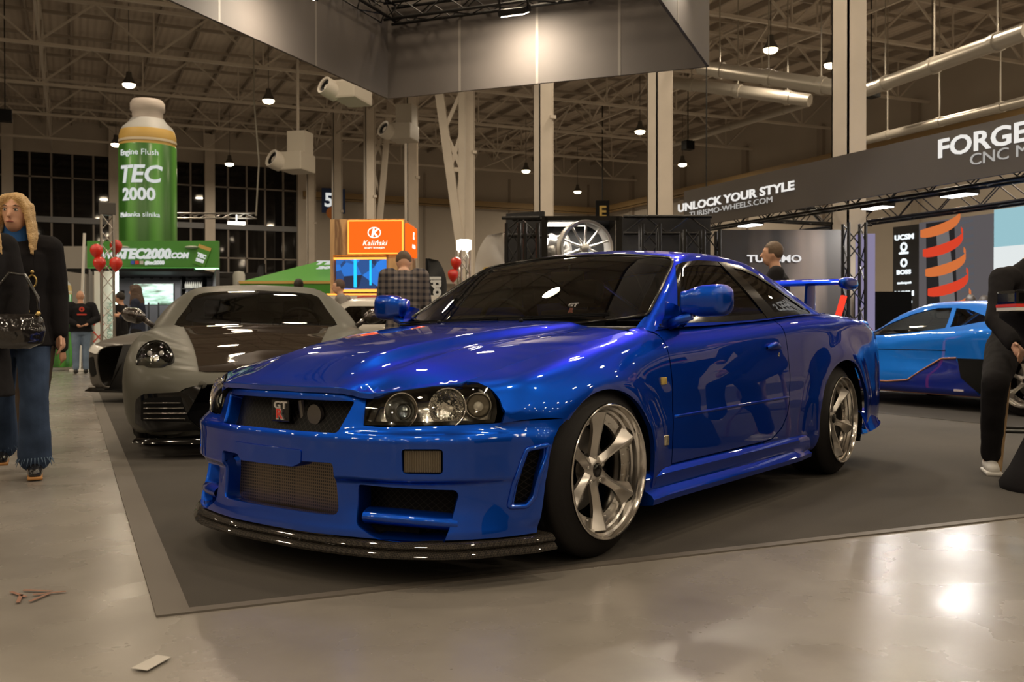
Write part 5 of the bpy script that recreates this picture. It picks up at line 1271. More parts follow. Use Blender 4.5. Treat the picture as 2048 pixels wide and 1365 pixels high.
# little bottle picture on the fascia, right end
Mb = FF @ Matrix.Translation((100*sc_, 2*sc_, .015)) @ Matrix.Rotation(-.35, 4, 'Z')
MB().box((-13*sc_, -26*sc_, 0), (13*sc_, 8*sc_, .01), Mb).build('bottle_picture', mat('bright_green_print', (.07, .26, .03), .5), fas); MB().box((-13*sc_, 8*sc_, 0), (13*sc_, 15*sc_, .01), Mb).build('bottle_picture', YEL, fas)
lettering('fascia_lettering', 'TEC', Mb @ Matrix.Translation((0, -6*sc_, .02)), 10*sc_, WHT_T, fas, bold=.01); lettering('fascia_lettering', '2000', Mb @ Matrix.Translation((0, -16*sc_, .02)), 8*sc_, WHT_T, fas, bold=.01)
for k in (-60, 0, 78): MB().ball(FF @ Vector((k*sc_, 14*sc_, -.0)), .16, sc=(1, 1, .2)).build('fascia_spot_print', mat('pale_print', (.42, .46, .38), .6), fas) if k else None
GE = emis('green_edge_light', (.35, .9, .40), 3.5)
MB().box((-132*sc_, -30*sc_, -.08), (130*sc_, -28*sc_, .0), FF).build('edge_light', GE, fas)
# walls
zt_ = H(538, D)
def wallbox(pxa, pxb, da, db, nm, m_, ya=538, zb=0.0, th=.08):
    a, c_ = q(pxa, 661, da), q(pxb, 661, db); d_ = (c_-a); L = Vector((d_.x, d_.y, 0)).length; F = face_frame(Vector((a.x, a.y, zb)), Vector((d_.x, d_.y, 0)))
    return MB().box((0, 0, -th/2), (L, zt_-zb, th/2), F).build(nm, m_, t), F, L
PEG = mat('peg_wall', (.10, .10, .11), .7)
bw, F1, L1 = wallbox(236, 428, 24.6, 24.6, 'back_wall', PEG)
b = MB()
for i in range(10):
    for j in range(6):
        if 3 <= i <= 6 and j in (2, 3): continue
        b.box((L1*(.06+.1*i)-.04, .5+j*.42, .04), (L1*(.06+.1*i)+.04, .62+j*.42, .07), F1)
o_ = b.build('peg_fitting', BLK, bw); o_['kind'] = 'stuff'
wallbox(428, 436, 24.6, 21.9, 'side_wall', PEG); wallbox(176, 182, 24.6, 21.9, 'side_wall', mat('silver_post', (.3, .3, .3), .4, .6))
l = bpy.data.lights.new('booth_fill_light', 'AREA'); l.size = 1.2; l.energy = 110; l.color = (1, .95, .88); lo_ = bpy.data.objects.new('booth_fill_light', l); COL.objects.link(lo_); lo_.parent = t; lo_.location = tuple(q(306, 661, 23.2)*1.0+Vector((0, 0, zt_-.1-0*1)))[:2]+(zt_-.12,)  # fill light without a fixture, added to lift the dark booth interior
a = q(306, 661, 23.2); F = face_frame(Vector((a.x, a.y, zt_)), VR); MB().box((-1.45, -.05, -1.5), (1.4, .02, 1.3), F).build('booth_ceiling', BLK, t)
# vertical light tube and white panel
a = q(234, 661, 21.6); MB().box((-.035, 0, -.02), (.035, H(541, 21.6), .03), face_frame(Vector((a.x, a.y, .0)), VR)).build('edge_light', emis('white_green_tube', (.75, 1, .85), 6), t)
F = face_frame(Vector((q(205, 661, 21.8).x, q(205, 661, 21.8).y, 0)), VR); s2 = 21.8/FPX; wp = MB().box((-16*s2, 0, -.08), (22*s2, H(541, 21.8), 0), F).build('white_panel', WHP, t)
RD = mat('red_print', (.50, .05, .03), .5)
b = MB()
for k in range(3):
    zc_ = .35+.38*k
    for a_ in (45, -45): 
        M = F @ Matrix.Translation((-8*s2, zc_, .005)) @ Matrix.Rotation(R(a_), 4, 'Z'); b.box((-.14, -.012, 0), (.14, .012, .004), M); 
        for e in (-.14, .14): b.ball(M @ Vector((e, 0, 0)), .025, 8, 6)
b.build('red_pattern', RD, wp)['kind'] = 'stuff'
lettering('panel_lettering', 'MAXXIMUS', F @ Matrix.Translation((14*s2, 1.1, .01)) @ Matrix.Rotation(-PI/2, 4, 'Z'), .16, mat('grey_print', (.2, .3, .25), .5), wp)
# television
def screenmat(name, kind):
    m = bpy.data.materials.new(name); m.use_nodes = True; nt = m.node_tree; b = nt.nodes['Principled BSDF']; tc = _n(nt, 'ShaderNodeTexCoord'); n_ = _n(nt, 'ShaderNodeTexNoise'); n_.inputs['Scale'].default_value = 2.4; n_.inputs['Detail'].default_value = 5
    mp = _n(nt, 'ShaderNodeMapping'); mp.inputs['Scale'].default_value = (1, 1, 4); nt.links.new(tc.outputs['Object'], mp.inputs[0]); nt.links.new(mp.outputs[0], n_.inputs['Vector']); r = _n(nt, 'ShaderNodeValToRGB'); e = r.color_ramp.elements
    e[0].position = .35; e[0].color = (.04, .10, .05, 1); e[1].position = .6; e[1].color = (.75, .9, .9, 1); q_ = e.new(.47); q_.color = (.35, .6, .45, 1)
    nt.links.new(n_.outputs['Fac'], r.inputs[0]); nt.links.new(r.outputs[0], b.inputs['Emission Color']); b.inputs['Emission Strength'].default_value = 1.3; b.inputs['Base Color'].default_value = (0, 0, 0, 1); MATS[name] = m; return m
p = to_hall(307, 589, 23.6); tv = thing('television', 'television screen showing a snowy landscape inside the green booth', 'television', (p.x, p.y, 0)); F = face_frame((0, 0, p.z), VR); s3 = 23.6/FPX
MB().box((-41*s3, -22*s3, -.06), (41*s3, 22*s3, -.0), F, bev=.01).build('bezel', BLK, tv); MB().box((-39.5*s3, -20.5*s3, 0), (39.5*s3, 20.5*s3, .006), F).build('screen', screenmat('landscape_screen', 0), tv)
MB().bar((-.12*VR.x, -.12*VR.y, 0), (-.12*VR.x, -.12*VR.y, p.z-.2), .06, .04).bar((.12*VR.x, .12*VR.y, 0), (.12*VR.x, .12*VR.y, p.z-.2), .06, .04).box((-.4, -.25, 0), (.4, .25, .03)).build('stand', BLK, tv)
# display shelf with small bottles
p = to_hall(388, 661, 24.1); sh = thing('product_shelf', 'shelf rack with rows of small white bottles at the right end of the green booth', 'shelf', (p.x, p.y, 0)); F = face_frame((0, 0, 0), VR); s3 = 24.1/FPX
b = MB()
for yy in (576, 596, 618): b.box((-20*s3, H(yy, 24.1)-.02, -.15), (20*s3, H(yy, 24.1), .15), F)
b.box((-22*s3, 0, -.16), (-20*s3, H(552, 24.1), .16), F).box((20*s3, 0, -.16), (22*s3, H(552, 24.1), .16), F); b.build('rack', BLK, sh)
nb_ = 0
for yy in (576, 596):
    for k in range(9):
        c_ = to_hall(372+k*4.0, 661, 24.1); z0 = H(yy, 24.1)
        tag(MB().lathe([(0, 0), (.028, 0), (.028, .10), (.012, .13), (.012, .16), (0, .16)], 10, Matrix.Translation((c_.x, c_.y, z0))).build('small_bottle', mat('white_bottle', (.6, .6, .55), .4), None, True), 'small white bottle in the %s row of the rack in the green booth' % ('lower' if yy == 596 else 'upper'), 'bottle', '%s row of small bottles' % ('lower' if yy == 596 else 'upper'))
# green barrel counter
p = to_hall(338, 661, 22.4); cn = thing('green_counter', 'round green and white counter beside the television', 'counter', (p.x, p.y, 0))
MB().lathe([(0, 0), (.30, 0), (.30, .50), (0, .50)], 32).build('counter_body', GRN, cn, True, 40); MB().lathe([(.302, .50), (.302, .78), (0, .78)], 32).build('counter_top', YEL, cn, True, 40); MB().lathe([(0, .78), (.33, .78), (.33, .81), (0, .81)], 32).build('white_top', WHP, cn, True, 40)
# ---- truss totem with red balloons
TR = mat('aluminium_truss', (.45, .43, .40), .28, .9)
p = to_hall(216, 661, 17.5); tt_ = thing('truss_totem', 'upright aluminium truss tower with a lamp on top left of the green booth', 'truss tower', (p.x, p.y, 0))
truss(MB(), (0, 0, .02), (0, 0, H(430, 17.5)), .25, .022, .26).box((-.25, -.25, 0), (.25, .25, .02)).build('truss_mast', TR, tt_, True, 50)
b = MB(); b.box((-.14, -.09, H(430, 17.5)), (.14, .09, H(405, 17.5)), bev=.02); b.build('top_lamp', mat('lamp_head', (.08, .075, .07), .5), tt_)
BAL = mat('red_balloon', (.62, .03, .015), .18, 0, .6)
for i, (px, py, d_, lb) in enumerate(((193, 502, 17.2, 'upper left'), (232, 493, 17.8, 'upper right'), (199, 527, 17.2, 'lower left'), (232, 528, 17.2, 'lower right'))):
    p = to_hall(px, py, d_); tag(MB().lathe([(0, .125), (.06, .108), (.10, .065), (.112, .01), (.10, -.045), (.06, -.10), (.015, -.135), (.02, -.15), (0, -.15)], 20, Matrix.Translation(p)).tube(p+Vector((0, 0, -.15)), Vector(tt_.location)+Vector((0, 0, p.z-.3)), .003, 4).build('balloon', BAL, None, True), 'red balloon tied to the left truss tower, %s of four' % lb, 'balloon')
p = to_hall(928, 661, 19.0); t2 = thing('truss_totem', 'upright aluminium truss mast with a white floodlight left of the coupe windscreen', 'truss tower', (p.x, p.y, 0))
truss(MB(), (0, 0, .02), (0, 0, H(500, 19)), .22, .02, .24).box((-.25, -.25, 0), (.25, .25, .02)).build('truss_mast', TR, t2, True, 50)
MB().box((-.11, -.11, H(500, 19)), (.11, .11, H(480, 19)), bev=.02).build('flood_head', emis('white_flood', (1, .93, .8), 14), t2)
for px, py, lb in ((912, 527, 'upper red balloon tied to the mast left of the windscreen'), (906, 551, 'lower red balloon tied to the mast left of the windscreen')):
    p = to_hall(px, py, 18.7); tag(MB().lathe([(0, .125), (.06, .108), (.10, .065), (.105, .01), (.09, -.045), (.05, -.10), (.015, -.135), (0, -.14)], 20, Matrix.Translation(p)).tube(p+Vector((0, 0, -.14)), Vector(t2.location)+Vector((0, 0, p.z-.3)), .003, 4).build('balloon', BAL, None, True), lb, 'balloon')
# tall thin pole, flag banners
p = to_hall(158, 661, 21); tag(MB().tube((p.x, p.y, 0), (p.x+.12, p.y, H(465, 21)), .03, 8).box((p.x-.2, p.y-.2, 0), (p.x+.2, p.y+.2, .04)).build('white_pole', WHP), 'thin white pole behind the bald man', 'pole')
def feather(px0, px1, ytop, ybot, dep, m_, label, lean=1, txt=None, tm=None):
    cx = (px0+px1)/2; p = to_hall(cx, 661, dep); s = dep/FPX; t = thing('feather_flag', label, 'flag', (p.x, p.y, 0)); F = face_frame((0, 0, 0), VR); w_ = (px1-px0)*s/2; zt = H(ytop, dep); zb = H(ybot, dep)
    pole = []; lead = []
    for k in np.linspace(0, 1, 24):
        z = zb+(zt-zb)*k; xl = -w_*lean+ (2*w_*lean)*0; e = w_*(1-(max(0, k-.35)/.65)**2.4)
        pole.append((lean*w_*.95, z)); lead.append((lean*w_*.95-lean*(e+w_)*1.0*(1 if k < .97 else .2), z))
    vs = []; fs = []
    for i, (a_, c_) in enumerate(zip(lead, pole)):
        for j in range(5): x = a_[0]+(c_[0]-a_[0])*j/4; vs.append(F @ Vector((x, a_[1], .03*math.sin(j*1.3+i*.35))))
    for i in range(len(lead)-1):
        for j in range(4): fs.append((i*5+j, i*5+j+1, i*5+5+j+1, i*5+5+j))
    MB().raw(vs, fs).build('banner_cloth', m_, t, True)
    MB().path([F @ Vector((lean*w_*.97, z, 0)) for z in np.linspace(0, zt, 12)], .018, 8).box((-.3, -.3, 0), (.3, .3, .03)).build('pole', BLK, t, True, 40)
    if txt:
        M = F @ Matrix.Translation((0, (zt+zb)/2-.15*(zt-zb), .06)) @ Matrix.Rotation(PI/2, 4, 'Z'); lettering('flag_lettering', txt, M, w_*1.5, tm, t, bold=.01)
    return t
feather(853, 893, 517, 615, 14.5, mat('black_flag_cloth', (.02, .02, .02), .7), 'black feather flag with white script beside the man in the checked jacket', -1, 'Lotil', mat('flag_white', (.5, .5, .48), .6))
ff = feather(952, 1012, 466, 580, 13.6, mat('white_flag_cloth', (.50, .47, .43), .7), 'white feather flag with an amber bottle print beside the black display frame', 1)
p_ = face_frame((0, 0, 0), VR); s_ = 13.6/FPX
MB().prism([(-.13, H(562, 13.6)), (-.13, H(545, 13.6)), (-.09, H(535, 13.6)), (.05, H(535, 13.6)), (.10, H(545, 13.6)), (.10, H(562, 13.6))], .07, .075, p_).build('bottle_print', YEL, ff); MB().prism([(-.13, H(590, 13.6)), (-.13, H(562, 13.6)), (.10, H(562, 13.6)), (.10, H(590, 13.6))], .07, .075, p_).build('bottle_print', GRN, ff)
feather(512, 530, 527, 600, 24, mat('dark_flag_cloth', (.03, .03, .035), .7), 'small dark feather flag left of the green tent', 1)
# ---- green tent
p = to_hall(640, 661, 19); t = thing('green_tent', 'bright green pavilion tent roof with white lettering behind the grey sports car', 'tent', (p.x, p.y, 0)); F = face_frame((0, 0, 0), VR); s = 19/FPX
zap, zev = H(515, 19), H(566, 19); W_ = 1.45
GT_ = mat('tent_green', (.055, .27, .025), .55); b = MB()
ap = [(-.35, zap, -1.0), (.35, zap, -1.0)]
b.raw([F @ Vector(v) for v in ((-W_, zev, .45), (W_, zev, .45), (W_, zev, -2.45), (-W_, zev, -2.45), (-.22, zap, -1.0), (.22, zap, -1.0))], [(0, 1, 5, 4), (1, 2, 5), (2, 3, 4, 5), (3, 0, 4)])
b.build('tent_roof', GT_, t)
b = MB()
for q0, q1 in (((-W_, .45), (W_, .45)), ((W_, .45), (W_, -2.45)), ((W_, -2.45), (-W_, -2.45)), ((-W_, -2.45), (-W_, .45))): b.raw([F @ Vector(v) for v in ((q0[0], zev, q0[1]), (q1[0], zev, q1[1]), (q1[0], zev-.28, q1[1]), (q0[0], zev-.28, q0[1]))], [(0, 1, 2, 3)])
b.build('tent_valance', GT_, t)
MB().box((-W_, zev-.03, .455), (W_, zev+.02, .47), F).build('amber_band', YEL, t)
b = MB()
for x in (-W_, W_):
    for z in (.45, -2.45): b.tube(F @ Vector((x, 0, z)), F @ Vector((x, zev, z)), .025, 8)
b.build('tent_frame', TR, t, True, 50)
nrm = Vector((0, .45+1.0, zap-zev)).normalized(); M = F @ Matrix.Translation((.12, (zap+zev)/2+.07, -.22)) @ Matrix.Rotation(-math.atan2(1.45, zap-zev), 4, 'X')
lettering('tent_lettering', 'TEC', M @ Matrix.Translation((0, .25, .03)), .36, WHT_T, t, bold=.012, shear=.2); lettering('tent_lettering', '2000', M @ Matrix.Translation((.05, -.12, .03)), .24, WHT_T, t, bold=.01, shear=.2)
# ---- deck chair behind the woman
p = on_floor(112, 727); dc = thing('deck_chair', 'folding wooden deck chair with green cloth left of the bald man', 'deck chair', (p.x, p.y, 0)); F = face_frame((0, 0, 0), VR); WD = mat('pale_wood', (.42, .28, .15), .5)
b = MB()
for x in (-.30, .30):
    b.bar(F @ Vector((x, .02, -.35)), F @ Vector((x*.95, .86, .30)), .035, .035); b.bar(F @ Vector((x*1.1, .02, .38)), F @ Vector((x, .48, -.42)), .035, .035)
b.bar(F @ Vector((-.33, .02, .38)), F @ Vector((.33, .02, .38)), .03, .03).bar(F @ Vector((-.3, .86, .3)), F @ Vector((.3, .86, .3)), .035, .035).bar(F @ Vector((-.33, .48, -.42)), F @ Vector((.33, .48, -.42)), .035, .035).bar(F @ Vector((-.33, .10, .3)), F @ Vector((.33, .10, .3)), .02, .03)
b.build('wood_frame', WD, dc)
G = [[F @ Vector((x, .84-(.40+.02)*t_-.12*math.sin(PI*t_), .30-.70*t_)) for x in np.linspace(-.26, .26, 6)] for t_ in np.linspace(0, 1, 14)]
cl = MB().grid(G).build('green_cloth', GRN, dc, True)
lettering('cloth_lettering', 'TEC', F @ Matrix.Translation((0, .47, .19)), .2, WHT_T, dc, bold=.01)
# ---- orange and wood kiosk
D2 = 16.5; s = D2/FPX; p = to_hall(745, 661, D2); t = thing('orange_kiosk', 'wooden kiosk with illuminated orange sign behind the man in the checked jacket', 'kiosk', (p.x, p.y, 0)); r1 = Vector((math.cos(YAW-PI/2-R(3)), math.sin(YAW-PI/2-R(3)), 0)); F = face_frame((0, 0, 0), r1)
def woodm():
    m = mat('kiosk_wood', (.42, .26, .12), .5); nt = m.node_tree; tc = _n(nt, 'ShaderNodeTexCoord'); mp = _n(nt, 'ShaderNodeMapping'); mp.inputs['Scale'].default_value = (5, 5, .5); n_ = _n(nt, 'ShaderNodeTexNoise'); n_.inputs['Scale'].default_value = 2.2; n_.inputs['Detail'].default_value = 6; n_.inputs['Distortion'].default_value = .8
    r = _n(nt, 'ShaderNodeValToRGB'); r.color_ramp.elements[0].position = .35; r.color_ramp.elements[0].color = (.17, .09, .04, 1); r.color_ramp.elements[1].position = .55; r.color_ramp.elements[1].color = (.50, .31, .14, 1)
    nt.links.new(tc.outputs['Object'], mp.inputs[0]); nt.links.new(mp.outputs[0], n_.inputs['Vector']); nt.links.new(n_.outputs['Fac'], r.inputs[0]); nt.links.new(r.outputs[0], nt.nodes['Principled BSDF'].inputs['Base Color']); return m
KW = woodm(); ORG = emis('orange_sign', (1, .12, .01), 1.35); ORE = emis('amber_edge', (1, .35, .05), 2.2)
xl, xr, zt, zm, zlow = -85*s, 64*s, H(438, D2), H(510, D2), 0
b = MB(); b.box((xl, zm, -1.3), (xr, zt, 0), F); b.box((xl, 0, -1.3), (xr, zm, -.9), F); b.box((xl, 0, -1.3), (xl+.05, zm, 0), F); b.box((xr-.30, 0, -1.3), (xr, zm, 0), F); b.box((xl, 0, -1.0), (xr, H(598, D2), -.05), F); bod = b.build('kiosk_body', KW, t)
MB().box((xl+38*s, H(508, D2), 0), (xr-2*s, H(441, D2), .05), F).build('orange_sign', ORG, t)
b = MB()
for y0, y1 in ((508, 506), (443, 441)): b.box((xl+37*s, H(y0, D2), .0), (xr-1*s, H(y1, D2), .06), F)
b.box((xl+37*s, H(508, D2), 0), (xl+39*s, H(441, D2), .06), F).box((xr-3*s, H(508, D2), 0), (xr-1*s, H(441, D2), .06), F).build('sign_edge_light', ORE, t)
cxs = 6*s
lg = emis('kiosk_letter', (1, .93, .8), 1.6)
lettering('sign_lettering', 'K', F @ Matrix.Translation((cxs, H(467, D2), .07)), 22*s, lg, t, bold=.006, shear=.2); MB().path([F @ Vector((cxs+.105*math.cos(a), H(466, D2)+.085*math.sin(a), .08)) for a in np.linspace(0, 2*PI, 25)[:-1]], .008, 6, True).build('sign_ring', lg, t)
lettering('sign_lettering', 'Kaliński', F @ Matrix.Translation((cxs, H(487, D2), .07)), 14*s, lg, t, bold=0, shear=.3, spacing=1.08); lettering('sign_lettering', 'SKLEPY WYNAJEM', F @ Matrix.Translation((cxs, H(496.5, D2), .07)), 5*s, lg, t)
Fs = face_frame(F @ Vector((xr, 0, 0)), -VR*0+Vector((F.col[2][0], F.col[2][1], 0))*-1)
MB().box((.12, H(507, D2), 0), (1.15, H(445, D2), .05), Fs).build('orange_sign', ORG, t); lettering('sign_lettering', 'K', Fs @ Matrix.Translation((.62, H(466, D2), .07)), 20*s, lg, t, bold=.004, shear=.2); lettering('sign_lettering', 'Kaliński', Fs @ Matrix.Translation((.62, H(488, D2), .07)), 11*s, lg, t, shear=.3)
# kiosk screen with blue figures
def bluescreen():
    m = bpy.data.materials.new('blue_screen'); m.use_nodes = True; nt = m.node_tree; b = nt.nodes['Principled BSDF']; b.inputs['Base Color'].default_value = (0, 0, 0, 1); tc = _n(nt, 'ShaderNodeTexCoord'); v = _n(nt, 'ShaderNodeTexVoronoi'); v.inputs['Scale'].default_value = 4.5
    r = _n(nt, 'ShaderNodeValToRGB'); e = r.color_ramp.elements; e[0].color = (.01, .16, .6, 1); e[1].color = (.005, .01, .03, 1); e[1].position = .8; nt.links.new(tc.outputs['Object'], v.inputs['Vector']); nt.links.new(v.outputs['Color'], r.inputs[0]); nt.links.new(r.outputs[0], b.inputs['Emission Color']); b.inputs['Emission Strength'].default_value = 1.5; return m
MB().box((xl+10*s, H(578, D2), -.12), (xl+112*s, H(518, D2), -.06), F).build('display_screen', bluescreen(), t)
MB().box((xl+6*s, H(583, D2), -.16), (xl+116*s, H(578, D2), -.03), F).build('screen_edge_light', ORE, t); MB().box((xl+6*s, H(518, D2), -.16), (xl+116*s, H(514, D2), -.03), F).build('screen_edge_light', ORE, t)
MB().box((xl+78*s, H(570, D2), -.06), (xl+82*s, H(520, D2), -.05), F).box((xl+46*s, H(574, D2), -.06), (xl+52*s, H(518, D2), -.05), F).build('screen_figures', emis('cyan_band', (.02, .5, 1), 1.5), t)
MB().box((xl, H(610, D2), -.05), (xr-.3, H(590, D2), .25), F).build('counter_front', WHP, t); MB().box((xl, H(591, D2), .25), (xr-.3, H(588, D2), .26), F).build('counter_edge_light', ORE, t)
# ---- black framed wheel display
D3 = 13.3; s = D3/FPX; p = to_hall(1165, 661, D3); t = thing('display_case', 'tall black display frame lit from above holding alloy wheels behind the coupe roof', 'display case', (p.x, p.y, 0)); F = face_frame((0, 0, 0), VR)
x0, x1 = -76*s, 72*s; zt = H(434, D3); b = MB()
for x in (x0, x1): b.box((x-.04, 0, .0), (x+.04, zt, .08), F); b.box((x-.04, 0, -.9), (x+.04, zt, -.82), F)
b.box((x0, zt-.06, -.9), (x1, zt, .08), F); b.box((x0, 0, -.9), (x1, H(552, 13.1), .36), F); b.build('case_frame', BLKG, t)
MB().box((x0, 0, -.92), (x1, zt, -.9), F).build('case_back', BLK, t)
MB().box((x0+.06, zt-.075, -.5), (x1-.3, zt-.06, -.3), F).build('light_panel', emis('case_light', (1, .9, .75), 9), t)
l = bpy.data.lights.new('case_lamp', 'AREA'); l.size = .6; l.energy = 45; l.color = (1, .9, .78); o = bpy.data.objects.new('case_lamp', l); COL.objects.link(o); o.parent = t; o.location = F @ Vector((0, zt-.1, -.35))
SILV = mat('brushed_silver_wheel', (.55, .54, .52), .3, .9)
def showwheel(px, py, rad_px, yaw, dep, label, nsp=10, asp=1):
    c_ = to_hall(px, py, dep); rr = rad_px*dep/FPX; t = thing('alloy_wheel', label, 'alloy wheel', tuple(c_), 0, None)
    ax = (-VD*math.cos(yaw)+VR*math.sin(yaw)).normalized(); M = orient((0, 0, 0), ax)[0]
    MB().lathe([(rr*.90, -.20), (rr, -.19), (rr*.99, -.17), (rr*.90, -.15), (rr*.88, -.05), (rr*.93, -.01), (rr, 0), (rr*.985, .015), (rr*.90, .005), (rr*.86, -.03), (rr*.84, -.15), (rr*.86, -.20)], 72, M, closed=True).build('rim_barrel', SILV, t, True, 40)
    for k in range(nsp):
        a = 2*PI*k/nsp; A = M @ Matrix.Rotation(a, 4, 'Z'); b = MB(); G = [[(x*wd, r_, z+dz) for x, z in ((-1, -.02), (-.5, .0), (.5, 0), (1, -.02), (.8, -.04), (-.8, -.04))] for r_, wd, dz in ((rr*.12, .022, -.05), (rr*.45, .014, -.035), (rr*.75, .012, -.015), (rr*.93, .018, -.005))]
        b.grid([[A @ Vector(v) for v in g] for g in G], closed_v=True); b.build('spoke', SILV, t, True, 40)
    MB().lathe([(0, -.03), (rr*.10, -.03), (rr*.17, -.045), (rr*.18, -.09), (0, -.09)], 30, M).build('hub', SILV, t, True, 40)
    return t
showwheel(1174, 496, 56, .28, 13.1, 'large silver ten-spoke alloy wheel displayed upright behind the coupe roof')
showwheel(1128, 508, 42, 1.15, 13.75, 'silver alloy wheel seen edge-on behind the large displayed wheel')

# booth walls of black cloth and black trusses to left and right of it
for (pa, ya, pb, yb, d0, d1, lb) in ((1014, 428, 1088, 434, 14.3, 14.0, 'black cloth wall behind the wheel display, left end'), (1238, 435, 1330, 437, 14.3, 14.3, 'black cloth wall right of the wheel display'), (1330, 437, 1420, 437, 14.3, 14.3, 'black cloth wall below the slogan banner')):
    A, Bq = to_hall(pa, ya, d0), to_hall(pb, yb, d1); F_ = face_frame((A.x, A.y, 0), (Bq.x-A.x, Bq.y-A.y, 0)); L = (Vector((Bq.x, Bq.y))-Vector((A.x, A.y))).length
    tag(MB().box((0, 0, -.03), (L, A.z, .03), F_).build('booth_wall', mat('black_cloth', (.012, .011, .011), .85)), lb, 'booth wall')
def ttow(px, ytop, dep, label, m_=BT, s_=.29, grp='black truss towers'):
    p = to_hall(px, 661, dep); t = thing('truss_tower', label, 'truss tower', (p.x, p.y, 0), YAW, grp)
    truss(MB(), (0, 0, .02), (0, 0, H(ytop, dep)), s_, .025, .3).box((-s_*.5, -s_*.5, 0), (s_*.5, s_*.5, .02)).build('truss_mast', m_, t, True, 50); return t
ttow(1026, 448, 13.2, 'black truss tower at the left end of the black cloth wall', BT, .22); ttow(1063, 448, 13.2, 'black truss tower just left of the display frame', BT, .22)
ttow(1385, 462, 12.6, 'black truss tower under the left end of the slogan banner'); ttow(1418, 462, 13.4, 'black truss tower behind the one under the slogan banner'); ttow(1300, 450, 13.6, 'black truss tower right of the displayed wheel'); 
A, Bq = to_hall(1245, 452, 14.2), to_hall(1420, 452, 14.2); tag(truss(MB(), A, Bq, .29, .025, .3).build('truss_beam', BT, None, True, 50), 'black truss beam linking towers right of the displayed wheel', 'truss beam')
A, Bq = to_hall(1015, 455, 13.8), to_hall(1088, 455, 13.4); tag(truss(MB(), A, Bq, .29, .025, .3).build('truss_beam', BT, None, True, 50), 'short black truss beam left of the display frame', 'truss beam')
# ---- right booth banner
XB = 10.2; BAN = mat('dark_banner_cloth', (.075, .065, .058), .75, noise=.06, nscale=1)
a_t, a_b = on_wall(1368, 378, 0, XB), on_wall(1368, 455, 0, XB); Ya, Yb = a_t.y, .8; zt, zb = 3.40, 2.73
t = thing('slogan_banner', 'long dark grey overhead banner with white slogans above the right booth', 'banner', (XB, Ya, 0)); F = face_frame((0, 0, 0), (0, -1, 0)); Lb = Ya-Yb
MB().box((0, zb, -.05), (Lb, zt, 0), F).build('banner_cloth', BAN, t)
def btxt(px, py, txt, hpx, m_, **k):
    p = on_wall(px, py, 0, XB); dep = (p-EYE).dot(CD); lettering('banner_lettering', txt, F @ Matrix.Translation((Ya-p.y, p.z, .012)), hpx*dep/FPX*1.35, m_, t, **k)
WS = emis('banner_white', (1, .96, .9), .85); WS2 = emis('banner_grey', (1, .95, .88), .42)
btxt(1463, 397, 'UNLOCK YOUR STYLE', 17, WS, bold=.006, sx=1.62, shear=0); btxt(1458, 416, 'TURISMO-WHEELS.COM', 11.5, WS2, sx=1.62)
p0 = on_wall(1875, 310, 0, XB); dep = (p0-EYE).dot(CD); lettering('banner_lettering', 'FORGED WHEELS', F @ Matrix.Translation((Ya-p0.y, p0.z+.055, .012)), .33, WS, t, bold=.007, sx=1.28, align='LEFT')
p0 = on_wall(1940, 322, 0, XB); lettering('banner_lettering', 'CNC MACHINED', F @ Matrix.Translation((Ya-p0.y, p0.z+.0, .012)), .20, WS2, t, sx=1.3, align='LEFT')
b = MB(); truss(b, (.35, 0, 2.82-.0), (.35, -Lb, 2.82), .29, .022, .34); b.build('banner_truss', BT, t, True, 50)
b = MB()
for y in (-.2, -Lb*.5, -Lb+.2): b.tube((.35, y, 2.9), (.35, y, 12.35), .012, 6)
b.build('hoist_cable', BT, t)
XT = 13.0
A, Bq = on_wall(1500, 448, 0, XT), None; tb = tag(truss(MB(), (XT, 15.0, 2.95), (XT, 2.0, 2.95), .4, .03, .42).build('truss_beam', mat('black_blue_truss', (.015, .018, .03), .3, .7), None, True, 50), 'long black truss beam above the blue supercar', 'truss beam')
truss_x = tag(truss(MB(), (XB+.5, 13.4, 2.85), (XT, 13.4, 2.85), .29, .022, .3).build('truss_beam', BT, None, True, 50), 'black truss beam crossing from the banner to the rear booth wall', 'truss beam')
for px, py, dep, lb in ((1500, 451, 13.8, 'left'), (1755, 416, 11.8, 'middle'), (1918, 391, 10.6, 'right')):
    p = on_wall(px, py, 0, 10.62); t = thing('booth_spotlight', 'flat white lamp under the slogan banner, %s of three' % lb, 'spotlight', tuple(p)); MB().box((-.12, -.22, 0), (.12, .22, .05)).bar((0, 0, .05), (0, 0, max(.06, 2.72-p.z)), .02, .02).build('housing', BT, t); MB().box((-.11, -.2, -.008), (.11, .2, 0)).build('lamp_window', emis('spot_glow', (.95, .97, 1), 9), t)
    l = bpy.data.lights.new('spot_light', 'AREA'); l.shape = 'RECTANGLE'; l.size = .22; l.size_y = .4; l.energy = 90; l.color = (1, .95, .88); o = bpy.data.objects.new('spot_light', l); COL.objects.link(o); o.parent = t; o.location = (0, 0, -.03)
# towers of the right booth
ttow(1708, 448, 13.9, 'black truss tower beside the red light bar'); 
p = to_hall(1730, 661, 14.8); tag(MB().box((-.11, -.11, 0), (.11, .11, H(470, 14.8)), Matrix.Translation((p.x, p.y, 0)) @ Matrix.Rotation(YAW, 4, 'Z')).build('lilac_light_post', emis('lilac_glow', (.55, .48, .75), .45)), 'post glowing pale lilac beside the truss tower right of the wing', 'light post')
tag(MB().bar(to_hall(1674, 640, 11.0), to_hall(1688, 592, 11.0), .07, .05).tube(to_hall(1672, 648, 11.0), Vector((to_hall(1672, 648, 11.0).x, to_hall(1672, 648, 11.0).y, 0)), .015, 6).build('red_light_bar', emis('red_bar_glow', (1, .06, .03), 1.1)), 'slanted glowing red light bar right of the wing stands', 'light bar')
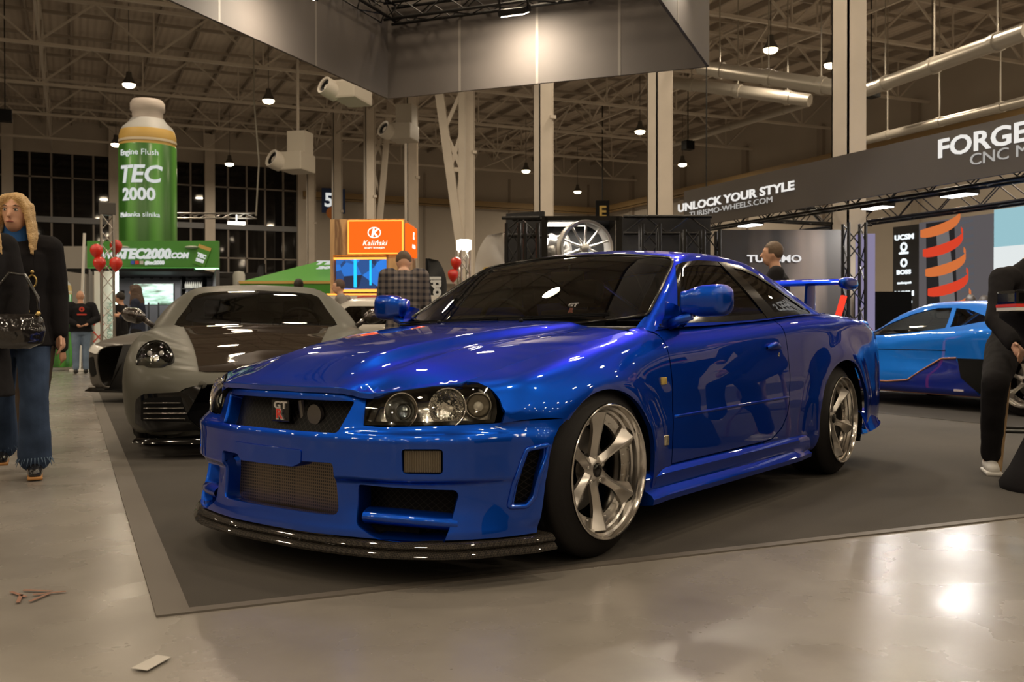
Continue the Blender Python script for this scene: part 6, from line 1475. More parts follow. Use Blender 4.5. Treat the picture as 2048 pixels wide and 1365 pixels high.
# backdrop with wordmark
A, Bq = to_hall(1436, 661, 14.8), to_hall(1696, 661, 14.8); F_ = face_frame((A.x, A.y, 0), (Bq-A)); L = (Bq-A).length; t = thing('booth_backdrop', 'dark booth backdrop with pale diagonal streaks and white wordmark behind the dark-haired man', 'backdrop', (0, 0, 0))
def streak():
    m = mat('backdrop_print', (.03, .025, .022), .6); nt = m.node_tree; tc = _n(nt, 'ShaderNodeTexCoord'); mp = _n(nt, 'ShaderNodeMapping'); mp.inputs['Rotation'].default_value = (0, .6, .3); mp.inputs['Scale'].default_value = (1.5, 1.5, .3); n_ = _n(nt, 'ShaderNodeTexNoise'); n_.inputs['Scale'].default_value = 1.3
    r = _n(nt, 'ShaderNodeValToRGB'); r.color_ramp.elements[0].position = .45; r.color_ramp.elements[0].color = (.016, .013, .012, 1); r.color_ramp.elements[1].position = .75; r.color_ramp.elements[1].color = (.13, .10, .085, 1)
    nt.links.new(tc.outputs['Object'], mp.inputs[0]); nt.links.new(mp.outputs[0], n_.inputs['Vector']); nt.links.new(n_.outputs['Fac'], r.inputs[0]); nt.links.new(r.outputs[0], nt.nodes['Principled BSDF'].inputs['Base Color']); return m
MB().box((0, 0, -.05), (L, H(455, 14.4), 0), F_).build('backdrop_cloth', streak(), t)
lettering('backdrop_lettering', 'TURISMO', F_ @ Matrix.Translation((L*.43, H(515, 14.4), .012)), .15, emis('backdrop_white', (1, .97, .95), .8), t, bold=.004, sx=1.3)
# ---- picture wall (coil spring print) and screens
XP = 14.2
def pw(px, py): p = on_wall(px, py, 0, XP); return p.y, p.z
ya, yb_, yc, yd = pw(1786, 500)[0], pw(1838, 500)[0], pw(1992, 500)[0], pw(2075, 500)[0]; ZT = 2.83
t = thing('picture_wall', 'tall printed wall with logos and a red coil spring picture behind the blue supercar', 'picture wall', (XP, 0, 0)); F = face_frame((0, ya, 0), (0, -1, 0))
MB().box((0, 0, -.06), (ya-yb_, ZT-.02, 0), F).build('logo_panel', mat('black_print', (.015, .014, .014), .5), t)
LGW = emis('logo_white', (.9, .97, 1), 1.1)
for px, py, tx, z_s in ((1809, 475, 'UCSM', .13), (1808, 506, 'ohlins', .07), (1808, 545, 'BOSS', .11), (1809, 566, 'motorsport', .05), (1809, 588, 'UCSM', .13), (1809, 605, 'AUTO', .10)):
    y_, z_ = pw(px, py); M = F @ Matrix.Translation((ya-y_, z_, .01)); lettering('logo_lettering', tx, M, z_s, LGW, t, bold=.006, sx=1.35)
for px, py in ((1808, 494), (1808, 526)):
    y_, z_ = pw(px, py); MB().lathe([(.045, 0), (.085, 0), (.085, .01), (.045, .01)], 20, F @ Matrix.Translation((ya-y_, z_, .0)), closed=True).build('logo_ring', LGW, t)
PB = F @ Matrix.Translation((ya-yb_, 0, 0)); WP_ = yb_-yc
MB().box((0, 0, -.06), (WP_, ZT, 0), PB).build('spring_picture', emis('picture_ground', (.30, .27, .28), .35), t)
MB().prism([(WP_*.12, .3), (WP_*.55, .3), (WP_*.48, ZT*.99), (WP_*.10, ZT*.99)], .002, .004, PB).build('picture_shadow', emis('picture_dark', (.02, .018, .018), 1), t)
# the printed damper body, bellows and spring coils, all flat print on the wall
MB().prism([(WP_*.33, .5), (WP_*.56, .45), (WP_*.40, ZT*.97), (WP_*.24, ZT*.94)], .005, .007, PB).build('damper_print', emis('print_grey', (.26, .24, .24), .6), t)
for k in range(13):
    u = k/12; cx_, cz_ = WP_*(.66-.02*u), 1.15+(ZT-1.25)*u; w_ = WP_*.085
    MB().prism([(cx_-w_, cz_-.03), (cx_+w_, cz_+.0), (cx_+w_, cz_+.05), (cx_-w_, cz_+.03)], .006, .008, PB).build('bellows_print', emis('print_slate', (.16, .16, .18), .6), t)
for k in range(6):
    cz_ = .80+.36*k; cx_ = WP_*(.47-.035*k); pts = []
    lo_, hi_ = [], []
    for i in range(15):
        a = PI*(1.10-1.25*i/14); x = cx_+WP_*.27*math.cos(a)*1.0; z = cz_-.10*math.sin(a)+.34*(i/14)
        th = .045+.05*math.sin(PI*i/14); lo_.append((x, z-th)); hi_.append((x, z+th))
    V = []; Fc = []
    for i in range(15): V += [PB @ Vector((lo_[i][0], lo_[i][1], .010+.0004*k)), PB @ Vector((hi_[i][0], hi_[i][1], .010+.0004*k))]
    for i in range(14): Fc.append((2*i, 2*i+2, 2*i+3, 2*i+1))
    MB().raw(V, Fc).build('spring_coil_print', emis('print_red', (.85, .07, .03), .8) if k % 2 == 0 else emis('print_orange', (.85, .22, .06), .75), t)
S2 = F @ Matrix.Translation((ya-yc, 0, 0)); WS_ = yc-yd
p_t = tag(MB().box((0, .6, -.02), (WS_+.6, ZT+.05, .05), Matrix.Translation((XP, 0, 0)) @ S2).build('bright_screen', emis('pale_cyan_screen', (.42, .72, .80), .75)), 'bright pale cyan screen at the right edge above the person in black', 'screen')
MB().box((0, 1.75, .05), (WS_+.6, 2.25, .055), S2).build('screen_snow', emis('screen_snow_white', (.85, .9, .9), .9), p_t)
p_t.children[0].matrix_parent_inverse = Matrix.Identity(4); p_t.children[0].location = (XP, 0, 0)
p = to_hall(1765, 661, 16.5); tag(MB().box((-.45, -.1, 0), (.45, .1, H(585, 16.5)), Matrix.Translation((p.x, p.y, 0)) @ Matrix.Rotation(YAW-PI/2, 4, 'Z')).build('black_partition', BLKG), 'black glossy partition panel left of the logo wall', 'partition')
for lo, hi, lb in (((15.6, -12, 0), (15.8, 1.6, 4.3), 'long black panel added outside the picture, right of the bright screen, to darken reflections'), ((3.5, -10.2, 0), (15.4, -10, 4.0), 'black panel added behind the viewer, outside the picture, to darken reflections')):
    tag(MB().box(lo, hi).build('booth_wall', mat('black_cloth', (.012, .011, .011), .85)), lb, 'booth wall')  # unseen black panels, added to darken what the coupe's paint reflects
# ---- number sign, heaters
p0, p1 = on_wall(643, 376, 1, 59.3), on_wall(690, 428, 1, 59.3); t = thing('number_sign', 'blue sign with the number 5 high on the far wall', 'sign', (p0.x, 59.3, 0)); MB().box((0, -.05, p1.z), (p1.x-p0.x, 0, p0.z)).build('sign_plate', mat('sign_blue', (.02, .05, .17), .5), t)
F = face_frame((0, -.06, 0), (1, 0, 0)); lettering('sign_lettering', '5', F @ Matrix.Translation(((p1.x-p0.x)*.30, (p0.z+p1.z)/2, 0)), 1.15, WHT_T, t, bold=.03)
pc_ = on_wall(665, 426, 1, 59.2); MB().lathe([(0, 0), (.38, 0), (.38, .04), (0, .04)], 24, F @ Matrix.Translation((pc_.x-p0.x, pc_.z, .0))).build('orange_disc', mat('sign_orange', (.65, .22, .05), .5), t)
HEATM = mat('cream_metal', (.46, .42, .36), .5)
for (px, py, dep, sc, lb) in ((590, 325, 30, 1.0, 'cream air heater with a round fan hanging below a duct, left of the columns'), (700, 185, 22, 1.0, 'cream air heater with a round fan beside the corner of the overhead canopy'), (805, 265, 36, .9, 'cream air heater half hidden between two columns')):
    p = to_hall(px, py, dep); M = Matrix.Rotation(YAW-PI/2-.35, 4, 'Z'); t = thing('air_heater', lb, 'air heater', tuple(p), YAW-PI/2-.25); s_ = sc*dep/FPX
    MB().box((-26*s_, -.4, -18*s_), (26*s_, .6, 18*s_), bev=.05).build('heater_case', HEATM, t); b = MB(); b.box((-14*s_, -.1, 18*s_), (24*s_, .5, 62*s_)) 
    b.build('duct_box', HEATM, t); MB().tube((0, .2, 18*s_), (0, .2, 12.61-p.z), .05, 8).build('hanger', STEELD, t)
    Mf = Matrix.Translation((-30*s_, -.42, 2*s_)) @ Matrix.Rotation(R(65), 4, 'X') @ Matrix.Rotation(R(-28), 4, 'Y')
    MB().lathe([(0, .05), (6*s_, .06), (7*s_, .02), (13*s_, .03), (14*s_, .12), (18*s_, .14), (19*s_, 0), (17*s_, -.25), (0, -.25)], 28, Mf).build('fan_nozzle', mat('fan_white', (.55, .51, .45), .45), t, True, 40)
    MB().lathe([(8*s_, .035), (12.5*s_, .04), (13*s_, .09), (8*s_, .085)], 28, Mf, closed=True).build('fan_gap', BLK, t)
# dark speakers / projectors hung in the roof
for px, py, dep, lb in ((10, 232, 34, 'small black box hanging under the roof at the left edge'), (1742, 183, 32, 'small black box hanging right of the broad column'), (1376, 291, 44, 'small black box hanging right of the second column')):
    p = to_hall(px, py, dep); tag(MB().box((-.22, -.2, -.2), (.22, .2, .2), Matrix.Translation(p)).tube(p, (p.x, p.y, 12.61), .02, 6).build('hanging_box', BLK), lb, 'speaker')
# hanging cable and small rig in front of the windows
A = to_hall(508, 200, 36); Bq = to_hall(512, 432, 36); t = thing('hanging_rig', 'long hanging cable with a short horizontal lighting bar before the dark windows', 'lighting rig', tuple(Bq)); MB().path([A-Bq+Vector((0, 0, 12.61-A.z)), A-Bq, (Bq-Bq)+Vector((.12, 0, 2)), Vector((0, 0, 0))], .03, 6).build('cable', mat('pale_cable', (.35, .33, .28), .6), t)
C_ = to_hall(355, 432, 36)-Bq; truss(MB(), C_, Vector((0, 0, 0)), .22, .02, .4).build('light_bar', TR, t, True, 50); MB().box((-1.0, -.1, -.35), (-.4, .1, -.25)).tube((-.7, 0, -.3), (-.7, 0, 0), .02, 6).build('lamp', emis('rig_lamp', (1, .95, .8), 5), t)
# pale lower wall panels at left, dark stand behind, yellow hanging sign
p = to_hall(150, 661, 30); tag(MB().box((-4.5, -.1, 0), (.9, .1, H(492, 30)), Matrix.Translation((p.x, p.y, 0)) @ Matrix.Rotation(YAW-PI/2, 4, 'Z')).build('pale_partition', mat('pale_partition_paint', (.36, .34, .31), .7)), 'pale grey partition wall behind the bald man', 'partition')
p = to_hall(470, 661, 34); tag(MB().box((-3.2, -.1, 0), (2.6, .1, H(545, 34)), Matrix.Translation((p.x, p.y, 0)) @ Matrix.Rotation(YAW-PI/2, 4, 'Z')).build('dark_partition', mat('dark_partition_paint', (.03, .028, .027), .7)), 'dark partition behind the grey sports car roof', 'partition')
p = to_hall(478, 565, 26); tag(MB().lathe([(0, .3), (.12, .28), (.16, .2), (.16, -.1), (0, -.1)], 20, Matrix.Translation(p)).tube((p.x, p.y, 0), p, .05, 8).build('white_canister', mat('white_canister_paint', (.5, .5, .47), .5), None, True, 40), 'small white rounded canister top above the grey sports car roof', 'canister')
p = to_hall(1205, 425, 50); tag(MB().box((-.35, -.05, -1.2), (.35, .05, .6), Matrix.Translation(p) @ Matrix.Rotation(YAW-PI/2, 4, 'Z')).tube(p, (p.x, p.y, 12.61), .03, 6).build('hanging_sign', BLK), 'narrow dark hanging sign with yellow letter above the displayed wheel', 'sign')
lettering('sign_lettering', 'E', face_frame((0, 0, 0), VR) @ Matrix.Translation((0, 0, .1)), .8, mat('sign_yellow', (.55, .38, .08), .5), bpy.data.objects['hanging_sign'], bold=.02).location = p
# ------------------------------------------------------------------ people
def clothm(name, col, rough=.95, **k): return mat(name, col, rough, spec=.15, bump=.15, bscale=300, **k)
SKIN = mat('skin', (.50, .27, .17), .5); SKIN2 = mat('skin_fair', (.56, .31, .20), .5)
class Blob:
    """tapered limbs and rings fused into one continuous surface"""
    def __init__(s): s.b = MB()
    def cap(s, a, c, ra, rc, n=14):
        a, c = Vector(a), Vector(c); s.b.tube(a, c, ra, n, rc); s.b.ball(a, ra, n, 8); s.b.ball(c, rc, n, 8); return s
    def chain(s, pts, rs, n=14):
        for i in range(len(pts)-1): s.cap(pts[i], pts[i+1], rs[i], rs[i+1], n)
        return s
    def ell(s, c, r, sc=(1, 1, 1), M=None): s.b.ball(c, r, 20, 14, sc, M); return s
    def rings(s, rs, n=24):
        """rs: (centre, half depth x, half width y)"""
        G = [[(c[0]+rx*math.cos(a), c[1]+ry*math.sin(a), c[2]) for a in np.linspace(0, 2*PI, n, endpoint=False)] for c, rx, ry in rs]
        s.b.grid(G, closed_v=True); s.b.raw(G[0], [tuple(range(n))]); s.b.raw(G[-1], [tuple(range(n-1, -1, -1))]); return s
    def build(s, name, m, parent, voxel=.010, smooth=3, disp=None):
        me = s.b.mesh('tmp'); bm = bmesh.new(); bm.from_mesh(me); bmesh.ops.recalc_face_normals(bm, faces=bm.faces); bm.to_mesh(me); bm.free()
        o = bpy.data.objects.new('tmp', me); COL.objects.link(o)
        r = o.modifiers.new('r', 'REMESH'); r.mode = 'VOXEL'; r.voxel_size = voxel; r.use_smooth_shade = True
        if smooth: q = o.modifiers.new('s', 'SMOOTH'); q.iterations = smooth; q.factor = .5
        if disp:
            tx = bpy.data.textures.new('folds', 'CLOUDS'); tx.noise_scale = disp[1]; d = o.modifiers.new('d', 'DISPLACE'); d.texture = tx; d.strength = disp[0]; d.mid_level = .5
        dg = bpy.context.evaluated_depsgraph_get(); dg.update(); me2 = bpy.data.meshes.new_from_object(o.evaluated_get(dg)); bpy.data.objects.remove(o)
        me2.name = name; me2.materials.clear(); return link(name, me2, parent, m, True)
def hand(B, w, d, side, curl=.5, k=1.0):
    """w wrist, d direction of the fingers, side: +1/-1 thumb side vector sign"""
    d = Vector(d).normalized(); up = Vector((1, 0, 0)) if abs(d.x) < .8 else Vector((0, 0, 1)); t = d.cross(up).normalized()*side; nrm = t.cross(d).normalized()
    w = Vector(w); B.cap(w, w+d*.075*k, .023*k, .030*k); th = up
    th = (up-d*up.dot(d)).normalized()
    for i, (off, ln) in enumerate(((.027, .066), (.009, .074), (-.009, .070), (-.026, .056))):
        p0 = w+d*.078*k+th*off*k; p1 = p0+(d*(1-.2*curl)+t*.45*curl)*ln*.5*k; p2 = p1+(d*(1-curl)+t*curl).normalized()*ln*.5*k
        B.chain([p0-d*.02, p0, p1, p2], [.010*k, .0095*k, .0085*k, .007*k], 8)
    p0 = w+d*.025*k+th*.025*k; B.chain([p0, p0+(d*.6+th*.7)*.040*k, p0+(d*.95+th*.75)*.068*k], [.013*k, .011*k, .009*k], 8)
def figure(label, x, y, Ht, yaw, top, bottom, shoes, hair=None, hairkind='short', pose=None, voxel=.012, skin=SKIN, coat=None, group=None, legs=True, cat='person', build=1.0, shade=None, collar=None):
    t = thing('person', label, cat, (x, y, 0), yaw, group); h = Ht; P = dict(lean=0, head=0, stride=0, armL=None, armR=None, bow=0, knee=0)
    P.update(pose or {}); L = P['lean']; st = P['stride']
    J = {}; J['pel'] = Vector((0, 0, .53*h)); J['che'] = Vector((L*.5, 0, .72*h)); J['nek'] = Vector((L, 0, .845*h)); J['hed'] = Vector((L+.02*h+P['bow']*.06, 0, (.925-.02*P['bow'])*h))
    for s_, n_ in ((1, 'L'), (-1, 'R')):
        ph = st*(1 if n_ == 'L' else -1)
        J['hip'+n_] = Vector((0, s_*.052*h, .50*h)); J['kne'+n_] = Vector((ph*.11*h+abs(ph)*.02, s_*.054*h, .275*h)); J['ank'+n_] = Vector((ph*.17*h-(.02*h if ph < 0 else 0), s_*.055*h, .048*h+(.03*h if ph < 0 else 0)))
        J['sho'+n_] = Vector((L*.9, s_*.108*h*build, .805*h))
        a = P['arm'+n_]
        if a is None: J['elb'+n_] = J['sho'+n_]+Vector((-.02*h, s_*.035*h, -.17*h)); J['wri'+n_] = J['elb'+n_]+Vector((.02*h, s_*.0*h, -.15*h))
        else: J['elb'+n_] = J['sho'+n_]+Vector(a[0])*h; J['wri'+n_] = J['elb'+n_]+Vector(a[1])*h
    if 'over' in P: J.update({k: Vector(v) for k, v in P['over'].items()})
    B = Blob(); bw = build
    B.rings([((0, 0, .46*h), .055*h, .085*h), ((0, 0, .51*h), .062*h*bw, .095*h*bw), (J['pel']+Vector((0, 0, .04*h)), .058*h*bw, .085*h*bw), (J['che']-Vector((0, 0, .08*h)), .056*h*bw, .080*h*bw), (J['che'], .066*h, .095*h), (J['che']+Vector((.0, 0, .06*h)), .060*h, .098*h), (J['nek']-Vector((0, 0, .03*h)), .040*h, .055*h), (J['nek'], .030*h, .032*h)])
    hd = J['hed']; k = h/1.7; Mh = Matrix.Translation(hd) @ Matrix.Rotation(P['head'], 4, 'Z') @ Matrix.Rotation(P['bow']*.5, 4, 'Y')
    B.chain([J['nek']-Vector((0, 0, .02*h)), hd+Vector((-.015, 0, -.05*h))], [.034*h, .031*h])
    B.b.ball((0, 0, 0), 1, 22, 16, (1, 1, 1), Mh @ Matrix.Diagonal((.093*k, .074*k, .105*k, 1))); B.b.ball((0, 0, 0), 1, 18, 12, (1, 1, 1), Mh @ Matrix.Translation((.030*k, 0, -.052*k)) @ Matrix.Diagonal((.062*k, .053*k, .068*k, 1)))
    B.chain([Mh @ Vector((.088*k, 0, .012*k)), Mh @ Vector((.112*k, 0, -.028*k))], [.008*k, .0135*k], 8)
    B.cap(Mh @ Vector((.089*k, -.018*k, -.062*k)), Mh @ Vector((.089*k, .018*k, -.062*k)), .0075*k, .0075*k, 8); B.cap(Mh @ Vector((.086*k, -.03*k, .030*k)), Mh @ Vector((.086*k, .03*k, .030*k)), .008*k, .008*k, 8)
    for s_ in (1, -1): B.b.ball((0, 0, 0), 1, 10, 8, (1, 1, 1), Mh @ Matrix.Translation((-.005*k, s_*.074*k, -.012*k)) @ Matrix.Diagonal((.016*k, .008*k, .030*k, 1)))
    for s_, n_ in ((1, 'L'), (-1, 'R')):
        B.chain([J['sho'+n_]-Vector((0, s_*.03*h, 0)), J['sho'+n_], J['elb'+n_], J['wri'+n_]], [.036*h, .031*h, .023*h, .015*h])
        dd = (J['wri'+n_]-J['elb'+n_]).normalized()
        hand(B, J['wri'+n_], P.get('hd'+n_, dd), s_ if 'hs' not in P else P['hs'], P.get('curl', .45), k*.98)
        B.chain([J['hip'+n_], J['kne'+n_], J['ank'+n_]], [.054*h, .034*h, .022*h]); B.chain([J['ank'+n_], J['ank'+n_]+Vector((.06*h, 0, -.030*h))], [.022*h, .018*h])
    B.build('body', skin, t, voxel, 2)
    # trousers
    T = Blob(); T.rings([((0, 0, .46*h), .068*h, .098*h), ((0, 0, .51*h), .070*h*bw, .102*h*bw), ((0, 0, .575*h), .064*h*bw, .094*h*bw)])
    fl = P.get('flare', 0)
    for n_ in 'LR':
        T.chain([J['hip'+n_], J['kne'+n_], J['kne'+n_].lerp(J['ank'+n_], .9)], [.062*h, .042*h+fl*.2, .036*h+fl])
    T.build('trousers', bottom, t, voxel, 2, (.012, .12))
    for n_ in 'LR':
        a = J['ank'+n_]; s_ = Blob(); s_.chain([a+Vector((-.02*h, 0, -.018*h)), a+Vector((.03*h, 0, -.022*h)), a+Vector((.085*h, 0, -.030*h))], [.026*h, .027*h, .021*h]); o_ = s_.build('shoe', shoes[0], t, .008, 2)
        if shoes[1]: MB().box((a.x-.045*h, a.y-.024*h, max(0, a.z-.048*h)), (a.x+.108*h, a.y+.024*h, max(0, a.z-.048*h)+.018), bev=.008).build('shoe_sole', shoes[1], o_, True)
    # top
    c = coat or {}; ex = c.get('ex', .012); hem = c.get('hem', .50)*h; U = Blob()
    U.rings([((0, 0, hem), .070*h+ex*c.get('fl', 1.4), .100*h*bw+ex*c.get('fl', 1.4)), ((0, 0, .53*h), .064*h*bw+ex, .094*h*bw+ex), (J['che']-Vector((0, 0, .08*h)), .058*h*bw+ex, .084*h*bw+ex), (J['che'], .068*h+ex, .098*h+ex), (J['che']+Vector((0, 0, .06*h)), .062*h+ex, .102*h*bw+ex), (J['nek']-Vector((0, 0, .035*h)), .045*h+ex*.6, .065*h+ex*.6), (J['nek']-Vector((0, 0, .008*h)), .036*h, .040*h)])
    for s_, n_ in ((1, 'L'), (-1, 'R')):
        U.chain([J['sho'+n_]-Vector((0, s_*.03*h, 0)), J['sho'+n_], J['elb'+n_], J['elb'+n_].lerp(J['wri'+n_], c.get('slv', .95))], [.038*h+ex*.8, .034*h+ex, .027*h+ex, .020*h+ex*.9])
    tp = U.build(c.get('name', 'jacket'), top, t, voxel, 2, (.014, .13))
    if collar: 
        K_ = Blob(); K_.chain([J['nek']-Vector((0, 0, .025*h)), J['nek']+Vector((.01, 0, .03*h))], [.047*h, .040*h]); K_.build('collar', collar, t, .010, 2)
    # hair
    if hair:
        Hh = Blob(); 
        Hh.b.ball((0, 0, 0), 1, 22, 16, (1, 1, 1), Mh @ Matrix.Translation((-.012*k, 0, .022*k)) @ Matrix.Diagonal((.094*k, .083*k, .102*k, 1)))
        if hairkind == 'long':
            for a in np.linspace(-110, 110, 17):
                r_ = R(180+a*1.0); x_, y_ = math.cos(r_)*.080*k, math.sin(r_)*.080*k; w_ = .022*k
                j = .012*math.sin(a*3.1)
                Hh.chain([Mh @ Vector((x_*.9, y_, .04*k)), Mh @ Vector((x_*1.05-.012, y_*1.08, -.06*k)), Mh @ Vector((x_*1.2-.02+j, y_*1.35, -.17*k)), Mh @ Vector((x_*1.2-.02, y_*1.55+j, -.27*k-.03*abs(math.sin(a))))], [w_, w_, w_*.85, w_*.35], 8)
            for s_ in (1, -1):
                for o_ in (0, .02):
                    Hh.chain([Mh @ Vector((.045*k-o_, 0, .100*k)), Mh @ Vector((.072*k-o_, s_*.045*k, .082*k)), Mh @ Vector((.060*k-o_, s_*.078*k, .02*k)), Mh @ Vector((.045*k-o_, s_*.090*k, -.06*k)), Mh @ Vector((.055*k-o_, s_*.105*k, -.15*k)), Mh @ Vector((.075*k-o_, s_*.115*k, -.25*k))], [.016*k, .020*k, .019*k, .020*k, .019*k, .007*k], 8)
            Hh.build('hair', hair, t, .007, 1, (.012, .03))
        elif hairkind == 'bun': Hh.cap(Mh @ Vector((-.09*k, 0, .03*k)), Mh @ Vector((-.11*k, 0, .0)), .035*k, .03*k); Hh.build('hair', hair, t, .008, 2)
        else: 
            o = Hh.build('hair', hair, t, .009, 1, (.006, .03))
            # trim the face side
            me = o.data; bm = bmesh.new(); bm.from_mesh(me); Mi = Mh.inverted()
            dl = [v for v in bm.verts if (lambda p: (p.x > .045*k and p.z < .055*k) or p.z < -.055*k or (p.x > .0 and p.z < -.01*k))(Mi @ v.co)]
            bmesh.ops.delete(bm, geom=dl, context='VERTS'); bm.to_mesh(me); bm.free()
    return t, J, Mh, k
BLKC = clothm('black_wool', (.014, .013, .014)); DENIM = clothm('blue_denim', (.035, .055, .10), noise=.35, nscale=5); DENIML = clothm('light_denim', (.16, .22, .31), noise=.2, nscale=5); BLKT = clothm('black_trouser', (.016, .015, .016)); BRNT = clothm('brown_trouser', (.06, .045, .035)); HOODB = clothm('black_hoodie', (.014, .014, .016))
SHB = mat('black_leather', (.012, .011, .011), .22, 0, .5); GUM = mat('gum_sole', (.42, .20, .06), .6); WHS = mat('white_sneaker', (.62, .60, .56), .5); BLOND = mat('blond_hair', (.55, .36, .16), .45, bump=.8, bscale=120); BRNH = mat('brown_hair', (.07, .04, .025), .5, bump=.6, bscale=120); DKH = mat('dark_hair', (.02, .015, .012), .5, bump=.5, bscale=120); FADE = mat('cropped_hair', (.10, .065, .04), .7)
def face_to(loc): return math.atan2(-loc[1], -loc[0])
def eyes(t, Mh, k, brow=DKH):
    for s_ in (1, -1):
        M = Mh @ Matrix.Translation((.0805*k, s_*.030*k, .010*k)); o = MB().ball((0, 0, 0), .0125*k, 12, 8, (1, 1, .72), M).build('eye', mat('eye_white', (.6, .57, .53), .2), t, True); MB().ball((.008*k, 0, 0), .0060*k, 10, 8, (1, 1, 1), M).build('iris', mat('iris_dark', (.03, .03, .03), .1), o, True)
        MB().path([Mh @ Vector((.089*k, s_*.014*k, .030*k)), Mh @ Vector((.092*k, s_*.032*k, .036*k)), Mh @ Vector((.080*k, s_*.050*k, .030*k))], [.003, .0035, .002], 6).build('eyebrow', brow, t, True)
        MB().path([Mh @ Vector((.090*k, s_*.018*k, .016*k)), Mh @ Vector((.093*k, s_*.030*k, .020*k)), Mh @ Vector((.086*k, s_*.043*k, .014*k))], .002, 6).build('eyelid', brow, t, True)
    MB().path([Mh @ Vector((.094*k, -.021*k, -.062*k)), Mh @ Vector((.0975*k, 0, -.0585*k)), Mh @ Vector((.094*k, .021*k, -.062*k))], [.003, .006, .003], 8).build('lips', mat('lips', (.42, .13, .10), .4), t, True)
# 1 blonde woman
p = on_floor(36, 948); t, J, Mh, k = figure('blonde woman in black coat, blue turtleneck and frayed flared jeans walking at the left edge', p.x, p.y, 1.70, face_to(p)-.02, BLKC, DENIM, (SHB, GUM), BLOND, 'long', dict(stride=.55, head=-.35, flare=.035, armR=((.00, -.02, -.15), (.08, .04, -.07)), armL=((-.02, .022, -.165), (.03, .008, -.14))), .009, SKIN2, dict(hem=.455, ex=.022, fl=2.0, name='coat'), collar=clothm('blue_turtleneck', (.03, .10, .28)))
eyes(t, Mh, k, mat('brow_brown', (.12, .07, .04), .6))
b = MB()
for s_ in (1, -1): b.raw([(.095, s_*.03, 1.36), (.112, s_*.10, 1.34), (.125, s_*.09, 1.22), (.12, s_*.01, 1.05)], [(0, 1, 2, 3)])
b.build('lapel', BLKC, t)
GLD = mat('brass', (.55, .40, .15), .3, .9)
b = MB(); b.path([(.128+.002*math.cos(a), .085+.022*math.cos(a), 1.16+.036*math.sin(a)) for a in np.linspace(0, 2*PI, 17)[:-1]], .006, 6, True); b.ball((.13, .085, 1.215), .012); b.build('gold_brooch', GLD, t, True)
for z in (1.08, .98): MB().ball((.125, .06, z), .012, sc=(.5, 1, 1)).build('coat_button', GLD, t, True)
# frayed hems
for n_ in 'LR':
    a = J['ank'+n_]; b = MB()
    for i in range(30):
        an = 2*PI*i/30; r_ = .095; q = Vector((a.x+.0+r_*math.cos(an)*.9, a.y+r_*math.sin(an)*.9, .115+(a.z-.08))); b.tube(q, q+Vector((.02*math.cos(an), .02*math.sin(an), -.04-.02*math.sin(i*2.7))), .004, 4, .001)
    b.build('frayed_hem', mat('frayed_denim', (.10, .15, .22), .9), t)['kind'] = 'stuff'
# handbag
p2 = to_hall(26, 655, 5.35); hb = thing('handbag', 'shiny black leather handbag carried by the blonde woman', 'handbag', tuple(p2), t.rotation_euler.z)
B_ = Blob(); B_.rings([((0, 0, -.12), .03, .08), ((0, .0, -.09), .05, .15), ((0, 0, -.02), .05, .165), ((0, 0, .05), .035, .15), ((0, 0, .075), .02, .13)]); B_.build('bag_body', mat('patent_leather', (.010, .009, .009), .12, 0, 1), hb, .007, 2, (.008, .06))
MB().path([(0, .13, .06), (-.02, .12, .17), (-.04, .06, .29), (-.05, -.02, .30), (-.03, -.10, .18), (0, -.13, .06)], .010, 8).build('bag_strap', SHB, hb, True); MB().ball((.02, .125, .075), .014).build('bag_ring', GLD, hb, True)
# 2 cropped person at far left
p = on_floor(-55, 975); figure('person in long dark coat with grey sleeve cut by the left edge of the picture', p.x, p.y, 1.66, face_to(p)+.5, BLKC, BLKT, (mat('dark_sneaker', (.03, .03, .03), .6), WHS), BLOND, 'long', dict(stride=-.5, armL=((.04, .02, -.15), (.05, -.02, -.12))), .012, SKIN2, dict(hem=.30, ex=.03, fl=2.2, name='coat'))
# 3 person hidden behind the blonde woman
p = on_floor(62, 905); figure('person in brown trousers walking mostly hidden behind the blonde woman', p.x, p.y, 1.52, face_to(p)+2.8, clothm('dark_brown_jacket', (.03, .025, .022)), BRNT, (WHS, WHS), BRNH, 'short', dict(stride=.5), .014, SKIN, dict(name='jacket'))
# 4 bald man
p = on_floor(162, 748); t, J, Mh, k = figure('bald man in black hoodie with red back print and pale jeans, hands clasped behind him', p.x, p.y, 1.70, YAW+.55, HOODB, DENIML, (SHB, None), None, '', dict(armL=((-.05, .05, -.15), (-.075, -.11, -.07)), armR=((-.05, -.05, -.15), (-.075, .11, -.06))), .014, SKIN, dict(name='hoodie', ex=.03, hem=.50, slv=.9), build=1.18)
REDP = mat('red_print', (.5, .05, .03), .5); M = face_frame((-.155, 0, 1.30), (0, -1, 0)); MB().lathe([(.02, 0), (.05, 0), (.05, .004), (.02, .004)], 16, M, closed=True).box((-.09, -.12, 0), (.09, -.09, .004), M).build('back_print', REDP, t)
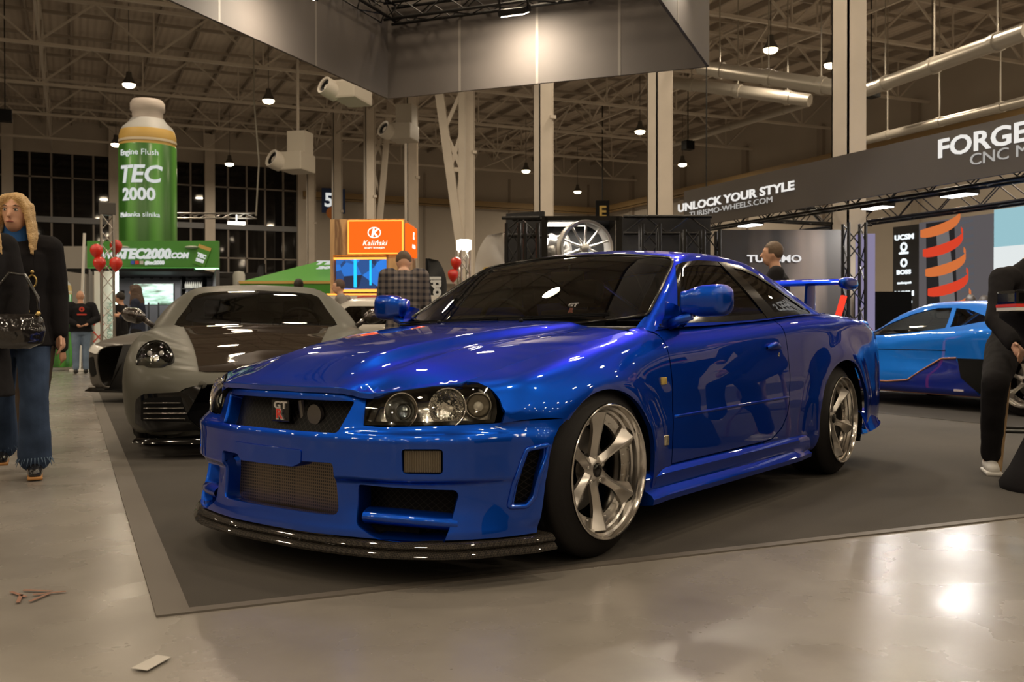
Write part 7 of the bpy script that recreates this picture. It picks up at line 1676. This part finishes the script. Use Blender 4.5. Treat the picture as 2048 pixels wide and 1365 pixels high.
# 5 woman in the booth
p = to_hall(276, 661, 17.0); figure('woman with long brown hair in dark navy top standing in profile before the green booth', p.x, p.y, 1.68, YAW+PI/2+.1, clothm('navy_top', (.025, .03, .05)), BLKT, (SHB, None), BRNH, 'long', dict(armL=((.02, .02, -.16), (.12, -.02, .02)), armR=((.03, -.02, -.16), (.12, .02, .03))), .014, SKIN2, dict(name='jumper'))
p = to_hall(243, 661, 18.6); figure('person in dark clothes half hidden behind the glowing white tube', p.x, p.y, 1.62, YAW+PI/2, BLKC, BLKT, (SHB, None), DKH, 'short', {}, .016, SKIN, dict(name='jacket'))
p = to_hall(366, 661, 16.8); t, J, Mh, k = figure('person in white hooded top seen behind the grey sports car mirror', p.x, p.y, 1.50, YAW+.2, clothm('white_hoodie', (.45, .42, .38)), BLKT, (SHB, None), BRNH, 'short', dict(bow=1, armL=((.05, .02, -.14), (.12, -.03, -.02))), .016, SKIN, dict(name='hoodie', ex=.03)); B_ = Blob(); B_.ell((-.10, 0, 1.28), .11, (1, 1.2, .9)); B_.build('hood', clothm('white_hoodie', (.45, .42, .38)), t, .014)
p = to_hall(597, 661, 17.4); figure('person with dark hair whose head shows above the grey sports car roof', p.x, p.y, 1.80, YAW, BLKC, BLKT, (SHB, None), DKH, 'short', {}, .016, SKIN, dict(name='jacket'))
p = to_hall(682, 661, 15.9); t, J, Mh, k = figure('boy in grey hoodie facing left beside the kiosk screen', p.x, p.y, 1.71, YAW+PI/2+.25, clothm('grey_hoodie', (.22, .20, .18)), BLKT, (SHB, None), BRNH, 'short', {}, .012, SKIN2, dict(name='hoodie', ex=.03)); B_ = Blob(); B_.chain([(-.06, .07, 1.38), (-.10, 0, 1.39), (-.06, -.07, 1.38)], [.05, .06, .05]); B_.build('hood', clothm('grey_hoodie', (.22, .20, .18)), t, .012)
# 10 man in checked jacket
def plaid():
    m = clothm('checked_cloth', (.12, .10, .10)); nt = m.node_tree; b = nt.nodes['Principled BSDF']; tc = _n(nt, 'ShaderNodeTexCoord'); sp = _n(nt, 'ShaderNodeSeparateXYZ'); nt.links.new(tc.outputs['Object'], sp.inputs[0]); outs = []
    for i, sc in ((1, 15), (2, 15)):
        a = _n(nt, 'ShaderNodeMath', operation='MULTIPLY'); a.inputs[1].default_value = sc; nt.links.new(sp.outputs[i], a.inputs[0]); f = _n(nt, 'ShaderNodeMath', operation='FRACT'); nt.links.new(a.outputs[0], f.inputs[0]); g = _n(nt, 'ShaderNodeMath', operation='GREATER_THAN'); g.inputs[1].default_value = .55; nt.links.new(f.outputs[0], g.inputs[0]); outs.append(g)
    ad = _n(nt, 'ShaderNodeMath', operation='ADD'); nt.links.new(outs[0].outputs[0], ad.inputs[0]); nt.links.new(outs[1].outputs[0], ad.inputs[1]); dv_ = _n(nt, 'ShaderNodeMath', operation='MULTIPLY'); dv_.inputs[1].default_value = .5; nt.links.new(ad.outputs[0], dv_.inputs[0])
    r = _n(nt, 'ShaderNodeValToRGB'); r.color_ramp.elements[0].color = (.17, .145, .135, 1); r.color_ramp.elements[1].color = (.035, .035, .045, 1); nt.links.new(dv_.outputs[0], r.inputs[0]); nt.links.new(r.outputs[0], b.inputs['Base Color']); return m
p = to_hall(808, 661, 10.5); t, J, Mh, k = figure('man in grey checked jacket seen from behind with bowed head, before the orange kiosk', p.x, p.y, 1.80, YAW+.12, plaid(), clothm('navy_trouser', (.02, .025, .04)), (SHB, None), FADE, 'short', dict(bow=1.6, armL=((.02, .022, -.165), (.13, -.04, .0)), armR=((.02, -.022, -.165), (.13, .04, .0))), .011, SKIN2, dict(name='checked_jacket', ex=.020, hem=.475, fl=1.8), build=1.0)
# 11 man behind the wing
p = to_hall(1552, 661, 9.9); t, J, Mh, k = figure('man with faded cropped hair in black shirt facing left behind the rear wing', p.x, p.y, 1.77, YAW+PI/2-.25, BLKC, BLKT, (SHB, None), FADE, 'short', dict(armL=((.03, .02, -.16), (.10, -.02, -.06))), .011, SKIN2, dict(name='black_shirt', ex=.02), build=1.1)
for px, dep, lb in ((1942, 13.6, 'left'), (1969, 13.9, 'right')):
    p = to_hall(px, 661, dep); figure('small dark-haired head above the light blue supercar roof, %s of two' % lb, p.x, p.y, 1.36, YAW, BLKC, BLKT, (SHB, None), DKH, 'short', {}, .02, SKIN, dict(name='jacket'))
# 12 person perched on a stool at the right edge
q = on_floor(1980, 945); fwd = face_to(q)+.15; fx = Vector((math.cos(fwd), math.sin(fwd), 0)); ly = Vector((-fx.y, fx.x, 0))
hip = to_hall(2046, 661, 5.95); org = Vector((hip.x, hip.y, 0)); loc = lambda v: Vector(((v-org).dot(fx), (v-org).dot(ly), v.z))
foot = loc(Vector((q.x, q.y, .07))); rs_ = 1 if foot.y > 0 else -1
nm, om = ('L', 'R') if rs_ > 0 else ('R', 'L')
kn = loc(to_hall(1990, 765, 5.62)); sh_n = loc(to_hall(2004, 558, 5.85)); el_n = loc(to_hall(1992, 640, 5.75)); wr_n = loc(to_hall(2028, 690, 5.55))
ov = {'pel': (0, 0, .80), 'che': (.0, .0, 1.06), 'nek': (.0, -.06*rs_, 1.30), 'hed': (.06, -.16*rs_, 1.44), 'hip'+nm: (.0, .10*rs_, .76), 'kne'+nm: kn, 'ank'+nm: foot, 'hip'+om: (0, -.10*rs_, .76), 'kne'+om: (.30, -.16*rs_, .55), 'ank'+om: (.30, -.16*rs_, .16), 'sho'+nm: sh_n, 'elb'+nm: el_n, 'wri'+nm: wr_n, 'sho'+om: (0, -.24*rs_, 1.20), 'elb'+om: (.05, -.30*rs_, .98), 'wri'+om: (.22, -.15*rs_, .92)}
def seated(label):
    t = thing('person', label, 'person', (org.x, org.y, 0), fwd); J = {k_: Vector(v) for k_, v in ov.items()}; h = 1.72; k = 1
    def parts(B, e, legs=True, torso=True, arms=True, hem=None):
        if torso: B.rings([((0, 0, .74), .12+e, .17+e), ((0, 0, .84), .11+e, .16+e), ((0, 0, .95), .10+e, .145+e), (J['che'], .115+e, .17+e), (J['che']+Vector((0, -.02*rs_, .10)), .10+e, .185+e), (J['nek']-Vector((0, 0, .045)), .07+e*.6, .10+e), (J['nek'], .055, .06)])
        if arms:
            for n_ in 'LR': B.chain([J['sho'+n_].lerp(J['che']+Vector((0, 0, .12)), .3), J['sho'+n_], J['elb'+n_], J['elb'+n_].lerp(J['wri'+n_], .96 if e else 1)], [.06+e, .055+e, .042+e, .030+e])
        if legs:
            for n_ in 'LR': B.chain([J['hip'+n_], J['kne'+n_], J['kne'+n_].lerp(J['ank'+n_], .90 if e else 1)], [.095+e, .062+e, .040+e*1.3])
        return B
    B = parts(Blob(), 0); hd = J['hed']; Mh = Matrix.Translation(hd)
    B.chain([J['nek'], hd], [.055, .05]); B.b.ball((0, 0, 0), 1, 22, 16, (1, 1, 1), Mh @ Matrix.Diagonal((.093, .074, .105, 1))); B.b.ball((0, 0, 0), 1, 18, 12, (1, 1, 1), Mh @ Matrix.Translation((.03, 0, -.052)) @ Matrix.Diagonal((.062, .053, .068, 1))); B.chain([Mh @ Vector((.088, 0, .012)), Mh @ Vector((.112, 0, -.028))], [.008, .0135], 8)
    for n_ in 'LR': hand(B, J['wri'+n_], (J['wri'+n_]-J['elb'+n_]).normalized(), 1, .5, 1); B.cap(J['ank'+n_], J['ank'+n_]+Vector((.08, 0, -.04)), .035, .03)
    B.build('body', SKIN2, t, .009, 2)
    parts(Blob(), .014, True, False, False).rings([((0, 0, .70), .12, .17), ((0, 0, .86), .125, .17)]).build('trousers', BLKT, t, .010, 2, (.014, .11))
    parts(Blob(), .016, False, True, True).build('jumper', BLKC, t, .010, 2, (.014, .11))
    H_ = Blob(); H_.b.ball((0, 0, 0), 1, 22, 16, (1, 1, 1), Mh @ Matrix.Translation((-.018, 0, .022)) @ Matrix.Diagonal((.095, .084, .102, 1))); H_.build('hair', BRNH, t, .010, 1)
    for n_ in 'LR':
        a = J['ank'+n_]; s_ = Blob(); s_.chain([a+Vector((-.03, 0, -.02)), a+Vector((.04, 0, -.03)), a+Vector((.14, 0, -.035))], [.042, .043, .034]); o_ = s_.build('shoe', WHS, t, .007, 2); MB().box((a.x-.075, a.y-.045, a.z-.072), (a.x+.18, a.y+.045, a.z-.048), bev=.01).build('shoe_sole', mat('white_rubber', (.6, .58, .54), .5), o_, True)
        b = MB()
        for i in range(5): b.tube(a+Vector((.03+.022*i, -.02, .008-.004*i)), a+Vector((.03+.022*i, .02, .008-.004*i)), .003, 5)
        b.build('laces', mat('lace', (.7, .68, .64), .7), o_)['kind'] = 'stuff'
    return t
seated('person in black jumper, black trousers and white sneakers perched at the right edge')
# stool, cocktail table with stretch cover
sp_ = org; st_ = thing('bar_stool', 'pale wooden bar stool under the person in black at the right edge', 'stool', (sp_.x, sp_.y, 0), fwd)
MB().lathe([(0, .66), (.17, .66), (.18, .68), (.17, .70), (0, .70)], 24).build('seat', mat('stool_seat', (.05, .045, .04), .5), st_, True, 40)
for i in range(4): a = PI/4+i*PI/2; MB().tube((.12*math.cos(a), .12*math.sin(a), .66), (.22*math.cos(a), .22*math.sin(a), 0), .016, 8).build('leg', WD, st_, True, 50)
b = MB(); 
for i in range(4): a, c_ = PI/4+i*PI/2, PI/4+(i+1)*PI/2; b.tube((.185*math.cos(a), .185*math.sin(a), .25), (.185*math.cos(c_), .185*math.sin(c_), .25), .010, 8)
b.build('foot_ring', mat('black_rail', (.02, .02, .02), .4), st_, True, 50)
p = to_hall(2112, 661, 5.25); tb_ = thing('cocktail_table', 'high round table in a tight black stretch cover at the right edge', 'table', (p.x, p.y, 0))
MB().lathe([(0, .0), (.27, .0), (.275, .03), (.22, .12), (.13, .32), (.085, .52), (.10, .70), (.19, .86), (.275, .93), (.28, .955), (0, .96)], 48).build('stretch_cover', clothm('black_stretch_cloth', (.012, .011, .012)), tb_, True, 50)
p = to_hall(2062, 640, 5.05); M = Matrix.Translation((p.x, p.y, 0)) @ Matrix.Rotation(YAW-PI/2, 4, 'Z'); cs = thing('carry_case', 'black case with a red stripe and white base lying on the high black table', 'case', (p.x, p.y, .96), YAW-PI/2)
MB().box((-.13, -.10, .03), (.13, .10, .105), bev=.015).build('case_lid', BLKG, cs); MB().box((-.132, -.102, .018), (.132, .102, .034)).build('red_stripe', mat('stripe_red', (.6, .03, .02), .4), cs); MB().box((-.13, -.10, 0), (.13, .10, .018)).build('white_base', WHP, cs)
